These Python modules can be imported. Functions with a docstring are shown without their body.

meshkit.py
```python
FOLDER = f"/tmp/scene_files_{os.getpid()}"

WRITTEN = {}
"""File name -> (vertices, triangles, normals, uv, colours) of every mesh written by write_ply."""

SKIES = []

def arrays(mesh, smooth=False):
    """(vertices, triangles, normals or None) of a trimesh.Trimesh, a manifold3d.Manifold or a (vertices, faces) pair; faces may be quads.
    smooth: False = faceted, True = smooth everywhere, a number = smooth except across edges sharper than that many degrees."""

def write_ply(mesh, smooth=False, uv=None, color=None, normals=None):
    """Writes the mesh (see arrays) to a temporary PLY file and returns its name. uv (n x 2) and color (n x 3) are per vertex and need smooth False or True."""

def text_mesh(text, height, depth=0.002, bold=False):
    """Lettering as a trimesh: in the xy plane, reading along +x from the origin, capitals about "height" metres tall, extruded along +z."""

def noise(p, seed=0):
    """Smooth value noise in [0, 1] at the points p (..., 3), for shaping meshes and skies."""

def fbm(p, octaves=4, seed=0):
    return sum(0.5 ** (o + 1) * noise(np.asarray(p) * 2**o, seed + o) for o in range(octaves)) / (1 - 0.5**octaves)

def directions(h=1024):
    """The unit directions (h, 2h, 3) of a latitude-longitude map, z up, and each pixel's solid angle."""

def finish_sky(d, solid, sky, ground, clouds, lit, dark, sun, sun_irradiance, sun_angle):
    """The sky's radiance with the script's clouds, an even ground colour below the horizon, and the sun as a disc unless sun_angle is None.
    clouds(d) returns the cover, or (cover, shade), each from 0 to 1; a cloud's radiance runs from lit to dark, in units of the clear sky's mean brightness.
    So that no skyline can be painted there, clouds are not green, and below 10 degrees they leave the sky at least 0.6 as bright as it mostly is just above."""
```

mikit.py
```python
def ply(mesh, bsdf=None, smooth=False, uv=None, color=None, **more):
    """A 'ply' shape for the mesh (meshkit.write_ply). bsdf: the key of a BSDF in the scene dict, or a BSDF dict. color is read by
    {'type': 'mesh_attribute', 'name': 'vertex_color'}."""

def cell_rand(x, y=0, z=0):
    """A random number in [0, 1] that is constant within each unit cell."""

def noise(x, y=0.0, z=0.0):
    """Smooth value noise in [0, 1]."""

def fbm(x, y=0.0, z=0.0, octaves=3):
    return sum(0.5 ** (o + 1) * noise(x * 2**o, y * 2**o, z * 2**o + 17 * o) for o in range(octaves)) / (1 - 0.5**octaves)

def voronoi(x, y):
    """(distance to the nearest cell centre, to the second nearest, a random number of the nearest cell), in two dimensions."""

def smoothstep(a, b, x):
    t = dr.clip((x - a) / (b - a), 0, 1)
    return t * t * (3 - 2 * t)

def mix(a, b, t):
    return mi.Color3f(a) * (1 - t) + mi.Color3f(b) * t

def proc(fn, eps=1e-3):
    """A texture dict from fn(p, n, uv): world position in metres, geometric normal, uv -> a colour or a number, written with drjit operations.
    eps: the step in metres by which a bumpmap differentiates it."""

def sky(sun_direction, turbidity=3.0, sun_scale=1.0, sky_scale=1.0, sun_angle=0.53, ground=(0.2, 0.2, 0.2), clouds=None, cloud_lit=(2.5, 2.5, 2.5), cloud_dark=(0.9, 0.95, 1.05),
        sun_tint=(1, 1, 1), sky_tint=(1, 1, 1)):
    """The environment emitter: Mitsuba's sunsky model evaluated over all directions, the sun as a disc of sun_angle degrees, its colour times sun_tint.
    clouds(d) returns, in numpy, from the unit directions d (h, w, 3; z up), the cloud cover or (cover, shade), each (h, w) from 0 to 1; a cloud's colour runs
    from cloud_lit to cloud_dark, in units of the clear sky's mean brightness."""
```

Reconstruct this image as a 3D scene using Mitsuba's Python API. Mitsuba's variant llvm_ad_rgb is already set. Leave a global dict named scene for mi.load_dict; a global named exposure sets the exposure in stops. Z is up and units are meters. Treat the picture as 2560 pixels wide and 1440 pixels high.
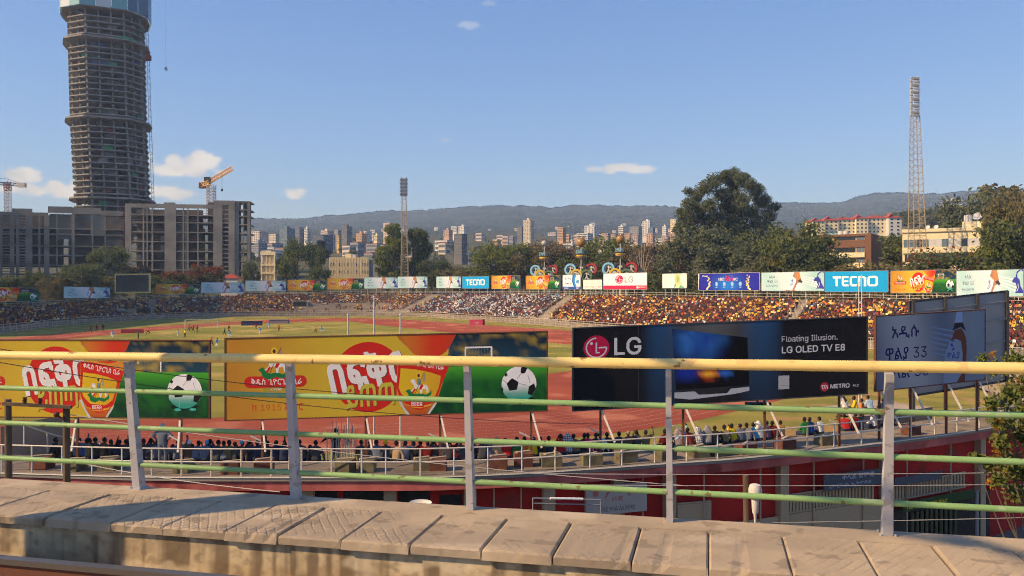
import math, numpy as np, trimesh, manifold3d, drjit as dr, mitsuba as mi, mikit, meshkit
from shapely.geometry import Polygon, Point, LineString, box as sbox
from shapely.ops import unary_union
from shapely import affinity

# ---------------------------------------------------------------- camera, sky, exposure
scene, labels, used = {}, {}, {}
T = mi.ScalarTransform4f
F, H = 1990.0, 11.0                     # focal length in pixels of a 2560 wide frame, eye height above the pitch
scene['camera'] = {'type': 'perspective', 'fov': 2 * math.degrees(math.atan(1280 / F)), 'fov_axis': 'x', 'near_clip': 0.3, 'far_clip': 20000.0,
                   'to_world': T().look_at(origin=[0, 0, H], target=[0, 10, H], up=[0, 0, 1]), 'medium': {'type': 'ref', 'id': 'haze_air'}}
exposure = 2.0
SUN = (-1.0, -0.38, 0.74)

def puff(az, el, a0, e0, wa, we, seed, d):
    r = ((az - a0) / wa) ** 2 + ((el - e0) / np.where(el > e0, we, we * .7)) ** 2
    m = r < 3; out = np.zeros_like(az); a, e = az[m], el[m]
    n = meshkit.fbm(np.stack([a * 1.3, e * 2.2, 0 * a + seed], -1), 5, seed)
    out[m] = np.clip((1.0 - r[m] + (n - .5) * 2.4) * 2.0, 0, 1); return out

def clouds(d):
    az, el = np.degrees(np.arctan2(d[..., 0], d[..., 1])), np.degrees(np.arcsin(np.clip(d[..., 2], -1, 1)))
    c = np.zeros_like(az)
    for k, (a0, e0, wa, we, op) in enumerate([(-22.6, 7.9, 2.4, .9, 1), (-21.2, 8.3, 1.2, .75, 1), (-28.6, 6.0, 2.3, .75, 1), (-23.4, 6.2, 1.6, .5, .9), (-31.5, 6.3, 1.6, .9, 1),
                                          (-15.2, 6.5, .75, .5, .95), (7.9, 8.4, 1.5, .42, .95), (6.0, 8.4, .8, .3, .7), (9.2, 8.3, .9, .4, .8), (-3.2, 18.2, .75, .28, .3), (-4.8, 10.5, .45, .2, .35),
                                          (-1.7, 19.6, .6, .2, .2), (55, 9, 5, 1.4, .9), (-62, 8, 6, 1.6, .9), (120, 10, 6, 1.8, .9), (-130, 12, 7, 2, .9), (175, 9, 5, 1.5, .9), (85, 14, 3, 1, .7), (-95, 16, 3, 1, .7)]):
        c = np.maximum(c, op * puff(az, el, a0, e0, wa, we, k + 3, d))
    m = c > 0; sh = np.zeros_like(az); sh[m] = np.clip(meshkit.fbm(np.stack([az[m] * .9, el[m] * 1.6, 0 * az[m]], -1), 4, 9) * 1.6 - .55, 0, 1)
    return c, sh

scene['sky'] = mikit.sky(SUN, turbidity=2.6, clouds=clouds, cloud_lit=(2.45, 2.5, 2.62), cloud_dark=(1.5, 1.62, 1.85), sun_tint=(1.06, .97, .82), sky_tint=(.84, 1.02, 1.40), ground=(.16, .14, .11))
HAZE = 1.2e-4
scene['haze_air'] = {'type': 'homogeneous', 'albedo': {'type': 'rgb', 'value': [.93, .95, .97]}, 'sigma_t': {'type': 'rgb', 'value': [HAZE * .7, HAZE, HAZE * 1.5]}}

# ---------------------------------------------------------------- helpers
rng = np.random.default_rng(7)
A = lambda *v: np.array(v, float)
def at(px, py, Y): return A((px - 1280) / F * Y, Y, H + (720 - py) / F * Y)
def gnd(px, py, z=0.0):
    Y = (H - z) * F / (py - 720.0)
    return A((px - 1280) / F * Y, Y, z)
def lin(r, g, b): return [(((v / 255) + .055) / 1.055) ** 2.4 if v > 10 else v / 255 / 12.92 for v in (r, g, b)]
def nrm(v):
    v = np.asarray(v, float); return v / (np.linalg.norm(v) + 1e-12)
def key(base):
    n = used.get(base, 0); used[base] = n + 1
    return base if n == 0 else f'{base}_{n:03d}'
def thing(base, label, cat, group=None, kind=None):
    k = key(base); labels[k] = {'label': label}
    if cat: labels[k]['category'] = cat
    if group: labels[k]['group'] = group
    if kind: labels[k]['kind'] = kind
    return k
def single(base, mesh, m, label, cat, group=None, kind=None, smooth=False, **kw):
    k = thing(base, label, cat, group, kind); scene[k] = mikit.ply(mesh.get() if isinstance(mesh, MB) else mesh, m, smooth=smooth, **kw); return k
def struct(base, mesh, m, label, smooth=False, kind='structure', **kw):
    return single(base, mesh, m, label, None, kind=kind, smooth=smooth, **kw)
def put(k, part, mesh, m, smooth=False, stuff=False, label=None, tw=None, **kw):
    kk = key(k + '__' + part)
    if isinstance(mesh, MB):
        if mesh.C and 'color' not in kw and m == 'painted': kw['color'] = mesh.colors()
        mesh = mesh.get()
    d = dict(mesh) if isinstance(mesh, dict) else mikit.ply(mesh, m, smooth=smooth, **kw)
    if isinstance(mesh, dict) and m is not None: d['bsdf'] = {'type': 'ref', 'id': m}
    if tw is not None: d['to_world'] = tw
    scene[kk] = d
    if stuff or label:
        labels[kk] = {}
        if stuff: labels[kk]['kind'] = 'stuff'
        if label: labels[kk]['label'] = label
    return kk

BOXF = np.array([[0, 2, 3, 1], [4, 5, 7, 6], [0, 1, 5, 4], [2, 6, 7, 3], [0, 4, 6, 2], [1, 3, 7, 5]])
BOXF = np.vstack([BOXF[:, [0, 1, 2]], BOXF[:, [0, 2, 3]]])
BOXV = np.array([[x, y, z] for x in (-.5, .5) for y in (-.5, .5) for z in (-.5, .5)])
class MB:
    def __init__(s): s.V, s.Fc, s.C, s.n = [], [], [], 0
    def add(s, v, f, c=None):
        v = np.asarray(v, float); s.V.append(v); s.Fc.append(np.asarray(f, int) + s.n); s.n += len(v)
        if c is not None: s.C.append(np.broadcast_to(np.asarray(c, float), (len(v), 3)))
        return s
    def frame(s, c, sx, sy, sz, ux, uy, uz, col=None):
        return s.add(np.asarray(c) + BOXV[:, :1] * sx * ux + BOXV[:, 1:2] * sy * uy + BOXV[:, 2:] * sz * uz, BOXF, col)
    def box(s, c, size, yaw=0.0, col=None):
        a = math.radians(yaw); return s.frame(c, *size, A(math.cos(a), math.sin(a), 0), A(-math.sin(a), math.cos(a), 0), A(0, 0, 1), col)
    def box2(s, lo, hi, col=None):
        lo, hi = np.asarray(lo, float), np.asarray(hi, float); return s.box((lo + hi) / 2, hi - lo, 0, col)
    def beam(s, p, q, w, h=None, up=(0, 0, 1), col=None):
        p, q = np.asarray(p, float), np.asarray(q, float); d = q - p; L = np.linalg.norm(d); d = d / L
        x = np.cross(d, up); x = nrm(x) if np.linalg.norm(x) > 1e-3 else A(1, 0, 0); u = np.cross(x, d)
        return s.frame((p + q) / 2, L, w, h or w, d, x, u, col)
    def tube(s, p, q, r, n=8, r2=None, col=None, cap=True):
        p, q = np.asarray(p, float), np.asarray(q, float); d = nrm(q - p); x = nrm(np.cross(d, A(0, 0, 1) if abs(d[2]) < .9 else A(1, 0, 0))); y = np.cross(d, x)
        a = np.arange(n) * 2 * np.pi / n; ring = np.cos(a)[:, None] * x + np.sin(a)[:, None] * y; i = np.arange(n); j = (i + 1) % n
        v = np.vstack([p + ring * r, q + ring * (r if r2 is None else r2), [p, q]])
        f = [np.stack([i, j, j + n], 1), np.stack([i, j + n, i + n], 1)]
        if cap: f += [np.stack([j, i, i * 0 + 2 * n], 1), np.stack([i + n, j + n, i * 0 + 2 * n + 1], 1)]
        return s.add(v, np.vstack(f), col)
    def path(s, pts, r, n=6, col=None):
        v, f = sweep(pts, r, n); return s.add(v, f, col)
    def prism(s, poly, z0, z1, col=None):
        p = np.asarray(poly, float); n = len(p)
        if 0.5 * np.sum(p[:, 0] * np.roll(p[:, 1], -1) - np.roll(p[:, 0], -1) * p[:, 1]) < 0: p = p[::-1]
        i = np.arange(n); j = (i + 1) % n
        v = np.vstack([np.c_[p, np.full(n, z0)], np.c_[p, np.full(n, z1)]])
        _, cap = trimesh.creation.triangulate_polygon(Polygon(p), engine='earcut') if n > 4 else (0, np.array([[0, k, k + 1] for k in range(1, n - 1)]))
        if n > 4:
            vv, cap = trimesh.creation.triangulate_polygon(Polygon(p), engine='earcut')
            idx = np.array([np.argmin(np.hypot(*(p - q).T)) for q in vv]); cap = idx[cap]
            a = p[cap]; sg = np.cross(a[:, 1] - a[:, 0], a[:, 2] - a[:, 0]); cap[sg < 0] = cap[sg < 0][:, ::-1]
        return s.add(v, np.vstack([np.stack([i, j, j + n], 1), np.stack([i, j + n, i + n], 1), cap[:, ::-1], cap + n]), col)
    def quad(s, a, b, c, d, col=None): return s.add([a, b, c, d], [[0, 1, 2], [0, 2, 3]], col)
    def get(s): return np.vstack(s.V), np.vstack(s.Fc)
    def colors(s): return np.vstack(s.C)

def sweep(pts, r, n=6):
    p = np.asarray(pts, float); r = np.broadcast_to(r, (len(p),)); t = np.gradient(p, axis=0); t /= np.linalg.norm(t, axis=1, keepdims=True) + 1e-12
    a = np.cross(t, np.where(np.abs(t[:, 2:]) < .9, [0, 0, 1.], [1., 0, 0])); a /= np.linalg.norm(a, axis=1, keepdims=True) + 1e-12
    b, ang = np.cross(t, a), np.arange(n) * 2 * np.pi / n
    v = p[:, None] + r[:, None, None] * (np.cos(ang)[None, :, None] * a[:, None] + np.sin(ang)[None, :, None] * b[:, None])
    i, j = np.meshgrid(np.arange(len(p) - 1), np.arange(n), indexing='ij')
    q = np.stack([i * n + j, i * n + (j + 1) % n, (i + 1) * n + (j + 1) % n, (i + 1) * n + j], -1).reshape(-1, 4)
    f = np.vstack([q[:, [0, 1, 2]], q[:, [0, 2, 3]], [[0, k + 1, k] for k in range(1, n - 1)], [[(len(p) - 1) * n + x for x in (0, k, k + 1)] for k in range(1, n - 1)]])
    return v.reshape(-1, 3), f
def curve(pts, step=None, n=None):
    """smooth polyline through points (chord-length pchip)"""
    from scipy.interpolate import PchipInterpolator
    p = np.asarray(pts, float); s = np.r_[0, np.cumsum(np.linalg.norm(np.diff(p, axis=0), axis=1))]
    n = n or max(2, int(round(s[-1] / step)) + 1)
    q = PchipInterpolator(s, p)(np.linspace(0, s[-1], 6 * n))
    s2 = np.r_[0, np.cumsum(np.linalg.norm(np.diff(q, axis=0), axis=1))]; u = np.linspace(0, s2[-1], n)
    return np.stack([np.interp(u, s2, q[:, k]) for k in range(q.shape[1])], 1)
def normals2(p):
    t = np.gradient(p[:, :2], axis=0); t /= np.linalg.norm(t, axis=1, keepdims=True) + 1e-12
    return np.c_[-t[:, 1], t[:, 0]]
def strip(a, b):
    """ruled surface between two polylines of the same length"""
    n = len(a); i = np.arange(n - 1)
    return np.vstack([a, b]), np.vstack([np.stack([i, i + 1, i + 1 + n], 1), np.stack([i, i + 1 + n, i + n], 1)])
def z3(p2, z): return np.c_[p2[:, :2], np.full(len(p2), z) if np.ndim(z) == 0 else z]

# ---------------------------------------------------------------- materials
def mat(name, rgb, rough=.8, spec=.3, two=True, **kw):
    b = {'type': 'principled', 'base_color': rgb if isinstance(rgb, dict) else {'type': 'rgb', 'value': list(rgb)}, 'roughness': rough, 'specular': spec, **kw}
    scene[name] = {'type': 'twosided', 'bsdf': b} if two else b
    return name
def nmat(name, c1, c2, sc, rough=.85, oct=4, spec=.25, lo=.3, hi=.7, c3=None, sc3=1, bump=0.0, bsc=1.0, streak=0):
    """two or three colours mixed by noise in world space"""
    def fn(p, n, uv):
        v = mikit.smoothstep(lo, hi, mikit.fbm(p.x * sc, p.y * sc, p.z * sc * (.25 if streak else 1), oct))
        c = mikit.mix(c1, c2, v)
        if c3 is not None: c = mikit.mix(c, c3, mikit.smoothstep(.55, .75, mikit.fbm(p.x * sc3 + 31, p.y * sc3, p.z * sc3, 3)))
        return c
    mat(name, mikit.proc(fn), rough, spec)
    if bump:
        scene[name] = {'type': 'twosided', 'bsdf': {'type': 'bumpmap', 'scale': bump, 'tex': mikit.proc(lambda p, n, uv: mikit.fbm(p.x * bsc, p.y * bsc, p.z * bsc, 3), .01), 'bsdf': scene[name]['bsdf']}}
    return name
mat('print_flat', {'type': 'mesh_attribute', 'name': 'vertex_color'}, .65, .2, two=False)
mat('print_dust', (.36, .31, .24), .9, .1, two=False)
scene['print'] = {'type': 'twosided', 'bsdf': {'type': 'bumpmap', 'scale': .05, 'tex': mikit.proc(lambda p, n, uv: mikit.fbm(p.x * .8, p.y * .8, p.z * 1.6, 3), .03),
    'bsdf': {'type': 'blendbsdf', 'weight': mikit.proc(lambda p, n, uv: (.03 + .28 * mikit.smoothstep(.42, .85, mikit.fbm(p.x * 1.1, p.y * 1.1, p.z * .45, 4)))), 'a': scene.pop('print_flat'), 'b': scene.pop('print_dust')}}}
mat('painted', {'type': 'mesh_attribute', 'name': 'vertex_color'}, .75, .3)
mat('print', {'type': 'mesh_attribute', 'name': 'vertex_color'}, .7, .15)
nmat('grass_mat', lin(126, 118, 50), lin(104, 104, 42), .09, c3=lin(150, 130, 72), sc3=.12, rough=.95)
nmat('verge_mat', lin(126, 116, 54), lin(102, 100, 44), .25, c3=lin(138, 110, 68), sc3=.4, rough=.95)
nmat('dirt_mat', lin(120, 105, 85), lin(92, 84, 70), .08, rough=.95)
nmat('street_mat', (.09, .085, .08), (.14, .125, .11), .3, rough=.9)
nmat('track_mat', lin(140, 70, 49), lin(126, 60, 43), .12, c3=lin(158, 94, 70), sc3=.22, rough=.9)
mat('line_white', (.36, .27, .23), .8)
nmat('conc', (.33, .29, .24), (.25, .225, .19), .9, bump=.01, bsc=6)
nmat('conc_grey', (.25, .235, .205), (.19, .178, .158), .15, c3=(.30, .28, .245), sc3=.07)
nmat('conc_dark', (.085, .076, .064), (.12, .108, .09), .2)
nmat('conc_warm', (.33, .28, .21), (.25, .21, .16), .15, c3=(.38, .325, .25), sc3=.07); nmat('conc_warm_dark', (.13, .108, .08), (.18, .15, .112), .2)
nmat('conc_slab', (.34, .325, .30), (.25, .24, .22), .3)
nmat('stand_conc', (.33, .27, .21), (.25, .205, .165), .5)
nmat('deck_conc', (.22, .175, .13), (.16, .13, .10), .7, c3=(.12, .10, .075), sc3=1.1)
nmat('red_wall', lin(182, 44, 38), lin(158, 38, 34), .5, streak=1, c3=lin(140, 58, 50), sc3=.9)
nmat('fascia_red', lin(190, 105, 98), lin(160, 86, 80), 1.2, streak=1, c3=lin(130, 60, 58), sc3=.8)
mat('cream_paint', lin(170, 152, 124)); mat('white_paint', (.62, .58, .52), .55); mat('rail_white', (.62, .56, .48), .5)
mat('steel_grey', (.25, .26, .27), .5, .5); mat('dark_steel', (.05, .05, .055), .6); mat('rust', lin(104, 66, 50), .85)
nmat('wood_pole', (.10, .065, .04), (.17, .115, .07), 3., streak=1)
mat('black_mat', (.02, .02, .022), .6); mat('wire_mat', (.035, .035, .04), .6); mat('wire_light', (.4, .38, .35), .6)
mat('gold_paint', lin(160, 120, 60), .4, .6); mat('glass_dark', (.03, .035, .045), .2, .6)
# ---------------------------------------------------------------- terrain: pitch level, hills, streets
TX = [-4200., -1600., 0., 625., 960., 1280., 1600., 1935., 2100., 2300., 2560., 4200., 6800.]        # columns by bearing
TY = [420., 620., 900., 1300., 2000., 3000., 4500.]
TP = np.array([                                                                    # height of the ground there, as rows of the picture
    [716, 716, 700, 694, 690, 690, 688, 680, 660, 640, 640, 650, 690],
    [700, 700, 680, 668, 664, 664, 660, 650, 620, 575, 570, 600, 660],
    [680, 680, 650, 632, 628, 626, 622, 612, 588, 545, 540, 570, 640],
    [650, 650, 630, 610, 606, 604, 600, 598, 578, 538, 530, 560, 630],
    [620, 620, 608, 596, 592, 588, 584, 580, 566, 530, 518, 550, 610],
    [590, 590, 585, 580, 570, 562, 558, 556, 546, 522, 508, 530, 570],
    [550, 550, 552, 548, 527, 510, 512, 509, 506, 486, 470, 500, 570]], float)
def ground_row(px, Y):
    rows = np.array([np.interp(px, TX, TP[k]) for k in range(len(TY))])
    return float(np.interp(math.log(Y), np.log(TY), rows)) if Y >= TY[0] else float(np.interp(Y, [330., TY[0]], [720 + H * F / 330., rows[0]]))
def site(px, Y, sink=0.0):
    p = at(px, ground_row(px, Y), Y); p[2] -= sink; return p
cols = np.r_[np.linspace(-4200, -100, 50), np.linspace(-80, 2640, 260), np.linspace(2660, 6800, 50)]
rowsY = np.r_[330., np.geomspace(420, 4500, 60)]
V = np.zeros((len(rowsY) + 2, len(cols), 3))
ridge = np.interp(cols, [625, 700, 760, 850, 960, 1000, 1060, 1130, 1200, 1300, 1380, 1440, 1520, 1640, 1700, 1935, 2060, 2100, 2180, 2240, 2300, 2400, 2560], [548, 550, 548, 540, 530, 530, 523, 515, 512, 510, 518, 512, 512, 512, 516, 509, 508, 506, 489, 485, 487, 480, 470])
for i, Y in enumerate(rowsY):
    for j, px in enumerate(cols): V[i, j] = at(px, ground_row(px, Y), Y)
    lift = (Y / 4500.) ** 6
    V[i, :, 2] += lift * (np.where((cols > 625) & (cols < 2560), (np.interp(cols, TX, TP[-1]) - ridge), 0)) / F * Y
    P = V[i].copy(); P[:, 2] = 0
    V[i, :, 2] += (meshkit.fbm(P / 420., 4, 3) - .5) * np.clip((Y - 700) / 2500., 0, 1) * 50 + (meshkit.fbm(P / 24., 3, 5) - .5) * np.clip((Y - 1200) / 2000., 0, 1) * 20
V[0, :, 2] = -3.4
V[-2] = V[-3] * A(1.15, 1.15, .9); V[-1] = V[-3] * A(1.35, 1.35, 0) - A(0, 0, 3.6)
n1, n2 = V.shape[:2]; i, j = np.meshgrid(np.arange(n1 - 1), np.arange(n2 - 1), indexing='ij')
q = np.stack([i * n2 + j, i * n2 + j + 1, (i + 1) * n2 + j + 1, (i + 1) * n2 + j], -1).reshape(-1, 4)
def hill_fn(p, n, uv):
    far = mikit.smoothstep(900., 2600., p.y)
    v = mikit.fbm(p.x * .012, p.y * .012, p.z * .03, 4); w = mikit.smoothstep(.35, .65, mikit.fbm(p.x * .05, p.y * .05, p.z * .08, 3))
    town = mikit.mix((.085, .08, .05), (.05, .055, .032), w)
    forest = mikit.mix((.012, .019, .012), (.034, .038, .024), mikit.smoothstep(.35, .7, v) * .7 + w * .3)
    c = mikit.mix(town, forest, far)
    bare = mikit.smoothstep(.56, .66, mikit.fbm(p.x * .0022 + 3, p.y * .0022, 0, 3)) * mikit.smoothstep(900., 1700., p.x)
    return mikit.mix(c, (.13, .11, .07), bare)
mat('hill_mat', mikit.proc(hill_fn), .95, .1)
struct('hills', (V.reshape(-1, 3), np.vstack([q[:, [0, 1, 2]], q[:, [0, 2, 3]]])), 'hill_mat', 'long wooded blue-green hills behind the city', smooth=True)
def ring_ground(z, r, m, name, label):
    s = MB(); s.quad(A(-r, -r, z), A(r, -r, z), A(r, r, z), A(-r, r, z)); struct(name, s, m, label)
ring_ground(-3.0, 7000., 'dirt_mat', 'ground', 'dry brown ground below and around the stadium')

# ---------------------------------------------------------------- stadium floor
grassq = MB(); GP = np.array([[-62, 60], [-46, 49], [-33, 43], [-20, 40], [-4, 39.3], [6, 41.8], [15, 45.2], [22, 49], [31, 56.5], [43, 69], [50, 84], [56, 105], [170, 110], [170, 345], [-190, 345], [-190, 60]], float); gv, gf = trimesh.creation.triangulate_polygon(Polygon(GP), engine='earcut'); grassq.add(z3(gv, 0.0), gf)
struct('pitch_grass', grassq, 'verge_mat', 'dry olive grass floor of the stadium', kind='structure')
outer = curve([[-112, 172], [-106, 205], [-94, 250], [-82, 277], [-62, 292], [-42, 280], [-4.6, 231], [14.5, 206], [34, 166], [44, 130], [41, 102], [27, 79], [19, 70], [14, 64.8], [8.2, 60.5], [-3, 55.5], [-18, 52.5], [-40, 52], [-70, 70], [-98, 110], [-110, 145], [-112, 172]], step=3)
inner = curve([[-95, 172], [-92, 205], [-84, 238], [-74, 252], [-56, 262], [-42, 240], [-9, 186], [8, 160], [18, 140], [15, 118], [9.6, 108], [2, 99], [-12, 82], [-25, 67.5], [-40, 66], [-64, 80], [-88, 115], [-94, 145], [-95, 172]], step=3)
def ringmesh(a, b, z):
    P = Polygon(a[:, :2]).buffer(0).difference(Polygon(b[:, :2]).buffer(0)); v, f = trimesh.creation.triangulate_polygon(P, engine='earcut'); return z3(v, z), f
infield = Polygon(inner[:, :2]).buffer(0)
v, f = trimesh.creation.triangulate_polygon(infield, engine='earcut')
struct('infield', (z3(v, .012), f), 'grass_mat', 'mown yellow-green football pitch inside the track')
struct('running_track', ringmesh(outer, inner, .008), 'track_mat', 'red oval running track round the pitch')
ln = MB()
for k in range(1, 9):
    off = Polygon(outer[:, :2]).buffer(-1.25 * k - .3)
    c = np.array(off.exterior.coords)[:, :2]; nn = normals2(c)
    ln.add(*strip(z3(c, .016), z3(c + nn * .05, .016)))
struct('lane_lines', ln, 'line_white', 'thin white lane lines on the red track', kind='structure')
# pitch markings
pl = MB()
fx = nrm(A(.655, -.755, 0)); fy = nrm(A(.755, .655, 0)); fc = A(-38, 165, .02)
def pline(a, b, w=.14): pl.beam(fc + fx * a[0] + fy * a[1], fc + fx * b[0] + fy * b[1], w, .006)
for a, b in (((-48, -30), (48, -30)), ((-48, 30), (48, 30)), ((-48, -30), (-48, 30)), ((48, -30), (48, 30)), ((0, -30), (0, 30)), ((-32, -20), (-32, 20)), ((-48, -20), (-32, -20)), ((-48, 20), (-32, 20))): pline(a, b)
struct('pitch_markings', pl, 'line_white', 'faint white touchlines on the football pitch', kind='structure')

# ---------------------------------------------------------------- railway: trackbed, rail, parapet
RD = nrm(A(-4, 1, -.04)); RN = nrm(A(1, 4, 0))                   # along the railing (towards the left), away from the camera
def line_at(px, y0, y2560):                                      # depth of the parapet line
    return 5.06 + (2560 - px) / 2560 * 0
def Yrail(px): return 1 / (1 / 7.0 + (1 / 5.03 - 1 / 7.0) * np.asarray(px, float) / 2560)
Pb = at(1200, 1281, 5.83)                                        # foot of the railing by its third post
def along(s, n=0.0, z=0.0):                                      # s metres towards the right along the parapet, n metres outwards
    return Pb - RD * s + RN * n + A(0, 0, z)
S0, S1 = -22.0, 24.0
def hexes(u, w):
    """1 inside the embossed lozenges of the slabs, 0 in the grooves"""
    j = (mikit.fbm(u * 9, w * 9, 0, 2) - .5) * .35
    a, b = u / .075 + w / .11 + j, u / .075 - w / .11 - j * .7
    f = lambda x: dr.abs(x - dr.floor(x) - .5) * 2
    return 1 - mikit.smoothstep(.72, .95, dr.maximum(f(a), f(b)))
def fn_slab(p, n, uv):
    u = p.x * .9701 - p.y * .2425; w = p.x * .2425 + p.y * .9701
    v = mikit.fbm(p.x * 5, p.y * 5, p.z * 5, 4)
    c = mikit.mix((.43, .34, .235), (.325, .255, .18), v)
    c = mikit.mix(c, (.30, .24, .175), mikit.smoothstep(.46, .68, mikit.fbm(u * 1.6 + 9, w * 2.8, 0, 5)) * .85)
    c = mikit.mix(c, (.15, .12, .09), mikit.smoothstep(.62, .72, mikit.fbm(u * 7 + 9, w * 9, 2, 4)) * .5)
    c = mikit.mix(c, (.50, .41, .30), mikit.smoothstep(.55, .75, mikit.fbm(u * 2.1 + 40, w * 3, 3, 4)) * .5)
    return mikit.mix((.27, .215, .16), c, 1 - .4 * (1 - hexes(u, w)) * mikit.smoothstep(.3, .65, mikit.fbm(u * 3 + 4, w * 5, 0, 3)) * mikit.smoothstep(.6, .8, n.z))
def fn_slab_h(p, n, uv):
    u = p.x * .9701 - p.y * .2425; w = p.x * .2425 + p.y * .9701
    return hexes(u, w) * mikit.smoothstep(.6, .8, n.z) * mikit.smoothstep(.25, .6, mikit.fbm(u * 3 + 4, w * 5, 0, 3)) + .5 * mikit.fbm(p.x * 40, p.y * 40, p.z * 40, 2)
mat('slab_mat', mikit.proc(fn_slab), .9, .2)
scene['slab_mat'] = {'type': 'twosided', 'bsdf': {'type': 'bumpmap', 'scale': .0045, 'tex': mikit.proc(fn_slab_h, .004), 'bsdf': scene['slab_mat']['bsdf']}}
def fn_wall(p, n, uv):
    v = mikit.fbm(p.x * 4, p.y * 4, p.z * 5, 5)
    c = mikit.mix((.52, .42, .27), (.38, .29, .18), mikit.smoothstep(.35, .65, v))
    st = mikit.fbm(p.x * 9, p.y * 9, p.z * 1.2, 3)
    c = mikit.mix(c, (.12, .085, .055), mikit.smoothstep(.48, .66, st) * .8)
    c = mikit.mix(c, (.2, .15, .1), mikit.smoothstep(.45, .75, mikit.fbm(p.x * 16, p.y * 16, p.z * 16, 4)) * .6)
    return mikit.mix(c, (.6, .52, .38), mikit.smoothstep(.62, .72, mikit.fbm(p.x * 3 + 7, p.y * 3, p.z * 4, 3)) * .5)
mat('render_mat', mikit.proc(fn_wall), .95, .15)
scene['render_mat'] = {'type': 'twosided', 'bsdf': {'type': 'bumpmap', 'scale': .012, 'tex': mikit.proc(lambda p, n, uv: mikit.fbm(p.x * 14, p.y * 14, p.z * 14, 4), .006), 'bsdf': scene['render_mat']['bsdf']}}
par = thing('parapet', 'tan concrete parapet of the viaduct capped with rough slabs', 'parapet')
UX, UY, UZ = -RD, RN, nrm(np.cross(-RD, RN))
def pbox(mb, s0, s1, n0, n1, z0, z1, col=None): mb.frame(along((s0 + s1) / 2, (n0 + n1) / 2, (z0 + z1) / 2), s1 - s0, n1 - n0, z1 - z0, UX, UY, UZ, col)
w = MB(); pbox(w, S0, S1, -.76, .12, -1.3, -.068); put(par, 'wall', w, 'render_mat')
w = MB(); pbox(w, S0, S1, -.12, .15, -.066, .0); put(par, 'coping', w, 'slab_mat')
w = MB(); pbox(w, S0, S1, .122, .2, -12.6, -.10); put(par, 'viaduct_side', w, 'conc')
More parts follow.
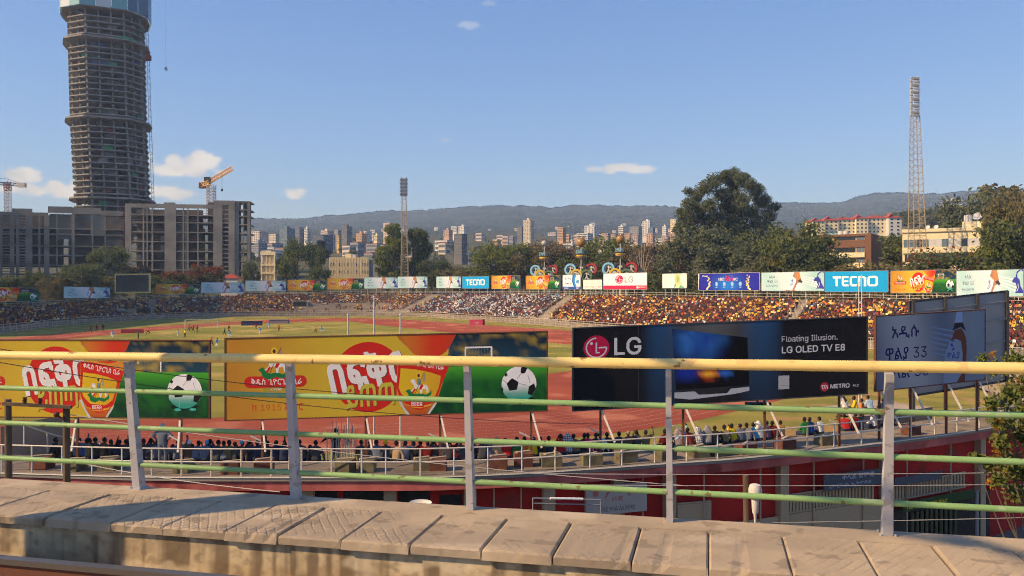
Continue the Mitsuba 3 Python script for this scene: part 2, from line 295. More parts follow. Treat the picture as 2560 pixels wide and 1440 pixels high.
js = [-22, -21.5, -21, -20.5, -20, -19.5, -19, -18.5, -18, -17.5, -17, -16.5, -16, -15.4, -14.9, -14.4, -13.9, -13.4, -12.9, -12.4, -11.9, -11.4, -10.9, -10.4, -9.9, -9.4, -8.9, -8.4, -7.9, -7.4, -6.9, -6.4, -5.9]
def joint_s(px, py=None):                                        # where the joint seen at px on the slab front edge lies along the parapet
    q, d, k = along(0, -.81), -RD, (px - 1280) / F
    return float((k * q[1] - q[0]) / (d[0] - k * d[1]))
js = sorted(set([s for s in js if s < joint_s(-220) - .25] + [joint_s(x) for x in (-60, 104, 275, 405, 560, 693, 852, 1022, 1202, 1381, 1578, 1772, 1982, 2202, 2417)] + [joint_s(2417) + .45 * k for k in range(1, 40) if joint_s(2417) + .45 * k < S1]))
def slab_mesh(s0, s1, seed):
    r = np.random.default_rng(seed); g = .002 + .005 * r.random() ** 2; dz = (r.random() - .5) * .014; e = .012
    prof = [(-.81 + (r.random() - .5) * .02, -.062), (-.81, -.012 + dz), (-.795, dz), (-.12, dz + .002), (-.12, -.062)]
    m = []
    ss = np.r_[s0 + g, s0 + g + e, np.linspace(s0 + g + e, s1 - g - e, 9)[1:-1], s1 - g - e, s1 - g]; K = len(ss)
    for k, s in enumerate(ss):
        j1, j2 = (r.random(2) - .5) * A(.005, .006) if 0 < k < K - 1 else (0, 0); chip = .014 * (r.random() < .08)
        for q, (n, z) in enumerate(prof): m.append(along(s, n + ((j1 + chip) if q in (1, 2) else 0), z + ((j2 * .5 - chip * .6) if q in (1, 2) else 0) - (.010 if k in (0, K - 1) and z > -.03 else 0)))
    v = np.array(m); n = len(prof); f = []
    for k in range(K - 1):
        for t in range(n): a, b = k * n + t, k * n + (t + 1) % n; f += [[a, b, b + n], [a, b + n, a + n]]
    f += [[0, t + 1, t] for t in range(1, n - 1)] + [[(K - 1) * n + x for x in (0, t, t + 1)] for t in range(1, n - 1)]
    return v, np.array(f)[:, ::-1]
for k, (a, b) in enumerate(zip(js[:-1], js[1:])):
    if b - a < .05: continue
    gap = .035 if abs(a - joint_s(104)) < .01 else 0
    put(par, 'slab', slab_mesh(a + gap, b, k), 'slab_mat')
# trackbed and one rail in front
nmat('trackbed_mat', (.36, .29, .2), (.27, .21, .15), 2., c3=(.2, .155, .11), sc3=3., bump=.01, bsc=12)
w = MB(); pbox(w, S0 - 20, S1 + 30, -9, -.762, -.70, -.335); struct('trackbed', w, 'trackbed_mat', 'dusty concrete trackbed of the elevated railway')
mat('rail_steel', (.15, .135, .125), .3, .6, metallic=.6)
rk = thing('running_rail', 'shiny brown steel rail along the trackbed', 'rail')
def railprof(n, zb, zt, w0):
    return n, zb, zt, w0
w = MB(); pbox(w, S0 - 20, S1 + 30, -1.245, -1.175, -.185, -.147); put(rk, 'head', w, 'rail_steel')
w = MB(); pbox(w, S0 - 20, S1 + 30, -1.22, -1.20, -.315, -.186); put(rk, 'web', w, 'rust')
w = MB(); pbox(w, S0 - 20, S1 + 30, -1.285, -1.135, -.333, -.316); put(rk, 'foot', w, 'rust')

# ---------------------------------------------------------------- railing on the parapet
nmat('rail_yellow', lin(244, 214, 142), lin(232, 198, 120), 3., rough=.5, c3=lin(190, 146, 86), sc3=9)
nmat('rail_green', lin(138, 172, 112), lin(120, 156, 98), 3., rough=.45, c3=lin(104, 128, 84), sc3=5)
nmat('post_grey', lin(182, 180, 182), lin(162, 160, 162), 6., rough=.6, c3=lin(146, 142, 140), sc3=9)
def worn(name, c1, c2, chip, rust_c):
    def fn(p, n, uv):
        c = mikit.mix(c1, c2, mikit.fbm(p.x * 3, p.y * 3, p.z * 3, 3)); c = mikit.mix(c, [v * .55 for v in c1], mikit.smoothstep(.5, .8, mikit.fbm(p.x * 1.4 + 5, p.y * 1.4, p.z * 7, 4)) * .5)
        c = mikit.mix(c, chip, mikit.smoothstep(.64, .70, mikit.fbm(p.x * 13, p.y * 13, p.z * 13, 4)) * .55); return mikit.mix(c, rust_c, mikit.smoothstep(.70, .75, mikit.fbm(p.x * 17 + 3, p.y * 17, p.z * 17, 4)) * .8)
    mat(name, mikit.proc(fn), .55, .35)
worn('rail_yellow', lin(240, 212, 138), lin(228, 196, 118), lin(206, 170, 110), lin(122, 82, 52)); worn('rail_green', lin(142, 176, 116), lin(122, 158, 100), lin(160, 176, 140), lin(110, 84, 60)); worn('post_grey', lin(184, 182, 184), lin(160, 158, 162), lin(130, 124, 120), lin(110, 80, 62))
rl = thing('railing', 'tubular railing with one thick yellow top rail and four green rails', 'railing')
# lean: tops nearer the camera
def rail_pt(px, py, up):                                         # a rail's point: depth of the parapet foot minus the lean
    Y = float(Yrail(px)) - .19 * up; return at(px, py, Y)
post_px = [(-560, -500, 850, 1135), (-83, -40, 872, 1180), (321, 348, 900, 1222), (724, 741, 908, 1250), (1168, 1178, 912, 1283), (1671, 1675, 925, 1312), (2223, 2217, 934, 1341), (2830, 2800, 948, 1372)]
def ln2(px, y0, y1): return y0 + (y1 - y0) * px / 2560
def px_of(s_): q = along(s_); return 1280 + F * q[0] / q[1], 720 + F * (H - q[2]) / q[1]
def s_of(px): q, k = along(0), (px - 1280) / F; return (k * q[1] - q[0]) / (-RD[0] + k * RD[1])
dS = (s_of(2217) - s_of(1178)) / 2
for k in range(1, 9):                                              # the railing goes on beyond the frame at both ends
    fx_, fy_ = px_of(s_of(2800) + dS * k); post_px.append((fx_ + 25 + 4 * k, fx_, ln2(fx_, 888, 921) + 18, fy_))
    fx_, fy_ = px_of(s_of(-500) - dS * k)
    if k < 5: post_px.insert(0, (fx_ - 40, fx_, ln2(fx_, 888, 921) + 14, fy_))
RAILS = [(888, 921, 1.10, .035, 'top_rail', 'rail_yellow'), (969.5, 1038.5, .84, .0205, 'rail', 'rail_green'), (1056.5, 1155, .55, .0205, 'rail', 'rail_green'), (1144, 1275, .26, .0205, 'rail', 'rail_green')]
def tube_uv(p, q, r, m, part, bend=True, n=16):
    k = 24; t = np.linspace(0, 1, k); pts = p + (q - p) * t[:, None]
    put(rl, part, sweep(pts, r, n), m, smooth=40)
a, b = post_px[0][1] - 60, post_px[-1][1] + 60
tube_uv(rail_pt(a, ln2(a, 888, 921), 1.1), rail_pt(b, ln2(b, 888, 921), 1.1), .035, 'rail_yellow', 'top_rail')
for (y0, y1, up, r, part, m) in RAILS[1:]:
    xs = [a] + [(x0 + (x1 - x0) * (1.1 - up) / 1.1) for x0, x1, _, _ in post_px[1:-1]] + [b]
    for x0, x1 in zip(xs[:-1], xs[1:]):
        g0 = 6 if x0 == a else 13
        p, q = rail_pt(x0 + g0, ln2(x0 + g0, y0, y1), up), rail_pt(x1 - 4, ln2(x1 - 4, y0, y1), up)
        tube_uv(p, q, r, m, part)
for pi_, (x0, x1, yt, yb) in enumerate(post_px):
    pw = [.7, .7, .7, .7, .7, .7, .68, .62, .52, .44, .6, .62, .62, .62, .62, .62, .62, .62, .62, .62][pi_]
    top, foot = rail_pt(x0, yt - 2, 1.07), at(x1, yb, float(Yrail(x1)))
    d = nrm(top - foot); side = nrm(UX - d * np.dot(UX, d)); outw = np.cross(d, side)
    w = MB(); pts = [foot, foot + (top - foot) * .5, top]
    # tapered flat post
    v = []
    for t, wd, dp in ((0, .105, .075), (.5, .09, .065), (1, .08, .055)):
        c = foot + (top - foot) * t
        v += [c - side * wd * pw / 2 - outw * dp / 2, c + side * wd * pw / 2 - outw * dp / 2, c + side * wd * pw / 2 + outw * dp / 2, c - side * wd * pw / 2 + outw * dp / 2]
    f = []
    for k in range(2):
        for t in range(4): e, g = k * 4 + t, k * 4 + (t + 1) % 4; f += [[e, g, g + 4], [e, g + 4, e + 4]]
    f += [[0, 2, 1], [0, 3, 2], [8, 9, 10], [8, 10, 11]]
    w.add(v, f); po = put(rl, 'post', w, 'post_grey')
    w = MB(); w.frame(foot + UZ * .006, .115, .12, .010, UX, UY, UZ)
    for sx in (-.045, .045):
        for sy in (-.045, .045): w.tube(foot + UX * sx + UY * sy + UZ * .012, foot + UX * sx + UY * sy + UZ * .028, .008, 6)
    put(po, 'base_plate', w, 'post_grey')
# catenary mast just outside the frame, whose shadow crosses the slabs
mk = thing('overhead_line_mast', 'steel mast of the overhead line beside the near track', 'mast')
mp = along(-5.35, -2.5, -.335)
w = MB(); w.box(mp + A(0, 0, 3.2), (.34, .10, 6.4), 20); w.box(mp + A(0, 0, 3.2), (.06, .5, 6.4), 20); put(mk, 'post', w, 'steel_grey')
w = MB(); w.box(mp + A(0, 0, .2), (.8, .8, .4), 20); put(mk, 'plinth', w, 'conc')
w = MB(); w.tube(mp + A(0, 0, 6.1), mp + A(1.2, -3., 6.3), .05); w.tube(mp + A(0, 0, 5.2), mp + A(1.1, -2.7, 6.2), .04); put(mk, 'arm', w, 'steel_grey')
# ---------------------------------------------------------------- far stand
FT = [(-900, 900, 84), (-420, 870, 150), (0, 833, 222), (165, 814, 262), (300, 804, 288), (500, 794, 322), (700, 791, 340), (900, 790, 340), (1005, 791, 330), (1150, 799, 300), (1300, 809, 268), (1420, 819, 247), (1600, 834, 224), (1900, 854, 193), (2176, 873, 168), (2560, 905, 144), (3000, 945, 122), (3500, 1000, 104)]
Ff = curve([gnd(x, y, 0)[:2] for x, y, _ in FT], step=1.5)
nF = -normals2(Ff)
if np.dot(nF[len(Ff) // 2], Ff[len(Ff) // 2]) < 0: nF = -nF
pxF = 1280 + F * Ff[:, 0] / Ff[:, 1]
depthF = 23.0 + 0 * pxF
bk0 = Ff + nF * 24.2; topz = np.interp(1280 + F * bk0[:, 0] / bk0[:, 1], [0, 165, 340, 560, 1000, 1400, 2100, 2600], [5.4, 5.4, 6.5, 7.4, 8.2, 8.3, 8.1, 7.9])
FZ, NR = 1.5, 19
def stand_pt(i, t):                                              # i: index along the front, t: 0 front row .. 1 back row
    p = Ff[i] + nF[i] * (1.2 + t * depthF[i]); return A(p[0], p[1], FZ + t * (topz[i] - FZ))
def stand_idx(px, t):
    q = Ff + nF * (1.2 + t * depthF)[:, None]; return int(np.argmin(np.abs(1280 + F * q[:, 0] / q[:, 1] - px)))
def stand_at(px, t): return stand_pt(stand_idx(px, t), t)
fs = thing('far_stand', 'long curved concrete grandstand across the pitch full of people', 'grandstand')
step = MB(); N = len(Ff)
prof = []
for r in range(NR):
    t0, t1 = r / NR, (r + 1) / NR
    zz = FZ + t0 * (topz - FZ)
    prof.append((z3(Ff + nF * (1.2 + t0 * depthF)[:, None], zz), z3(Ff + nF * (1.2 + t1 * depthF)[:, None], zz)))
for r, (a, b) in enumerate(prof):
    step.add(*strip(a, b))
    if r + 1 < NR: step.add(*strip(b, prof[r + 1][0]))
put(fs, 'terrace', step, 'stand_conc', stuff=True)
w = MB(); w.add(*strip(z3(Ff + nF * 1.2, 0), z3(Ff + nF * 1.2, FZ))); put(fs, 'front_wall', w, 'stand_conc')
bk = Ff + nF * (1.2 + depthF)[:, None]
w = MB(); w.add(*strip(z3(bk, -1.5), z3(bk, topz + .2))); w.add(*strip(z3(bk, topz + .2), z3(bk + nF * .3, topz + .2))); w.add(*strip(z3(bk + nF * .3, -1.5), z3(bk + nF * .3, topz + .2))); put(fs, 'back_wall', w, 'stand_conc')
# rails at the back
w = MB()
for hh in (.65, 1.25): w.path(z3(bk - nF * .1, topz + .2 + hh)[::2], .05, 5)
put(fs, 'back_rail', w, 'rail_white')
for i in range(0, N, 3):
    if -60 < 1280 + F * bk[i][0] / bk[i][1] < 2620:
        w = MB(); p = A(*(bk[i] - nF[i] * .1), topz[i] + .18); w.tube(p, p + A(0, 0, 1.28), .045, 5); put(fs, 'back_post', w, 'rail_white')
ff = thing('touchline_fence', 'low wire fence along the foot of the far grandstand', 'fence')
w = MB()
for hh in (.12, .75, 1.4, 2.05): w.path(z3(Ff, hh)[::2], .035 if hh < 2 else .05, 5)
put(ff, 'rail', w, 'rail_white')
for i in range(0, N, 2):
    if -60 < pxF[i] < 2620:
        w = MB(); w.tube(A(*Ff[i], 0), A(*Ff[i], 2.1), .05, 5); put(ff, 'post', w, 'rail_white')
w = MB()
for i in range(0, N - 1):
    for k in range(4):
        p = Ff[i] + (Ff[i + 1] - Ff[i]) * k / 4; w.frame(A(*p, 1.05), .02, .02, 2.0, A(1, 0, 0), A(0, 1, 0), A(0, 0, 1))
put(ff, 'mesh_panel', w, 'cream_paint', stuff=True)
# aisles with rails, vomitories
AIS = [(378, 382), (1000, 1092), (1352, 1428), (1958, 2014)]
def aisle_px(a, t): return a[0] + (a[1] - a[0]) * t
for x in ((340, 376, 0.1, .42), (728, 766, .35, .62)):
    i0, i1 = [stand_idx(v, x[2]) for v in x[:2]]
    vt = put(fs, 'exit_box', (lambda m: m.prism(np.array([stand_pt(i0, x[2])[:2], stand_pt(i1, x[2])[:2], stand_pt(i1, x[3])[:2], stand_pt(i0, x[3])[:2]]), stand_pt(i0, x[2])[2] - .5, stand_pt(i0, x[3])[2] + .2))(MB()), 'stand_conc')
    w = MB(); a, b = stand_pt(i0, x[2]), stand_pt(i1, x[2]); d = nrm(b - a); oo = A(*(-nF[i0]), 0) * .06
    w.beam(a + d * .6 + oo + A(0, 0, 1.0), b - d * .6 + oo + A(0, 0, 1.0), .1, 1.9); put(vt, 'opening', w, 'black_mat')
    w = MB()
    for s in (0, 1):
        i = (i0, i1)[s]; p, q = stand_pt(i, x[2]) + A(0, 0, .9), stand_pt(i, x[3]) + A(0, 0, .9); w.tube(p, q, .06, 5)
        for t in np.linspace(0, 1, 4): w.tube(p + (q - p) * t - A(0, 0, .9), p + (q - p) * t, .05, 5)
    put(vt, 'handrail', w, 'rail_white')
for a in AIS[1:]:
    w = MB()
    for off in (-13, 13):
        pts = []
        for t in np.linspace(.02, .98, 12):
            pts.append(stand_at(aisle_px(a, t) + off, t))
        w.path(np.array(pts) + A(0, 0, .95), .05, 5)
        for p in pts[::2]: w.tube(p, p + A(0, 0, .95), .045, 5)
    put(fs, 'aisle_rail', w, 'rail_white')

# ---------------------------------------------------------------- the crowd in it
def octa(c, r, sz=1.2):
    v = np.array([[1, 0, 0], [-1, 0, 0], [0, 1, 0], [0, -1, 0], [0, 0, sz], [0, 0, -sz]], float) * r + c
    return v, np.array([[0, 2, 4], [2, 1, 4], [1, 3, 4], [3, 0, 4], [2, 0, 5], [1, 2, 5], [3, 1, 5], [0, 3, 5]])
def lod_person(kind):
    """a far spectator: body in one piece from the knees to the neck, head, arms; returns skin and shirt meshes"""
    S, K = MB(), MB()
    tall = .35 if kind in (1, 3) else 0.0
    def taper(m, p, q, w0, d0, w1, d1):
        p, q = np.asarray(p, float), np.asarray(q, float)
        v = [p + A(x * w0, y * d0, 0) for x, y in ((-1, -1), (1, -1), (1, 1), (-1, 1))] + [q + A(x * w1, y * d1, 0) for x, y in ((-1, -1), (1, -1), (1, 1), (-1, 1))]
        f = [[0, 2, 1], [0, 3, 2], [4, 5, 6], [4, 6, 7]]
        for t in range(4): e, g = t, (t + 1) % 4; f += [[e, g, g + 4], [e, g + 4, e + 4]]
        m.add(v, f)
    taper(K, (0, 0, 0), (0, -.02, .42 + tall), .17, .2, .19, .13)
    taper(S, (0, -.02, .40 + tall), (0, .02, .74 + tall), .19, .13, .25, .13); taper(S, (0, .02, .74 + tall), (0, .02, .84 + tall), .25, .13, .08, .07)
    if kind in (2, 3):
        taper(S, (.24, .02, .72 + tall), (.34, -.08, 1.02 + tall), .06, .06, .05, .05); taper(S, (-.24, .02, .72 + tall), (-.32, -.08, 1.0 + tall), .06, .06, .05, .05)
        K.add(*octa(A(.37, -.1, 1.14 + tall), .08)); K.add(*octa(A(-.35, -.1, 1.12 + tall), .08))
    else:
        taper(S, (.26, -.08, .40 + tall), (.26, .0, .78 + tall), .06, .07, .05, .06); taper(S, (-.26, -.08, .40 + tall), (-.26, .0, .78 + tall), .06, .07, .05, .06)
    K.add(*octa(A(0, -.02, .97 + tall), .14))
    return S.get(), K.get()
LOD = [lod_person(k) for k in range(4)]
PAL = {'warm': [(lin(226, 162, 48), 4), (lin(244, 204, 108), 2.6), (lin(112, 38, 34), 5), (lin(78, 30, 32), 5), (lin(176, 74, 44), 1.8), (lin(206, 122, 58), 2.2), (lin(40, 34, 36), 5), (lin(226, 220, 212), 1.8), (lin(72, 84, 112), 1.0), (lin(164, 44, 42), 1.2), (lin(150, 110, 70), 1.2)],
       'cool': [(lin(240, 238, 236), 6.5), (lin(122, 46, 46), 3.0), (lin(84, 38, 42), 3.2), (lin(56, 52, 60), 4), (lin(120, 136, 160), 2.), (lin(126, 176, 208), 1.2), (lin(186, 78, 68), 1.2), (lin(196, 166, 132), 1.2), (lin(226, 176, 76), .6)],
       'mix': [(lin(226, 166, 60), 4), (lin(134, 60, 48), 3.2), (lin(92, 44, 40), 3.4), (lin(56, 50, 50), 4), (lin(186, 90, 52), 1.3), (lin(222, 216, 208), 1.8), (lin(96, 104, 126), 1.4)]}
SK = [lin(74, 50, 40), lin(58, 40, 33), lin(92, 64, 50), lin(40, 30, 28)]
people = []
rc = np.random.default_rng(11)
Lr = np.linalg.norm(np.diff(Ff, axis=0), axis=1).mean()
for r in range(NR):
    t = (r + .45) / NR
    s = 0.0
    while s < (N - 2) * Lr:
        s += .46 + .22 * rc.random()
        i = min(N - 1, int(s / Lr)); px = pxF[i]
        if px < -400 or px > 3000: continue
        if 334 < px < 382 and .05 < t < .5: continue
        if 722 < px < 770 and .3 < t < .66: continue
        fr = (s / Lr) % 1; pp = stand_pt(i, t) * (1 - fr) + stand_pt(min(i + 1, N - 1), t) * fr; px = 1280 + F * pp[0] / pp[1]
        if px < -40 or px > 2630 or any(abs(px - aisle_px(a, t)) < (11 if a[0] < 900 else 15) for a in AIS): continue
        keep = .93
        if 735 < px < 1005 and t < .52: keep = .09 if px < 960 else .35
        if px < 150: keep = .75 if t < .8 else .3
        if 1290 < px < 1420 and t < .16: keep = .25
        if t > .93: keep *= .8
        dn = meshkit.fbm(np.array([pp[0] * .11, pp[1] * .11, r * .35]), 3, 12); keep *= 1.0 if dn > .42 else .9 if dn > .33 else .6
        if rc.random() > keep: continue
        pal = 'cool' if aisle_px(AIS[1], t) < px < aisle_px(AIS[2], t) else 'warm' if px > 1300 else 'mix'
        if px < 720 and rc.random() < .35: pal = 'warm'
        cols_, wts = zip(*PAL[pal]); wts = np.array(wts, float); pn = meshkit.fbm(np.array([pp[0] * .16, pp[1] * .16, 5.]), 3, 31); wts[[0, 1]] *= float(np.clip(1 + (pn - .5) * 5, .25, 2.6)); wts[[2, 3]] *= float(np.clip(1 - (pn - .5) * 4, .4, 2.2)); wts /= wts.sum()
        c = np.clip(np.array(cols_[rc.choice(len(wts), p=wts)]) * (.5 + .72 * rc.random() + (.3 if rc.random() < .12 else 0)) * 1.1 + .02, 0, .9)
        f = (s / Lr) % 1; p = stand_pt(i, t) * (1 - f) + stand_pt(min(i + 1, N - 1), t) * f
        p = p + A(rc.normal() * .16, rc.normal() * .16, 0); p[2] = FZ + (r / NR) * (topz[i] - FZ)
        people.append((p, math.atan2(-nF[i][1], -nF[i][0]) + math.pi / 2 + rc.normal() * .35, int(rc.choice(4, p=[.5, .2, .2, .1])), c, SK[rc.integers(4)], 1280 + F * p[0] / p[1], t))
near_limit = 1e9
vis = [k for k, q in enumerate(people) if 0 < q[5] < 2560]
order = sorted(vis, key=lambda k: people[k][0][1] if (people[k][5] > 1440) else 1e6)
N_SOLO = 150
solo = [k for k in order if (2170 < people[k][5] < 2190 or 1440 < people[k][5] < 2275 and people[k][6] > .3 or people[k][5] > 2515)][:N_SOLO]
SOLO_C = {}
cb = MB()
sset = set(solo)
for k, (p, a, kind, c, sk, px, t) in enumerate(people):
    (sv, sf), (kv, kf) = LOD[kind]
    R = np.array([[math.cos(a), -math.sin(a), 0], [math.sin(a), math.cos(a), 0], [0, 0, 1]])
    if k in sset: continue
    sc = .84 + .26 * ((k * 7919) % 100) / 100
    cb.add(sv * sc @ R.T + p, sf, c); cb.add(kv * sc @ R.T + p, kf, sk)
struct('crowd', cb, 'painted', 'dense crowd of football fans in yellow, maroon and white', kind='stuff', color=cb.colors())
mat('skin_far', lin(66, 46, 38), .7)
shirt_keys = {}
def shirt_mat(c, tag='shirt'):
    q = tuple(int(round(v * 24)) for v in c); n = f'{tag}_{q[0]}_{q[1]}_{q[2]}'
    if n not in scene: mat(n, tuple(v / 24 + .004 for v in q), .85, .2)
    return n
LODP = [(mikit.ply(k, 'skin_far'), mikit.ply(s, 'skin_far')) for s, k in LOD]
def cname(c):
    r, g, b = c
    if max(c) < .06: return 'dark'
    if min(c) > .35: return 'white'
    if b > r: return 'blue'
    if r > .45 and g > .2: return 'yellow'
    if r > .3 and g > .08: return 'orange'
    if r < .22: return 'maroon'
    return 'red' if g < .12 else 'tan'
for k in solo:
    p, a, kind, c, sk, px, t = people[k]
    zone = 'behind the blue winter-horn advert row' if False else ''
    place = 'beyond the orange-flowered tree' if px > 2515 else 'in the gap between black and slate-blue hoardings' if px > 2165 and t < .3 else 'high in the far grandstand' if t > .6 else 'low above the black hoarding'
    nm = cname(c)
    kk = thing('person', f'{nm}-shirted fan {["sitting", "standing", "with arms raised", "standing with arms raised"][kind]} {place}', 'person', f'{nm}-shirted fans {["sitting", "standing", "cheering", "standing and cheering"][kind]} {place}')
    tw = T().translate(p.tolist()).rotate([0, 0, 1], math.degrees(a))
    put(kk, 'body', LODP[kind][0], 'skin_far', tw=tw); put(kk, 'shirt', LODP[kind][1], shirt_mat(c), tw=tw)
# waved flags and umbrellas in the crowd
mat('flag_yellow', lin(240, 190, 40), .7); mat('flag_blue', lin(120, 190, 225), .7); mat('umbrella_yellow', lin(235, 200, 110), .7)
def cloth(c, u, v, seed):
    g = 7; i, j = np.meshgrid(np.linspace(0, 1, g), np.linspace(0, 1, g), indexing='ij')
    P = c + i[..., None] * u + j[..., None] * v; P[..., 2] += .25 * np.sin(i * 7 + seed) * .6; P[..., 1] += .3 * np.sin(i * 5 + j * 3 + seed)
    a, b = np.meshgrid(np.arange(g - 1), np.arange(g - 1), indexing='ij'); q = np.stack([a * g + b, a * g + b + 1, (a + 1) * g + b + 1, (a + 1) * g + b], -1).reshape(-1, 4)
    return P.reshape(-1, 3), np.vstack([q[:, [0, 1, 2]], q[:, [0, 2, 3]]])
for (px, t, m, lab, wid) in ((1318, .42, 'flag_blue', 'sky-blue flag spread over the white-shirted block of the crowd', 4.2), (1510, .55, 'flag_yellow', 'yellow flag waved nearest the white hoarding in the crowd', 3.), (1655, .66, 'flag_yellow', 'yellow flag held up under the white and green hoarding', 3.2), (1560, .8, 'flag_yellow', 'narrow yellow flag high in the crowd below the white and red hoarding', 3.4), (1880, .7, 'flag_yellow', 'yellow flag near the gangway under the royal blue hoarding', 3.), (2085, .45, 'flag_yellow', 'yellow flag under the bright cyan hoarding by the twin poles', 3.2), (1480, .25, 'flag_yellow', 'small yellow flag low in the crowd beside the stairs', 2.4)):
    i = stand_idx(px, t); p = stand_pt(i, t) + A(0, 0, 1.3); d = nrm(Ff[i + 1] - Ff[i] if i + 1 < N else Ff[i] - Ff[i - 1]); d = A(*d, 0)
    if d[0] < 0: d = -d
    single('flag', cloth(p, d * wid, A(-nF[i][0], -nF[i][1], .25) * 1.0, px), m, lab, 'flag')
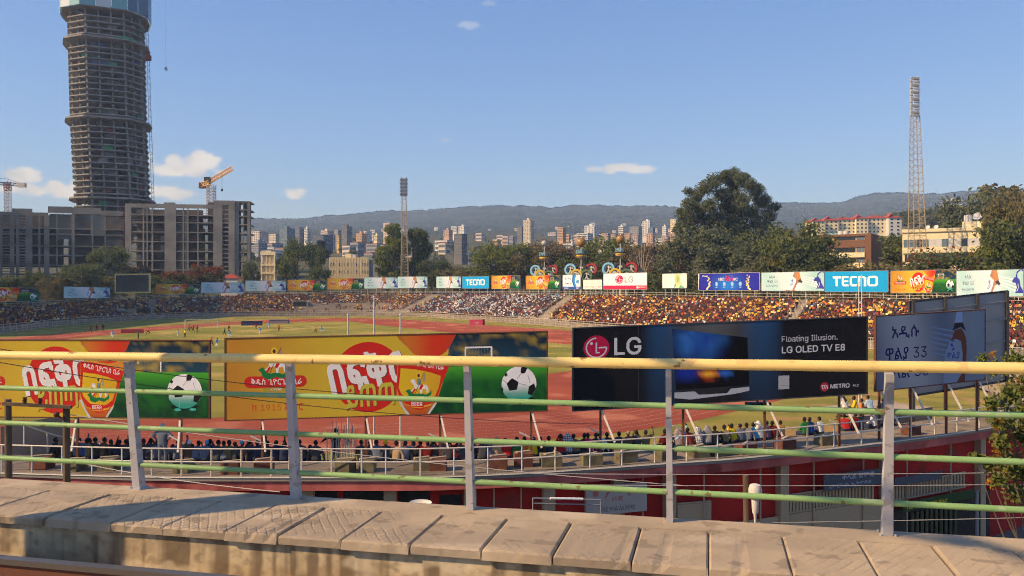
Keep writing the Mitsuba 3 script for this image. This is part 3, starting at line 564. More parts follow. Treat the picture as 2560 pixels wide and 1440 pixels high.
GLYPHS={'በ': '40|5,36 8,43 14,47 26,47 32,43 35,34 35,0 34,-1 27,-1 27,34 25,39 22,40 16,40 13,36 13,0 12,-1 5,-1', 'ፍ': '40|3,21 4,35 6,39 11,44 19,47 38,47 38,43 40,39 39,34 33,36 32,40 21,40 15,38 12,33 21,30 25,26 27,17 38,17 40,5 35,5 32,8 32,10 27,10 27,-1 19,-1 19,10 14,10 7,13/12,26 11,21 14,18 19,17 18,23 16,25', 'ቅ': '42|2,21 2,31 4,32 4,34 8,37 17,39 17,44 6,44 5,45 3,55 9,55 12,51 25,51 25,38 30,38 35,36 40,30 39,19 33,14 25,13 25,0 24,-1 17,-1 17,13 12,13 5,16/25,21 28,20 32,23 32,28 28,31 25,31/9,27 11,21 17,20 17,31 11,30', 'ር': '33|3,14 4,31 8,41 11,44 18,47 30,47 33,35 27,35 23,40 17,39 14,36 12,31 12,25 11,24 11,13 12,9 18,6 24,6 27,11 32,11 32,7 31,6 32,-6 27,-6 24,-1 14,-1 9,1 5,5 4,14', 'ይ': '45|1,-2 4,6 12,6 8,14 7,24 6,24 7,37 9,42 15,47 27,47 29,46 32,42 32,32 31,30 24,25 15,24 15,18 18,11 26,6 31,6 33,7 35,11 35,18 42,18 43,17 43,12 42,12 41,5 37,1 32,-1 9,-1 9,-3 5,-6 1,-6/14,32 18,31 22,32 25,35 24,41 18,41 15,38', 'ጠ': '62|5,32 8,39 13,44 17,46 21,46 21,47 35,47 36,46 39,47 48,47 52,45 57,38 57,32 58,32 58,0 57,-1 50,-1 50,32 48,38 44,40 39,40 35,38 35,-1 28,-1 27,0 27,39 24,40 16,37 13,31 13,0 12,-1 5,-1', 'ጣ': '61|5,32 8,39 13,44 17,46 34,47 36,46 39,47 47,47 51,45 56,37 56,-1 49,-1 49,28 48,29 48,36 46,39 38,40 34,37 34,14 27,14 27,40 19,39 14,34 13,30 13,15 12,14 5,14', 'ዱ': '54|0,7 2,19 15,19 11,27 12,42 18,47 30,47 35,42 35,33 30,27 23,25 23,23 29,19 41,19 42,13 52,13 54,7 54,1 50,1 47,3 46,6 43,6 41,-1 34,-1 33,12 9,12 5,7/18,32 19,31 23,31 27,34 28,39 26,41 21,41 19,39 18,35', 'ስ': '40|5,29 9,37 15,39 11,47 11,50 19,50 23,40 30,38 34,32 34,27 35,27 35,-1 27,-1 27,26 26,30 22,33 17,33 13,29 13,0 12,-1 5,-1', 'ጊ': '45|0,35 2,47 17,47 25,44 29,40 32,31 32,6 36,6 40,11 44,11 45,9 44,9 43,2 45,-5 40,-6 36,-1 24,-1 24,29 22,36 20,38 14,40 10,40 5,35', 'ዮ': '40|2,32 2,38 6,45 10,47 21,47 26,44 28,38 38,38 40,32 40,26 35,26 32,31 28,31 24,24 22,24 21,22 18,22 17,20 19,16 19,-1 12,-1 11,16/10,33 11,30 13,28 19,30 21,35 20,40 18,41 12,41 10,39', 'ቢ': '47|5,36 8,43 14,47 26,47 30,45 32,43 35,35 35,6 39,6 41,10 47,11 47,6 46,5 47,-6 41,-5 39,-1 27,-1 27,34 23,40 16,40 13,36 13,0 12,-1 5,-1', 'ራ': '43|2,9 2,16 5,23 19,36 22,42 22,47 29,47 30,43 26,33 12,20 10,11 13,7 18,6 19,13 24,19 29,21 40,21 42,15 42,9 36,10 34,14 29,13 26,9 25,-1 9,0 4,4', 'ኢ': '46|3,3 11,19 13,27 7,30 4,33 3,47 10,47 11,46 11,37 12,36 15,35 25,35 22,28 22,24 27,22 31,17 34,6 37,6 41,11 46,10 44,3 46,-5 41,-6 37,-1 27,-1 26,9 24,13 19,17 14,9 11,-1 3,-1', 'ት': '38|0,24 2,28 2,32 16,32 16,34 10,35 6,39 5,42 5,52 11,53 13,52 13,44 14,42 24,40 24,32 36,32 38,26 38,20 32,21 30,25 24,25 24,0 23,-1 16,-1 16,25 8,25 5,20 0,20', 'ጵ': '42|1,4 4,13 11,21 10,23 8,23 5,29 6,38 10,42 14,43 14,50 21,50 22,49 22,43 28,40 29,36 39,36 40,35 42,24 37,24 34,26 33,29 30,29 26,24 26,22 23,21 23,19 27,18 32,13 34,7 34,-1 27,-1 26,0 26,7 24,11 18,15 15,15 10,9 9,-1 2,-1/13,29 15,26 19,25 22,29 22,35 20,37 15,37 13,35', 'ያ': '31|0,-2 1,-2 1,2 0,11 5,11 9,6 12,7 12,16 10,21 8,22 4,29 3,39 8,46 22,47 26,45 29,40 29,31 25,25 18,22 20,16 20,-1 8,-1 5,-6 0,-6/11,32 12,30 14,28 20,30 22,35 21,40 19,41 13,41 11,38', 'ከ': '41|2,39 2,50 10,50 10,41 11,38 17,40 27,40 30,39 35,34 36,27 37,27 37,0 36,-1 29,-1 29,26 28,30 24,33 19,33 15,29 15,0 14,-1 7,-1 7,29 8,30 3,35 3,39', 'ጀ': '38|0,3 2,7 2,11 10,11 7,17 6,27 8,33 15,39 15,40 10,40 8,36 2,35 1,37 2,37 3,44 1,51 6,52 8,51 8,49 11,47 28,47 32,52 37,52 36,40 37,39 37,35 30,36 32,32 31,23 25,18 17,16 21,11 36,11 38,5 38,-1 32,0 29,4 8,4 5,-1 0,-1/24,39 27,37 29,37 29,40 24,40/16,32 14,27 14,24 19,24 24,26 24,32 21,33', 'ም': '56|1,30 2,37 4,41 8,45 13,47 47,47 51,45 55,40 55,30 51,24 46,22 32,22 32,41 27,41 27,21 25,19 24,13 22,11 22,8 20,6 18,-1 11,-1 10,0 14,8 16,17 10,17 6,19 2,24 2,30/40,29 44,28 47,30 48,36 45,41 40,41/9,28 10,26 13,24 18,24 19,25 19,41 15,41 10,37 9,33', 'ሮ': '39|3,14 5,35 8,41 11,44 18,47 31,47 34,46 37,43 38,34 35,30 31,28 22,28 17,31 16,36 14,36 12,32 12,26 11,25 11,12 14,7 24,6 27,11 32,11 32,7 31,6 32,-6 27,-6 24,-1 14,-1 9,1 5,5 4,14/23,39 25,34 29,34 30,35 30,40 29,41 25,41', 'አ': '35|3,3 11,19 13,27 7,30 4,33 3,47 10,47 11,46 11,37 12,36 15,35 25,35 22,25 32,15 34,9 35,-1 27,-1 25,11 19,17 17,16 17,13 15,11 15,8 12,4 11,-1 3,-1', 'ዲ': '55|0,8 2,19 15,19 11,27 12,42 18,47 30,47 35,42 35,33 30,27 23,25 23,23 29,19 41,19 42,18 42,6 46,6 47,9 50,11 54,11 55,9 53,5 53,1 55,-5 50,-6 48,-5 48,-3 46,-1 34,-1 34,12 9,12 6,8/18,32 19,31 23,31 27,34 28,39 26,41 21,41 19,39 18,35', 'ሱ': '46|5,29 9,37 16,40 16,50 23,50 24,49 24,40 31,37 31,35 33,34 35,23 37,23 41,28 46,28 45,21 44,20 46,11 41,11 38,14 38,16 35,16 35,-1 27,-1 27,27 26,30 23,33 17,33 14,31 13,28 13,0 12,-1 5,-1', 'ዋ': '44|1,30 2,37 4,41 8,45 13,47 34,47 39,45 43,39 43,31 40,25 34,22 27,22 27,-1 20,-1 19,0 19,17 10,17 6,19 2,24 2,30/27,29 32,28 35,31 35,38 33,41 27,41/9,28 10,26 13,24 18,24 19,25 19,41 15,41 10,37 9,33', 'ል': '43|2,7 3,7 5,22 8,29 14,35 18,36 17,41 15,43 15,47 22,47 32,26 32,23 35,19 35,16 38,12 38,9 41,5 42,-1 34,-1 34,2 30,8 27,18 23,24 22,29 21,29 18,29 15,26 13,19 19,18 24,15 25,13 24,3 18,-1 2,-1/11,12 10,8 10,5 15,5 17,6 18,10 16,12', 'ቀ': '42|2,21 2,31 8,37 17,38 17,47 24,47 25,46 25,38 30,38 35,36 40,30 39,19 33,14 25,13 25,0 24,-1 17,-1 17,13 12,13 5,16/25,21 28,20 32,23 32,28 28,31 25,31/9,27 11,21 17,20 17,31 11,30', 'ላ': '36|2,16 7,30 12,35 16,36 14,42 14,47 21,47 26,34 26,30 30,21 30,17 36,0 35,-1 28,-1 19,29 16,29 13,26 10,18 10,13 8,10 3,10 2,11', 'ለ': '38|2,7 3,7 4,19 9,31 17,36 15,47 23,47 28,32 28,28 32,19 32,15 36,6 37,-1 29,-1 25,11 25,15 20,29 17,29 15,27 13,23 9,-1 2,-1'}
# ---------------------------------------------------------------- lettering and printed hoardings
def glyph_poly(ch):
    adv, rest = GLYPHS[ch].split('|'); gs = []
    for poly in rest.split(';'):
        rr = [[tuple(map(int, q.split(','))) for q in r.split()] for r in poly.split('/')]; gs.append(Polygon(rr[0], rr[1:]).buffer(0))
    return int(adv), unary_union(gs)
def eth(text, h):
    """Ethiopic lettering about h tall from the origin"""
    x, out = 0, []
    for ch in text:
        if ch == ' ': x += 18; continue
        if ch in GLYPHS: adv, g = glyph_poly(ch); out.append(affinity.translate(g, x, 0)); x += adv + 2
        else:
            g = latin(ch, 44); out.append(affinity.translate(g, x, 0)); x += g.bounds[2] + 5
    s = h / 46.; return affinity.scale(unary_union(out), s, s, origin=(0, 0))
_lat = {}
def latin(text, h, bold=False):
    if (text, bold) not in _lat:
        m = meshkit.text_mesh(text, 1.0, .01, bold); top = m.face_normals[:, 2] > .9
        _lat[text, bold] = unary_union([Polygon(m.vertices[f][:, :2]).buffer(1e-4) for f in m.faces[top]]).simplify(.012)
    return affinity.scale(_lat[text, bold], h, h, origin=(0, 0))
def fit(g, x0, y0, x1, y1):
    a, b, c, d = g.bounds; return affinity.affine_transform(g, [(x1 - x0) / (c - a), 0, 0, (y1 - y0) / (d - b), x0 - a * (x1 - x0) / (c - a), y0 - b * (y1 - y0) / (d - b)])
def fitr(g, x0, y0, x1, y1, rot=0, skew=0):
    g = fit(g, x0, y0, x1, y1); g = affinity.skew(g, xs=skew, origin='center') if skew else g; return affinity.rotate(g, rot, origin='center') if rot else g
def ell(cx, cy, rx, ry, n=10): return affinity.scale(Point(cx, cy).buffer(1, n), rx, ry, origin=(cx, cy))
def pg(*pts): return Polygon([(pts[k], pts[k + 1]) for k in range(0, len(pts), 2)]).buffer(0)
def pill(x0, y0, x1, y1): r = (y1 - y0) / 2; return LineString([(x0 + r, (y0 + y1) / 2), (x1 - r, (y0 + y1) / 2)]).buffer(r, 8)
def tri2(g):
    out_v, out_f, n = [], [], 0
    for p in getattr(g, 'geoms', [g]):
        if p.geom_type != 'Polygon' or p.area < 1e-7: continue
        v, f = trimesh.creation.triangulate_polygon(p, engine='earcut')
        a = v[f]; sg = (a[:, 1, 0] - a[:, 0, 0]) * (a[:, 2, 1] - a[:, 0, 1]) - (a[:, 1, 1] - a[:, 0, 1]) * (a[:, 2, 0] - a[:, 0, 0]); f = f.copy(); f[sg < 0] = f[sg < 0][:, ::-1]
        out_v.append(v); out_f.append(f + n); n += len(v)
    return (np.vstack(out_v), np.vstack(out_f)) if out_v else (None, None)
def compose(W, layers, cell=.12):
    """painter's layers (later ones on top) cut into one flat print without overlaps; colours per vertex, linear"""
    above = Polygon(); V_, F_, C_, n = [], [], [], 0
    frame_ = sbox(0, 0, W, 1)
    for g, c in reversed(layers):
        vis_ = g.intersection(frame_).difference(above)
        if not vis_.is_empty:
            pieces = [vis_]
            if callable(c):
                x0, y0, x1, y1 = vis_.bounds; pieces = [vis_.intersection(sbox(x, y, x + cell, y + cell)) for x in np.arange(x0, x1, cell) for y in np.arange(y0, y1, cell)]
            for p in pieces:
                if p.is_empty: continue
                v, f = tri2(p)
                if v is None: continue
                V_.append(v); F_.append(f + n); n += len(v)
                C_.append(np.array([c(x, y) for x, y in v]) if callable(c) else np.tile(c, (len(v), 1)))
        above = above.union(g)
    v = np.vstack(V_); return np.c_[v[:, 0], np.zeros(len(v)), v[:, 1]], np.vstack(F_), np.clip(np.vstack(C_), .004, .92)
def mixc(a, b, t): t = min(1, max(0, t)); return np.array(a) * (1 - t) + np.array(b) * t
def nz(x, y, s, seed=0): return float(meshkit.fbm(np.array([x * s, y * s, seed * 3.1]), 3, seed))

RED, WHT, YEL, YGR = lin(206, 44, 34), lin(232, 228, 224), lin(226, 186, 44), lin(196, 186, 70)
def rider(cx, cy, s):
    """the brewery's horseman over a green dragon"""
    L = []
    def P(c, *pts): L.append((Polygon([(cx + pts[k] * s, cy + pts[k + 1] * s) for k in range(0, len(pts), 2)]).buffer(0), c))
    G, GR = lin(32, 122, 66), lin(150, 150, 150)
    P(G, -1.0, -.35, -.8, -.55, -.72, -.85, -.3, -1.0, .1, -.82, .5, -.95, .95, -.7, 1.0, -.25, .85, -.5, .55, -.68, .2, -.55, -.3, -.62, -.55, -.4, -.7, -.2)
    P(WHT, -.62, .35, -.5, .55, -.3, .5, -.2, .2, .1, .05, .55, .1, .75, -.15, .72, -.55, .62, -.5, .55, -.2, .3, -.25, .25, -.6, .12, -.58, .1, -.2, -.15, -.15, -.35, -.45, -.6, -.4, -.3, -.1, -.4, .15)
    P(RED, .02, -.2, .2, .15, .38, .05, .2, -.3); P(RED, -.55, -.5, -.3, -.15, -.2, -.25, -.42, -.55)
    P(lin(110, 140, 140), -.12, .1, -.1, .55, .12, .6, .2, .1); P(GR, .3, .35, .42, .95, .48, .95, .52, .35)
    L.append((ell(cx, cy + .82 * s, .2 * s, .23 * s, 5), lin(230, 190, 60))); L.append((ell(cx, cy + .8 * s, .1 * s, .13 * s, 4), lin(90, 50, 30)))
    P(lin(110, 70, 40), -.35, -.7, .42, 1.05, .46, 1.05, -.3, -.7)
    return L
def beer_art(full, bx=1.0):
    L = []
    amber, yel = lin(196, 136, 48), lin(208, 176, 54)
    L.append((sbox(0, 0, 2.75, 1), lambda x, y: mixc(amber, yel, (x - .1) / 1.15 + (nz(x, y, 4, 2) - .5) * .5)))
    # stadium picture at the right
    def sky_c(x, y):
        c = mixc(lin(34, 72, 92), lin(20, 40, 58), (y - .6) / .4 + (x - 3.2) * .3)
        return mixc(c, lin(170, 146, 60), max(0, (nz(x * .9, y * 2.2, 4.5, 5) - .52) * 4.5) * (1.1 - abs(y - .8)))
    L.append((pg(2.70, .585, 4, .585, 4, 1, 2.82, 1), sky_c))
    L.append((pg(2.50, 0, 4, 0, 4, .59, 2.70, .59), lambda x, y: mixc(mixc(lin(74, 164, 48), lin(30, 100, 40), (.59 - y) / .2), lin(16, 62, 40), (.4 - y) / .4 + (nz(x, y, 14, 8) - .5) * 2.4)))
    for a in ((2.18 + .78, .815, 2.18 + 1.12, .835), (3.285, .6, 3.305, .83), (2.955, .7, 2.97, .83)): L.append((sbox(*a), WHT))
    if full:
        for k in range(8): L.append((sbox(2.98 + k * .038, .62, 2.984 + k * .038, .815), lin(110, 140, 150)))
    # football
    bc, by, br = 3.645, .345, .225
    L.append((ell(bc, by - .2, .2, .05), lin(12, 40, 34))); L.append((ell(bc - .1, by - .24, .05, .02, 4), lin(70, 180, 160))); L.append((ell(bc + .12, by - .235, .05, .018, 4), lin(70, 180, 160)))
    ball = ell(bc, by, br * .985 * bx, br, 16); L.append((ball, lambda x, y: mixc(lin(56, 156, 138), lin(236, 234, 236), (y - by + .14) / .15)))
    BK = lin(26, 24, 28)
    for ox, oy, r_, rot, sx, sy in ((-.36, -.03, .36, 6, 1, 1.05), (.72, -.33, .36, -20, .62, 1.05), (.28, .83, .30, 62, 1.0, .62), (-.80, .62, .24, 35, .5, .9), (-.95, -.3, .16, 0, .4, 1)):
        g = Polygon([(r_ * math.cos(math.radians(90 + 72 * k)) * sx, r_ * math.sin(math.radians(90 + 72 * k)) * sy) for k in range(5)]); g = affinity.translate(affinity.scale(affinity.rotate(g, rot, origin=(0, 0)), br * bx, br, origin=(0, 0)), bc + ox * br * bx, by + oy * br); L.append((g.intersection(ball), BK))
    for p_, q_ in (((-.3, -.4), (-.3, -.95)), ((-.02, .05), (.42, -.08)), ((-.1, .3), (.1, .58)), ((-.68, .05), (-.9, .25)), ((.62, .05), (.5, .5))): L.append((LineString([(bc + p_[0] * br * bx, by + p_[1] * br), (bc + q_[0] * br * bx, by + q_[1] * br)]).buffer(.004, 2).intersection(ball), lin(150, 160, 160)))
    # disc with the slogan
    L.append((ell(1.745, .485, .435, .44, 20), lambda x, y: mixc(lin(214, 48, 36), lin(196, 38, 34), (nz(x, y, 3, 4)))))
    sh = [(fitr(eth('በፍቅር', 1).buffer(.035), 1.25, .30, 2.20, .80, 9.5, -3), WHT)]
    for g, c in sh: L.append((affinity.translate(g, .012, -.012), lin(120, 70, 66))); L.append((g, c))
    g = fitr(eth('ይጠጣ', 1).buffer(.02), 1.46, .09, 2.07, .40, 3); L.append((affinity.translate(g, .01, -.01), lin(120, 70, 40))); L.append((g, YGR))
    # glass of beer
    AMB = lambda x, y: mixc(lin(186, 84, 36), lin(214, 140, 56), y / .25)
    L.append((pg(2.11, .73, 2.78, .73, 2.71, .49, 2.59, .11, 2.50, -.02, 2.235, -.02, 2.15, .12, 2.10, .22), AMB))
    for q in (pg(2.10, .22, 2.15, .12, 2.235, -.02, 2.28, -.02, 2.19, .10, 2.13, .24), pg(2.61, .16, 2.59, .11, 2.50, -.02, 2.47, -.02, 2.56, .12)): L.append((q, lin(196, 204, 200)))
    L.append((pg(2.10, 1, 2.13, .95, 2.22, .86, 2.30, .77, 2.40, .715, 2.52, .70, 2.63, .72, 2.72, .78, 2.79, .88, 2.85, 1), lambda x, y: mixc(mixc(lin(202, 120, 44), lin(208, 56, 32), (x - 2.2) / .35), lin(120, 84, 48), max(0, abs(x - 2.47) * 3.2 - .85 + (1 - y)))))
    L.append((pg(2.11, .735, 2.30, .715, 2.55, .665, 2.76, .60, 2.72, .50, 2.66, .36, 2.60, .17, 2.52, .09, 2.38, .05, 2.24, .10, 2.14, .22, 2.10, .34, 2.115, .56), RED))
    L.append((pg(2.15, .585, 2.34, .565, 2.52, .525, 2.655, .475, 2.63, .34, 2.585, .225, 2.50, .165, 2.38, .135, 2.25, .18, 2.16, .26, 2.125, .34, 2.14, .46), lambda x, y: mixc(lin(222, 184, 40), lin(212, 160, 40), (x - 2.2) * 2)))
    L.append((pg(2.19, .135, 2.30, .085, 2.40, .075, 2.52, .10, 2.56, .14, 2.52, .125, 2.40, .10, 2.30, .11), lin(222, 170, 50)))
    L.append((fitr(eth('ቅዱስ ጊዮርጊስ ቢራ', 1), 2.15, .59, 2.70, .675, -10), WHT))
    L += rider(2.375, .355, .165)
    L.append((pg(2.26, .175, 2.45, .16, 2.44, .085, 2.27, .10), RED)); L.append((fitr(latin('BEER', 1, True), 2.285, .105, 2.425, .155, -4), WHT))
    # brand panel
    L.append((pill(.225, .385, .99, .53), lambda x, y: mixc(lin(208, 46, 38), lin(196, 50, 36), x))); L.append((sbox(.46, .335, .765, .385), lin(172, 150, 60)))
    L.append((fit(eth('ቅዱስ ጊዮርጊስ ቢራ', 1), .31, .415, .93, .505), WHT)); L.append((fit(eth('ኢትዮጵያ', 1), .545, .345, .685, .378), WHT))
    L.append((fit(eth('ከ 1915 ጀምሮ', 1), .315, .09, .95, .19), lin(206, 70, 30)))
    L += rider(.59, .68, .195)
    return L
def goat(cx, cy, s):
    B = lin(60, 66, 160)
    h = LineString([(cx + .05 * s, cy + .35 * s), (cx + .12 * s, cy + .75 * s), (cx + .45 * s, cy + .98 * s), (cx + .8 * s, cy + .8 * s)]).buffer(.055 * s, 4)
    return [(Polygon([(cx + a * s, cy + b * s) for a, b in ((-.3, .15), (-.15, .38), (.1, .45), (.35, .2), (.4, -.2), (.75, -.75), (-.05, -.75), (.1, -.3), (-.05, 0), (-.28, .0))]), B), (h, B),
            (LineString([(cx + .2 * s, cy - .1 * s), (cx + .25 * s, cy - .35 * s), (cx + .1 * s, cy - .6 * s)]).buffer(.03 * s, 3), lin(200, 205, 230))]
def water_art():
    W = 3.2; P, TL = lin(226, 230, 234), lin(176, 214, 216)
    L = [(sbox(0, 0, W, 1), lambda x, y: mixc(P, TL, .5 + .5 * math.sin(x * 2.6 + y)))]
    L.append((pg(1.75, 1, W, 1, W, 0, 1.25, 0), lambda x, y: mixc(lin(214, 232, 232), lin(168, 208, 208), (x - 1.7))))
    for k in range(4): L.append((pg(2.1, .78 - k * .1, 2.12, .74 - k * .1, 2.95, .55 - k * .14, 2.95, .62 - k * .14), lin(232, 240, 242)))
    L.append((pg(1.28, 0, 1.5, .42, 1.75, 1, 1.98, 1, 2.08, .62, 1.92, .3, 1.78, 0), lin(170, 130, 104)))
    L.append((pg(1.72, .62, 1.84, 1, 2.0, 1, 2.06, .66, 1.94, .55), lin(196, 134, 90))); L.append((pg(1.9, .55, 2.05, .62, 2.16, .47, 2.06, .38), lin(70, 64, 66)))
    L.append((pg(1.32, .05, 1.55, .68, 1.66, .76, 1.84, .62, 1.8, .42, 1.62, .02), lin(224, 230, 240))); L.append((pg(1.74, .05, 1.9, .4, 2.02, .45, 2.12, .36, 1.95, .04), lin(232, 234, 240)))
    L.append((fitr(eth('ዋልያ', 1), 1.5, .3, 1.72, .42, 60), lin(90, 120, 180)))
    L.append((ell(1.63, .55, .05, .07, 4), lin(110, 150, 200)))
    NV = lin(96, 102, 130)
    L.append((fit(eth('አዲሱ', 1), .42, .68, .72, .84), NV)); L.append((fit(eth('ዋልያ 33', 1), .30, .42, .86, .58), NV)); L.append((fit(eth('ቀላል ለኢትዮጵያ', 1), .26, .2, .88, .32), NV))
    L += goat(2.86, .5, .52); return W, L
def slate_art():
    W = 2.06; NV = lin(34, 30, 90)
    L = [(sbox(0, 0, W, 1), lambda x, y: mixc(mixc(lin(106, 112, 132), lin(170, 170, 172), .5 + .5 * math.sin(x * 4 - 1.2 + y)), lin(114, 130, 150), (x - 1.2)))]
    for k in range(6): L.append((pg(1.0, .82 - k * .07, 1.0, .80 - k * .07, 1.5, .70 - k * .075, 1.5, .73 - k * .075), lin(122, 142, 172)))
    L.append((pg(1.30, 0, 1.30, .5, 1.40, .62, 1.46, .74, 1.60, .76, 1.68, .62, 1.70, .45, 1.66, 0), lin(110, 66, 52))); L.append((pg(1.42, .74, 1.46, .84, 1.62, .84, 1.68, .72, 1.58, .78), lin(40, 36, 44)))
    L.append((pg(1.46, .85, 1.50, 1, 1.6, 1, 1.62, .85), lin(150, 170, 205)))
    L.append((pg(1.24, .0, 1.28, .44, 1.36, .58, 1.48, .62, 1.58, .58, 1.62, .40, 1.60, .12, 1.5, 0), lin(136, 148, 172)))
    L += goat(1.40, .52, .08)
    L.append((fit(eth('ዋልያ', 1), 1.30, .33, 1.56, .43), lin(60, 80, 150)))
    L.append((fitr(eth('አዲሱ', 1), .28, .68, .78, .86), NV)); L.append((fit(eth('ዋልያ 33', 1), .16, .38, .92, .56), NV)); L.append((fit(eth('ቀላል 33', 1), .14, .14, .96, .30), NV)); return W, L
def face_logo(cx, cy, r, red, wht):
    a = [(cx + .78 * r * math.cos(t), cy + .78 * r * math.sin(t)) for t in np.radians(np.linspace(95, 360, 26))]
    return [(ell(cx, cy, r, r, 18), red), (LineString(a + [(cx + .22 * r, cy)]).buffer(.055 * r, 3), wht), (sbox(cx - .06 * r, cy - .45 * r, cx + .05 * r, cy + .42 * r), wht), (sbox(cx - .06 * r, cy - .45 * r, cx + .26 * r, cy - .35 * r), wht), (ell(cx - .38 * r, cy + .36 * r, .12 * r, .12 * r, 5), wht)]
def tv_art():
    W = 3.66; K = lin(26, 26, 30); GW = lin(206, 206, 210)
    def bg(x, y):
        g = max(0, 1 - ((x - 1.05) / .24) ** 2) + max(0, 1 - ((x - 2.28) / .3) ** 2); m = math.exp(-((x - 1.65) / .75) ** 2)
        c = mixc(K, lin(44, 84, 128), min(1, g * .8) * (.35 + .65 * y)); c = mixc(c, lin(120, 124, 128), max(0, m - .55) * 1.2 * y); return mixc(c, lin(52, 46, 42), max(0, nz(x, y, 1.6, 3) - .55))
    L = [(sbox(0, 0, W, 1), bg), (sbox(.766, 0, .772, 1), lin(70, 70, 74))]
    L += face_logo(.267, .755, .152, lin(186, 30, 74), GW)
    L.append((fit(latin('LG', 1, True), .475, .65, .80, .87), GW))
    tvp = pg(1.17, .95, 2.105, .80, 2.13, .19, 1.22, .18)
    def scr(x, y):
        c = lin(14, 14, 18); n = nz(x, y, 6, 6); d = math.hypot((x - 1.5) / .34, (y - .78) / .26)
        c = mixc(c, mixc(lin(24, 60, 150), lin(60, 130, 200), n * 1.4 - .3), (1.25 - d) * 1.6 * (n + .3)); d = math.hypot((x - 1.35) / .2, (y - .40) / .14); c = mixc(c, lin(28, 50, 150), (1.1 - d) * 1.3)
        d = math.hypot((x - 1.62) / .14, (y - .36) / .07); c = mixc(c, mixc(lin(220, 60, 24), lin(250, 200, 60), 1 - d), (1.1 - d) * 2); d = math.hypot((x - 1.83) / .1, (y - .36) / .06); return mixc(c, lin(50, 110, 200), (1.1 - d) * 1.5)
    L.append((tvp, scr))
    L.append((pg(1.2, .15, 1.45, .15, 1.5, .105, 1.85, .105, 1.9, .16, 2.13, .17, 2.13, .12, 1.95, .09, 1.4, .05, 1.2, .08), lin(176, 180, 188)))
    L.append((fit(latin('Floating Illusion.', 1), 2.545, .70, 3.27, .80), GW)); L.append((fit(latin('LG OLED TV E8', 1, True), 2.545, .575, 3.37, .665), GW))
    L.append((sbox(2.50, .115, 2.64, .29), lin(170, 172, 176))); L.append((sbox(2.515, .16, 2.625, .165), lin(120, 120, 124)))
    L.append((ell(3.10, .115, .055, .06, 10), lin(170, 40, 56))); L.append((fitr(latin('m', 1, True), 3.065, .085, 3.14, .14, 0, -15), GW))
    L.append((fit(latin('METRO', 1, True), 3.175, .088, 3.43, .145), GW)); L.append((fit(latin('PLC', 1), 3.475, .092, 3.555, .128), GW)); return W, L
def cyan_art():
    W = 3.1; L = [(sbox(0, 0, W, 1), lin(24, 160, 222))]; c = lin(240, 244, 248); x, y0, y1, s = .48, .27, .77, .11
    def add(g): L.append((g, c))
    add(pg(.40, .77, .44, .66, .84, .66, .84, .77)); add(sbox(.56, y0, .67, .70))
    add(pg(.88, .77, .88, .36, .94, .27, 1.22, .27, 1.22, .36, .99, .37, .99, .475, 1.2, .475, 1.2, .56, .99, .56, .99, .68, 1.22, .68, 1.22, .77))
    add(pg(1.62, .77, 1.36, .77, 1.28, .70, 1.28, .36, 1.36, .27, 1.62, .27, 1.62, .37, 1.42, .37, 1.39, .40, 1.39, .64, 1.42, .68, 1.62, .68))
    add(pg(1.68, .77, 1.98, .77, 2.08, .69, 2.08, .27, 1.97, .27, 1.97, .63, 1.92, .68, 1.79, .68, 1.79, .27, 1.68, .27))
    add(pg(2.22, .77, 2.56, .77, 2.64, .69, 2.64, .35, 2.56, .27, 2.22, .27, 2.14, .35, 2.14, .69).difference(pg(2.28, .68, 2.50, .68, 2.53, .64, 2.53, .40, 2.50, .36, 2.28, .36, 2.25, .40, 2.25, .64))); return W, L
def whitered_art():
    W = 2.85; P = lin(200, 44, 84); L = [(sbox(0, 0, W, 1), lin(240, 240, 242)), (sbox(0, 0, W, .235), P)]
    L += face_logo(1.08, .62, .27, lin(190, 40, 84), lin(240, 230, 236)); L.append((fit(latin('LG', 1), 1.45, .42, 1.98, .80), lin(104, 104, 110)))
    L.append((ell(2.27, .12, .07, .08, 8), WHT)); L.append((fit(latin('METRO PLC', 1, True), 2.37, .07, 2.78, .16), WHT)); return W, L
def royal_art():
    W = 3.85; L = [(sbox(0, 0, W, 1), lambda x, y: mixc(lin(44, 44, 160), lin(40, 120, 214), math.exp(-(((x - 1.9) / .8) ** 2 + ((y - .3) / .5) ** 2)) * 1.1))]
    L.append((pg(0, 1, .06, 1, .02, 0, 0, 0), WHT)); L.append((fit(latin('466', 1, True), 1.76, .52, 2.26, .88), lin(214, 36, 60)))
    L.append((fit(latin('nBC', 1, True), 1.32, .56, 1.72, .74), WHT)); L.append((fit(latin('BC', 1, True), 2.30, .56, 2.56, .72), WHT)); L.append((fit(latin('TONA', 1, True), .27, .8, .62, .9), WHT))
    for x in (1.22, 1.72, 2.22, 2.72): L.append((ell(x, .36, .09, .13, 7), lin(150, 190, 236))); L.append((sbox(x - .07, .14, x + .07, .19), lin(150, 190, 236)))
    r = np.random.default_rng(5)
    for sx in (-1, 1):
        for k in range(15):
            y = .05 + .058 * k; x = 1.94 + sx * (1.32 - .1 * math.sin(y * 3.2) + (r.random() - .5) * .16); L.append((ell(x, y, .055 * (1.1 - y * .6), .055 * (1.1 - y * .6), 5), lin(240, 210, 90) if k % 3 else lin(236, 230, 220)))
    return W, L
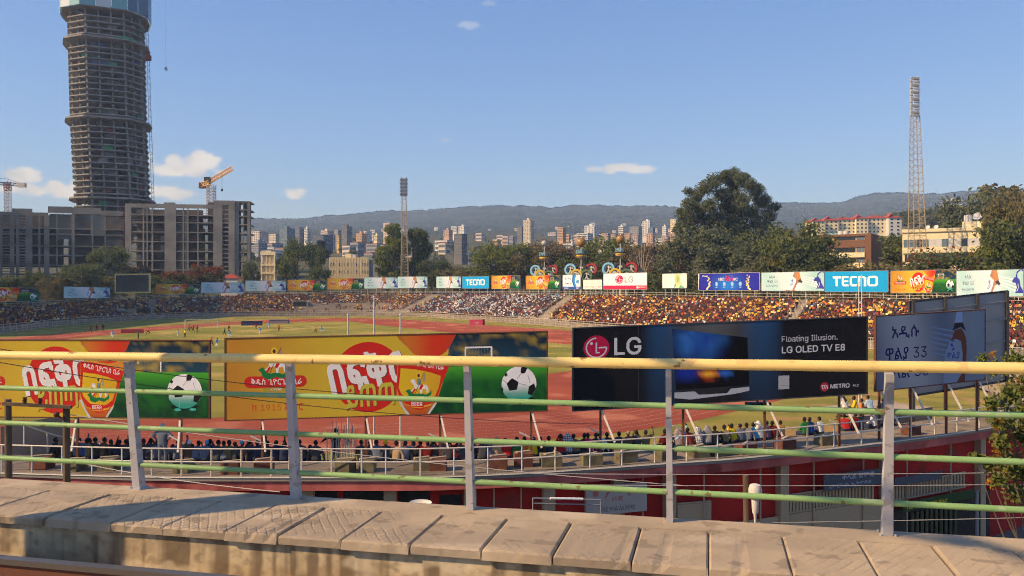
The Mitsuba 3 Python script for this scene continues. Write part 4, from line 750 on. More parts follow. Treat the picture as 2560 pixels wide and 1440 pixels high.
def bluewhite_art():
    W = 1.25; L = [(sbox(0, 0, W, 1), lin(226, 232, 240)), (pg(.76, 1, .96, 1, .86, .55, 1.02, 0, .84, 0, .7, .55), lin(60, 150, 220)), (pg(.70, 1, .80, 1, .74, .55, .86, .2, .78, .2, .66, .55), lin(40, 90, 170)), (sbox(0, 0, W, .17), lin(50, 90, 170))]
    for x, y in ((.16, .7), (.36, .74), (.5, .68), (.2, .36), (.36, .34), (.55, .34), (.3, .36)): L.append((sbox(x, y, x + .09, y + .07), lin(110, 116, 140)))
    L.append((pg(.93, .45, 1.12, .4, 1.16, .62, 1.0, .68), lin(70, 160, 216))); L.append((sbox(.1, .06, .4, .1), WHT)); L.append((sbox(.95, .05, 1.12, .11), WHT)); return W, L
def sketch_art():
    W = 2.1; L = [(sbox(0, 0, W, 1), lin(236, 228, 220)), (sbox(1.04, 0, 1.06, 1), lin(150, 140, 140))]
    r = np.random.default_rng(3)
    for k in range(26): x, y = r.random() * 1.95, r.random() * .3 + .04; L.append((sbox(x, y, x + .07 + .1 * r.random(), y + .03 + .03 * r.random()), lin(160, 140, 130) if k % 2 else lin(190, 120, 110)))
    for k in range(14): x, y = r.random() * 1.9, r.random() * .5 + .38; L.append((sbox(x, y, x + .03, y + .05), lin(206, 190, 180)))
    return W, L
def leaf_art():
    W = 1.75; L = [(sbox(0, 0, W, 1), lin(240, 238, 228)), (pg(.86, 0, .92, .5, .88, 1, 1.32, 1, 1.26, .5, 1.6, .06, 1.6, 0), lin(206, 220, 170)), (ell(1.12, .62, .19, .33, 8), lin(196, 206, 130)), (ell(1.12, .6, .09, .2, 6), lin(170, 190, 120)), (pg(.9, .3, 1.02, .2, .86, 0, .84, 0), lin(90, 160, 150)), (pg(1.3, .2, 1.62, 0, 1.2, 0), lin(110, 176, 150))]; return W, L
ART = {}
for nm, (W, L), cell in (('beer', (4.0, beer_art(True)), .055), ('beer_narrow', (4.0, beer_art(True, 1.14)), .055), ('water', water_art(), .16), ('slate', slate_art(), .1), ('tv', tv_art(), .06), ('cyan', cyan_art(), 1), ('whitered', whitered_art(), 1), ('royal', royal_art(), .16), ('bluewhite', bluewhite_art(), 1), ('sketch', sketch_art(), 1), ('leaf', leaf_art(), 1)):
    v, f, c = compose(W, L, cell); ART[nm] = (mikit.ply((v / A(W, 1, 1), f[:, ::-1] if False else f), 'painted', color=c), W)
def board(k, BL, BR, TL, art, frame_m='steel_grey', back=True, fw=.06, dep=.12, posts=(), post_m='rail_white', foot=None):
    """a hoarding: print, frame bars, back sheet; BL, BR, TL are corners of the print"""
    BL, BR, TL = map(lambda v: np.asarray(v, float), (BL, BR, TL)); u = BR - BL; W = np.linalg.norm(u); ux = u / W; hgt = TL[2] - BL[2]; uz = A(0, 0, 1); n = nrm(np.cross(ux, uz))
    M = np.eye(4); M[:3, 0], M[:3, 1], M[:3, 2], M[:3, 3] = u, -n, uz * hgt, BL
    if art: put(k, 'print', ART[art][0], 'print', tw=T(M.tolist()))
    b = MB(); mid = BL + u / 2 + uz * hgt / 2 - n * (dep / 2 + .004); b.frame(mid, W - .02, dep - .02, hgt - .02, ux, n, uz); put(k, 'back_sheet', b, 'steel_grey')
    for (p, q) in ((BL, BR), (BL + uz * hgt, BR + uz * hgt)):
        b = MB(); s = 1 if p[2] > mid[2] - (u[2] / 2) else -1; b.frame((p + q) / 2 + uz * s * fw / 2 - n * (dep / 2 - .02), W + 2 * fw, dep, fw, ux, n, uz); put(k, 'frame_bar', b, frame_m)
    for p, s in ((BL, -1), (BR, 1)):
        b = MB(); b.frame(p + ux * s * fw / 2 + uz * hgt / 2 - n * (dep / 2 - .02), fw, dep, hgt - .004, ux, n, uz); put(k, 'frame_bar', b, frame_m)
    return BL, u, ux, n, hgt
# far hoardings on top of the far stand
FARB = [(-75, 97, 716, 754, 'beer', 'dim yellow beer hoarding beside the dark trees, leftmost on the far side'), (160, 275, 717, 745, 'water', 'dim blue water hoarding between the first yellow hoarding and the scoreboard'),
        (390, 500, 710, 735, 'beer', 'dim yellow beer hoarding just right of the dark scoreboard'), (503, 610, 706, 732, 'water', 'shaded pale blue hoarding next after the second yellow hoarding'), (614, 714, 702, 728, 'water', 'half-lit pale blue hoarding in front of the tan stair tower'),
        (720, 815, 700, 726, 'beer', 'yellow and green beer hoarding below the dark round tree'), (819, 910, 696, 723, 'beer', 'yellow and green beer hoarding in front of the ribbed cream building'), (911, 994, 694, 721, 'water', 'pale hoarding beneath the tall green trees, touching a yellow one'),
        (995, 1068, 692, 720, 'water', 'pale hoarding in front of the smaller floodlight mast'), (1091, 1152, 692, 720, 'water', 'narrow pale hoarding joined to the small cyan hoarding'), (1156, 1222, 692, 721, 'cyan', 'small bright cyan hoarding with white letters'),
        (1229, 1300, 690, 722, 'beer', 'yellow and green hoarding immediately right of the small cyan one'), (1315, 1400, 690, 723, 'beer', 'yellow and green hoarding below the smallest ring monument'), (1407, 1451, 688, 723, 'bluewhite', 'narrow white hoarding with a blue arrow'),
        (1458, 1505, 700, 723, 'sketch', 'low whitish two-panel hoarding with faint drawings'), (1509, 1617, 685, 723, 'whitered', 'white hoarding with a round red face logo and pink strip'), (1656, 1717, 685, 720, 'leaf', 'small white and pale green hoarding standing alone'),
        (1746, 1898, 685, 725, 'royal', 'royal blue hoarding with red number 466 and gold coins'), (1904, 2060, 682, 727, 'water', 'pale hoarding with blue ibex between royal blue and cyan hoardings'), (2062, 2220, 680, 729, 'cyan', 'large bright cyan hoarding with white letters'),
        (2227, 2390, 678, 732, 'beer', 'large orange and green beer hoarding right of the large cyan one'), (2392, 2558, 678, 740, 'water', 'largest pale water hoarding of the far row, above the grey hoarding back')]
def backY(px): i = stand_idx(px, 1.0); return float(bk[i][1]), float(topz[i])
for (x0, x1, yt, yb, art, lab) in FARB:
    (Ya, za), (Yb, zb) = backY(x0), backY(x1)
    Ya, Yb = Ya + .8, Yb + .8
    BL, BR = at(x0, yb - (yb - 720) * 0, Ya), at(x1, yb, Yb); yt2 = yt
    BR[2] = BL[2] if art in ('cyan',) else BR[2]
    TL = at(x0, yt, Ya)
    k = thing('hoarding', lab, 'billboard', 'hoardings along the top of the far grandstand')
    BL, u, ux, n, hgt = board(k, BL, BR, TL, art, fw=.08, dep=.25, frame_m='white_paint' if art in ('royal', 'whitered') else 'steel_grey')
    for t in np.linspace(.08, .92, 5 if x1 - x0 > 100 else 4):
        b = MB(); p = BL + u * t - n * .35; b.tube(A(p[0], p[1], -.5), p + A(0, 0, hgt * .9), .09, 6); put(k, 'post', b, 'rail_white')
# dark scoreboard
k = thing('scoreboard', 'dark blank scoreboard in a thin yellowish frame above the far stand', 'scoreboard')
Ya, za = backY(290); Yb, zb = backY(372); BL, u, ux, n, hgt = board(k, at(290, 730, Ya), at(372, 729, Ya), at(290, 688, Ya), None, frame_m='rail_yellow', fw=.5, dep=.5)
b = MB(); b.frame(BL + u / 2 + A(0, 0, hgt / 2) + n * .03, np.linalg.norm(u) - .1, .04, hgt - .1, ux, n, A(0, 0, 1)); put(k, 'screen', b, 'conc_dark')
for t in (.1, .9): b = MB(); p = BL + u * t - n * .6; b.tube(A(p[0], p[1], -.5), p + A(0, 0, 1), .25, 6); put(k, 'post', b, 'steel_grey')
# ---------------------------------------------------------------- near stand: deck, steps, fascia, red wall
RIM = curve([[-62, 52], [-46, 41.5], [-33, 35.2], [-20.7, 32.2], [-11.5, 31.4], [-4.4, 31.4], [0, 32.0], [3.65, 33.0], [6.5, 33.9], [9.0, 34.6], [15.4, 37.3], [23.2, 41.2], [27.8, 44.0], [38, 51.5], [50, 64], [58, 80], [62, 98]], step=.65)
nR = normals2(RIM)
if nR[len(RIM) // 2][1] < 0: nR = -nR
pxR = 1280 + F * RIM[:, 0] / RIM[:, 1]
DZ = 3.5
def rim(px, off=0.0, z=DZ):
    i = np.interp(px, pxR, np.arange(len(RIM))); a = int(min(i, len(RIM) - 2)); f = i - a
    p = RIM[a] * (1 - f) + RIM[a + 1] * f; n = nrm(nR[a] * (1 - f) + nR[a + 1] * f); q = p + n * off; return A(q[0], q[1], z)
def rim_n(px): a = int(np.clip(np.interp(px, pxR, np.arange(len(RIM))), 0, len(RIM) - 1)); return A(nR[a][0], nR[a][1], 0)
def off(d, z): return z3(RIM + nR * d, z)
ns = thing('near_stand', 'low curved concrete stand below the railway with a red painted back wall', 'grandstand')
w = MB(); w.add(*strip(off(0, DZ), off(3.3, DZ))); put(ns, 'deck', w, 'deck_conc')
w = MB(); w.add(*strip(off(-.03, DZ - .12), off(-.03, DZ + .03))); w.add(*strip(off(-.03, DZ + .03), off(.16, DZ + .03))); w.add(*strip(off(-.03, DZ - .12), off(.2, DZ - .12))); put(ns, 'deck_edge', w, 'conc_grey')
w = MB(); w.path(off(-.05, DZ + .02)[::2], .022, 5); put(ns, 'rim_strip', w, 'rail_white')
w = MB(); w.add(*strip(off(.05, DZ - .52), off(.05, DZ - .12))); w.add(*strip(off(.05, DZ - .52), off(.9, DZ - .5))); put(ns, 'fascia', w, 'fascia_red')
w = MB(); w.add(*strip(off(.8, -3.1), off(.8, DZ - .5))); put(ns, 'wall', w, 'red_wall')
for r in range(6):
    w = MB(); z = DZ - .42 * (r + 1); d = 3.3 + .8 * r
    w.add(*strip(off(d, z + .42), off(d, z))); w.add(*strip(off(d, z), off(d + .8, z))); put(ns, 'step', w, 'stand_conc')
w = MB(); w.add(*strip(off(8.1, DZ - .42 * 6), off(8.1, -.1))); put(ns, 'front_wall', w, 'stand_conc')
for x in (-300, -80, 140, 340, 560, 760, 970, 1180, 1383, 1560, 1690, 1980, 2240, 2480, 2760):
    w = MB(); p, n = rim(x, .62, 0), rim_n(x); tt = A(n[1], -n[0], 0); w.frame(p + A(0, 0, 0), .48, .36, 5.96, tt, n, A(0, 0, 1)); put(ns, 'pillar', w, 'cream_paint')
for x in (1310, 1475, 1620, 1775, 1920, 2055, 2180, 2290, 2400, 1240):
    w = MB(); w.tube(rim(x, .5, -2.8), rim(x, .5, DZ - .5), .04, 6); put(ns, 'pipe', w, 'cream_paint')
# slatted openings low in the red wall
def slats(x0, x1, z0, z1, nsl, rail=True):
    for k in range(nsl):
        x = x0 + (x1 - x0) * (k + .5) / nsl; n = rim_n(x); tt = A(n[1], -n[0], 0); w = MB(); w.frame(rim(x, .58, (z0 + z1) / 2), .13, .08, z1 - z0, tt, n, A(0, 0, 1)); put(ns, 'slat', w, 'cream_paint')
    w = MB()
    for z in (z0 - .04, z1 + .04): w.path(np.array([rim(x, .58, z) for x in np.linspace(x0, x1, 8)]), .05, 5)
    put(ns, 'slat_rail', w, 'cream_paint')
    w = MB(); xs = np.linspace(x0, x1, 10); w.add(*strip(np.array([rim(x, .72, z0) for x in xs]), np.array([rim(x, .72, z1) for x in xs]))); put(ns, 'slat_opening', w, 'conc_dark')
slats(1708, 1795, .8, 1.55, 13); slats(1995, 2210, .65, 1.40, 26); slats(2240, 2440, .45, 1.15, 26)
w = MB(); xs = np.linspace(1800, 2240, 12); w.add(*strip(np.array([rim(x, .56, -1.4) for x in xs]), np.array([rim(x, .56, .55) for x in xs]))); put(ns, 'plinth', w, 'cream_paint')
# shop under the stand at the right
shop = thing('kiosk', 'dark open kiosk with green roller door under the near stand', 'kiosk')
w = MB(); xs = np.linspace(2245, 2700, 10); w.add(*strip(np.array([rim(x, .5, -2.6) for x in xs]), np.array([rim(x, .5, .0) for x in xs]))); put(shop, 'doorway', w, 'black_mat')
mat('door_green', lin(60, 66, 48), .6)
for k in range(10):
    x0 = 2300 + k * 12; w = MB(); n = rim_n(x0); tt = A(n[1], -n[0], 0); w.frame(rim(x0, .42, -1.3), .2, .06, 2.0, tt, n, A(0, 0, 1)); put(shop, 'door_slat', w, 'door_green')
w = MB(); w.tube(rim(2447, .1, -2.6), rim(2447, .1, .3), .09, 8); put(shop, 'column', w, 'steel_grey')
# dark openings under the deck, left of the middle
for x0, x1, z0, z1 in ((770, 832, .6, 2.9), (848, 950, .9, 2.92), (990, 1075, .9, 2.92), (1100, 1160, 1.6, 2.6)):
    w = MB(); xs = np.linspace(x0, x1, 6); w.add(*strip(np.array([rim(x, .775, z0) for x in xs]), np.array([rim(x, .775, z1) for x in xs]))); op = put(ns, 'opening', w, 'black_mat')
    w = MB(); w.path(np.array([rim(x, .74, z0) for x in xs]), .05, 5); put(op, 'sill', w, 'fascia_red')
# signs on the wall
def wall_sign(base, x0, x1, z0, z1, o, m, label, cat, slope=0.0):
    k = thing(base, label, cat); a, b = rim(x0, o, z0), rim(x1, o, z0 + slope); n = nrm(np.cross(b - a, A(0, 0, 1))); w = MB()
    w.frame((a + b) / 2 + A(0, 0, (z1 - z0) / 2), np.linalg.norm(b - a), .05, z1 - z0, nrm(b - a), n, A(0, 0, 1)); put(k, 'panel', w, m); return k, a, b, n
def wall_text(k, a, b, n, g, u0, u1, v0, v1, h, m, part='lettering'):
    v, f = tri2(fit(g, 0, 0, 1, 1)); ux = b - a; P = a + ux * (u0 + (u1 - u0) * v[:, :1]) + A(0, 0, 1) * (v0 + (v1 - v0) * v[:, 1:2]) * h + n * .031; put(k, part, (P, f), m)
mat('banner_white', lin(170, 164, 156)); mat('sign_blue', lin(78, 84, 94)); mat('sign_green', lin(44, 70, 38)); mat('ink_red', lin(170, 110, 100)); mat('ink_dark', lin(112, 112, 114)); mat('ink_yellow', lin(190, 180, 40)); mat('pale_letter', lin(150, 160, 176))
k, a, b, n = wall_sign('banner', 1472, 1625, 1.5, 2.72, .30, 'banner_white', 'white cloth banner with faded red print hung on the red wall', 'banner')
wall_text(k, a, b, n, eth('ዋልያ ቀላል ለኢትዮጵያ', 1), .22, .80, .08, .28, 1.27, 'ink_dark'); wall_text(k, a, b, n, eth('በጀ', 1), .42, .60, .42, .58, 1.27, 'ink_red'); v = LineString([(math.cos(t), math.sin(t)) for t in np.radians(np.linspace(20, 160, 14))]).buffer(.08); wall_text(k, a, b, n, v, .3, .72, .55, .88, 1.27, 'ink_red', 'arch_print'); wall_text(k, a, b, n, Point(0, 0).buffer(1, 8), .1, .2, .6, .85, 1.27, 'ink_red', 'disc_print')
k, a, b, n = wall_sign('shop_sign', 2068, 2215, 1.5, 2.25, .22, 'sign_blue', 'grey-blue shop fascia sign with pale lettering, beside the fifth grey railing post', 'sign', -.02); wall_text(k, a, b, n, eth('ቀላል ጀምሮ', 1), .3, .85, .5, .85, .8, 'pale_letter'); wall_text(k, a, b, n, eth('ጊዮርጊስ ኢትዮጵያ', 1), .05, .8, .12, .36, .8, 'pale_letter', 'lower_lettering')
k, a, b, n = wall_sign('shop_sign', 2244, 2362, 1.25, 1.65, .18, 'sign_blue', 'plain rounded grey-blue sign above the rightmost slatted opening', 'sign')
k, a, b, n = wall_sign('shop_banner', 2262, 2440, -.05, .42, .10, 'sign_green', 'green banner with yellow lettering over the dark kiosk', 'banner'); wall_text(k, a, b, n, eth('ቢራ ቀላል ጀምሮ ዋልያ', 1), .05, .6, .15, .5, .54, 'ink_yellow')
# metal frame with a tube lamp
k = thing('canopy_frame', 'thin metal canopy frame with a white tube lamp by the red wall', 'canopy')
w = MB(); P = [rim(1315, -.9, -2.8), rim(1318, -.9, 2.75), rim(1478, -1.0, 2.5), rim(1474, -1.0, -2.8)]
for p, q in zip(P[:-1], P[1:]): w.tube(p, q, .03, 6)
w.tube(P[1] - A(0, 0, .2), P[2] - A(0, 0, .2), .025, 6); put(k, 'frame', w, 'steel_grey')
mat('tube_white', (.85, .85, .82), .3); w = MB(); w.tube(rim(1357, -.98, 2.72), rim(1434, -1.02, 2.6), .05, 8); put(k, 'tube_lamp', w, 'tube_white')
k = thing('satellite_dish', 'white dish rim just above the parapet edge by the third grey post', 'dish')
w = MB(); c = at(1051, 1256, 14.); v, f = MB().get if False else (None, None), None
th = np.linspace(0, 2 * np.pi, 25)[:-1]; vv = [c + A(0, 0, -.1)]; ff_ = []
for r_, z_ in ((.08, -.085), (.15, -.04), (.2, .0)): vv += [c + A(r_ * math.cos(t), r_ * math.sin(t) * .6, z_ + .12 * math.sin(t) * r_) for t in th]
for t in range(24): ff_ += [[0, 1 + t, 1 + (t + 1) % 24]] + [q for s in (0, 1) for q in ([1 + s * 24 + t, 1 + (s + 1) * 24 + t, 1 + (s + 1) * 24 + (t + 1) % 24], [1 + s * 24 + t, 1 + (s + 1) * 24 + (t + 1) % 24, 1 + s * 24 + (t + 1) % 24])]
put(k, 'bowl', (np.array(vv), np.array(ff_)), 'white_paint', smooth=True); w = MB(); w.tube(c - A(0, 0, 8), c - A(0, 0, .1), .04, 6); put(k, 'pole', w, 'steel_grey')
# street below
st = MB(); st.add(*strip(off(-24, -2.8), off(.8, -2.8))); struct('street', st, 'street_mat', 'dim street between the viaduct and the stadium wall')
# deck railing
dr_ = thing('stand_railing', 'thin white two-bar railing along the outer rim of the near stand', 'railing')
for hh in (.56, 1.08):
    w = MB(); i0, i1 = np.searchsorted(pxR, [-300, 2740]); w.path(off(.35, DZ + hh)[i0:i1], .032, 6); put(dr_, 'rail', w, 'rail_white')
for x in list(np.arange(-240, 930, 76.0)) + [961, 1050, 1137, 1223, 1310, 1395, 1483, 1564, 1646, 1726, 1805, 1881, 1957, 2033, 2100, 2169, 2233, 2294, 2353, 2409, 2465, 2520, 2575]:
    w = MB(); w.tube(rim(x, .35, DZ - .02), rim(x, .35, DZ + 1.08), .034, 6); put(dr_, 'post', w, 'rail_white')
# ---------------------------------------------------------------- near hoardings and their counterweights
def tilt(px0, py0, px1, py1, Y0, Y1): return at(px0, py0, Y0), at(px1, py1, Y1)
NB = [('beer_narrow', 'yellow and green beer hoarding at the near left, its left end out of frame', (-151, 1040), (522, 1045), 851, 34.0, 33.4), ('beer', 'yellow and green beer hoarding with football, between the left one and the black one', (564, 1050), (1367, 1026), 848, 33.4, 34.4),
      ('tv', 'black hoarding advertising a television with red face logo', (1434, 1026), (2167, 983), 822, 35.2, 37.8), ('slate', 'shaded slate-blue hoarding with dark bottle picture, right of the black one', (2191, 977), (2462, 948), 792, 38.9, 41.6)]
NBP = [[-60, 190, 448], [651, 908, 1095, 1328], [1500, 1700, 1905, 2100], [2205, 2280, 2370, 2450]]
for (art, lab, bl, br, tly, Y0, Y1), posts in zip(NB, NBP):
    k = thing('hoarding', lab, 'billboard')
    BL, BR = at(*bl, Y0), at(*br, Y1); TL = at(bl[0], tly, Y0)
    BL, u, ux, n, hgt = board(k, BL, BR, TL, art, frame_m='dark_steel' if art == 'tv' else 'rust', fw=.05, dep=.14)
    for x in posts:
        t = (x - bl[0]) / (br[0] - bl[0]); p = BL + u * t - n * .2
        w = MB(); w.beam(A(p[0], p[1], DZ), p + A(0, 0, hgt * .95), .1, .1, up=(1, 0, 0)); put(k, 'post', w, 'rust')
        fwd = -A(n[0], n[1], 0); w = MB(); w.beam(A(p[0], p[1], 0) - fwd * 1.0 + ux * .35 + A(0, 0, DZ + .75), p - fwd * .05 + A(0, 0, .02), .075, .075, up=(1, 0, 0)); put(k, 'brace', w, 'rail_white')
        w = MB(); w.beam(A(p[0], p[1], DZ + 1.25) - ux * .5, A(p[0], p[1], DZ + .95) + ux * .1, .06, .05, up=(1, 0, 0)); put(k, 'strut', w, 'rail_white')
k_e = thing('hoarding', 'large plain grey back of a hoarding behind the slate-blue one', 'billboard')
BL, u, ux, n, hgt = board(k_e, at(2277, 988, 47.), at(2516, 950, 49.5), at(2277, 757, 47.), None, frame_m='dark_steel', fw=.12, dep=.1)
for t in (.01, .335, .67, .99):
    p = BL + u * t + n * .12; w = MB(); w.beam(p - A(0, 0, 2.5), p + A(0, 0, hgt + .1), .16, .14, up=(1, 0, 0)); put(k_e, 'stanchion', w, 'dark_steel')
for hh in (.2, .45, .7, .9):
    p = BL + n * .07 + A(0, 0, hgt * hh); w = MB(); w.beam(p, p + u, .07, .05); put(k_e, 'batten', w, 'steel_grey')
p = BL + u * .98 + n * .15 + A(0, 0, .7); w = MB(); w.beam(p + ux * 2.2 + n * 2.0 - A(0, 0, 2.6), p - ux * 3.6 + A(0, 0, 2.2), .1, .1); put(k_e, 'brace', w, 'rust')
nmat('block_green', lin(116, 112, 88), lin(92, 84, 66), 3.); nmat('block_red', lin(116, 72, 58), lin(90, 58, 48), 3.)
BLK = [(60, 1.5, 'block_red'), (150, 1.4, 'block_green'), (230, 1.6, 'block_green'), (430, 1.5, 'block_green'), (560, 1.3, 'block_red'), (640, 1.5, 'block_red'), (850, 1.5, 'block_green'), (905, 1.7, 'block_green'), (1050, 1.9, 'block_green'), (1098, 1.8, 'block_red'), (1258, 1.6, 'block_red'), (1330, 1.9, 'block_red'), (1400, 1.6, 'block_green'),
       (1500, 1.7, 'block_green'), (1590, 1.8, 'block_green'), (1688, 2.0, 'block_green'), (1775, 2.1, 'block_green'), (1828, 1.9, 'block_green'), (1898, 2.0, 'block_red'), (2000, 1.9, 'block_red'), (2102, 2.0, 'block_green'), (2320, 2.2, 'block_red')]
for q, (x, o, m) in enumerate(BLK):
    o = o - .45 if x < 1500 else .95
    near_ = 'left of the second yellow hoarding' if x < 560 else 'under the second yellow hoarding' if x < 1370 else 'under the black hoarding' if x < 2170 else 'below the slate-blue hoarding'
    tone = 'greenish' if m == 'block_green' else 'reddish'
    p, nn = rim(x, o, DZ), rim_n(x); a = math.degrees(math.atan2(-nn[0], nn[1])) + rng.normal() * 9
    w = MB(); hb = (.42 if x < 1200 else .5 if x < 1500 else .40) + .1 * rng.random(); w.box(p + A(0, 0, hb / 2), ((.6 if x < 1200 else .74) + .15 * rng.random(), .6, hb), a)
    kk = thing('counterweight_block', f'{tone} counterweight block on the deck {near_}', 'concrete block', f'{tone} counterweight blocks {near_}')
    put(kk, 'block', w, m); w = MB(); w.box(p + A(0, 0, hb + .03), (.7, .14, .05), a + 30); put(kk, 'loose_bar', w, 'cream_paint')
# square dark plate on the deck by the black hoarding
k = thing('loudspeaker', 'square dark box loudspeaker hanging under the black hoarding', 'loudspeaker'); w = MB(); c = at(1895, 1016, 37.4); w.box(c, (1.1, .45, .38), 8); put(k, 'cabinet', w, 'black_mat'); w = MB(); w.box(c + A(0, .1, .5), (.08, .08, .7), 8); put(k, 'bracket', w, 'dark_steel')
# entrance stairs with handrails at the far left of the deck
k = thing('stair_wall', 'low concrete stair flank with white handrail at the near left', 'stairs')
w = MB(); a, b = at(2, 1062, 37.5), at(118, 1082, 40.); w.prism(np.array([a[:2], b[:2], b[:2] + A(.3, 1.), a[:2] + A(.3, 1.)]), .5, a[2] - .1); put(k, 'wall', w, 'stand_conc')
w = MB(); pts = [at(60, 1062, 37.), at(118, 1082, 39.), at(160, 1093, 40.), at(250, 1104, 42.)]; w.path(curve(pts, n=12), .04, 6)
for p in pts: w.tube(p - A(0, 0, 1.0), p, .04, 6)
put(k, 'handrail', w, 'rail_white')
# slim white flag poles
for (x, yt, Yd, lab) in ((870, 790, 52, 'slim white pole behind the second yellow hoarding, left of three'), (935, 745, 52, 'tallest slim white pole, behind the middle of the second yellow hoarding'), (1001, 790, 52, 'slim white pole behind the second yellow hoarding, right of three'), (2147, 708, 70, 'left pole of the thin pair before the large cyan hoarding'), (2154, 692, 70, 'right pole of the thin pair before the large cyan hoarding')):
    k = thing('flagpole', lab, 'pole'); p = at(x, yt, Yd); w = MB(); w.tube(A(p[0], p[1], 0), p, .06, 8, .045); put(k, 'shaft', w, 'rail_white'); w = MB(); w.add(*octa(p + A(0, 0, .08), .09)); put(k, 'finial', w, 'rail_white')
# bundle of reeds / sticks
k = thing('stick_bundle', 'upright bundle of thin pale sticks beside a standing dark figure', 'sticks')
w = MB(); r = np.random.default_rng(2)
for q in range(46):
    x = 815 + r.normal() * 22; p = rim(x, 2.7 + r.random() * .8, DZ - .3); w.tube(p, p + A(r.normal() * .05, .1 * r.random(), 1.2 + .9 * r.random()), .012, 4)
put(k, 'sticks', w, 'wire_light', stuff=True)
for (x, o, h0, lab) in ((705, 1.0, 2.1, 'tall white stake beside the second grey railing post'), (717, 1.1, 1.9, 'leaning pale stake next to the tall white one')):
    k = thing('stake', lab, 'stake'); w = MB(); w.tube(rim(x, o, DZ), rim(x + (6 if x > 710 else 0), o, DZ + h0), .028, 6); put(k, 'shaft', w, 'rail_white'); w = MB(); w.box(rim(x, o, DZ + .03), (.2, .2, .06)); put(k, 'foot', w, 'steel_grey')
# ---------------------------------------------------------------- people
SPH = {}
def ball(p, r, n=10): return manifold3d.Manifold.sphere(r, n).translate(list(map(float, p)))
def bone(p, q, r0, r1, n=10): return manifold3d.Manifold.batch_hull([ball(p, r0, n), ball(q, r1, n)])
def join(parts): return manifold3d.Manifold.batch_boolean(parts, manifold3d.OpType.Add)
def tomesh(m, smooth_it=2, ref=None):
    if ref: m = m.refine_to_length(ref)
    a = m.to_mesh(); t = trimesh.Trimesh(a.vert_properties[:, :3], a.tri_verts, process=True)
    if smooth_it: trimesh.smoothing.filter_taubin(t, lamb=.5, nu=.53, iterations=smooth_it)
    return t.vertices.copy(), t.faces.copy()
def hand(w, d, side, n=6):
    """palm, four bent fingers and a thumb from the wrist w along d"""
    d = nrm(d); s = nrm(np.cross(d, A(0, 0, 1)) if abs(d[2]) < .9 else A(1, 0, 0)) * side; u = np.cross(s, d)
    P = [manifold3d.Manifold.batch_hull([ball(w, .026, n), ball(w + d * .085 + s * .03, .014, n), ball(w + d * .085 - s * .03, .014, n)])]
    for k, (o, L) in enumerate(((-.032, .06), (-.011, .075), (.011, .07), (.031, .055))):
        a = w + d * .08 + s * o; b = a + (d * .8 - u * .45) * L * .6; c = b + (d * .4 - u * .8) * L * .5; P += [bone(a, b, .0095, .0085, n), bone(b, c, .0085, .007, n)]
    a = w + d * .02 + s * .03; b = a + (s * .8 + d * .6) * .04; c = b + (d * .8 - u * .5) * .035; P += [bone(a, b, .012, .01, n), bone(b, c, .01, .008, n)]
    return P
def head_parts(c, f, n=12):
    """skull, jaw, nose, ears, eye sockets and lips; f: where it looks"""
    f = nrm(f); s = nrm(np.cross(f, A(0, 0, 1))); u = np.cross(s, f)
    P = [manifold3d.Manifold.batch_hull([ball(c + u * .035 - f * .015, .092, n), ball(c - u * .02 + f * .02, .078, n), ball(c - u * .085 + f * .045, .038, n)]), bone(c + f * .095 - u * .005, c + f * .108 - u * .03, .012, .016, 8), bone(c + f * .085 - u * .062 - s * .018, c + f * .085 - u * .062 + s * .018, .011, .011, 8)]
    for e in (-1, 1): P += [bone(c + s * e * .086 + u * .015 - f * .005, c + s * e * .086 - u * .025, .014, .011, 6), ball(c + f * .084 + s * e * .034 + u * .012, .0125, 6)]
    return P
def hair_mesh(c, f, long=0):
    f = nrm(f); u = A(0, 0, 1)
    m = manifold3d.Manifold.batch_hull([ball(c + u * .048 - f * .022, .096, 12), ball(c + u * .01 - f * .045, .088, 12)] + ([ball(c - u * .12 - f * .06, .08, 12)] if long else []))
    return m
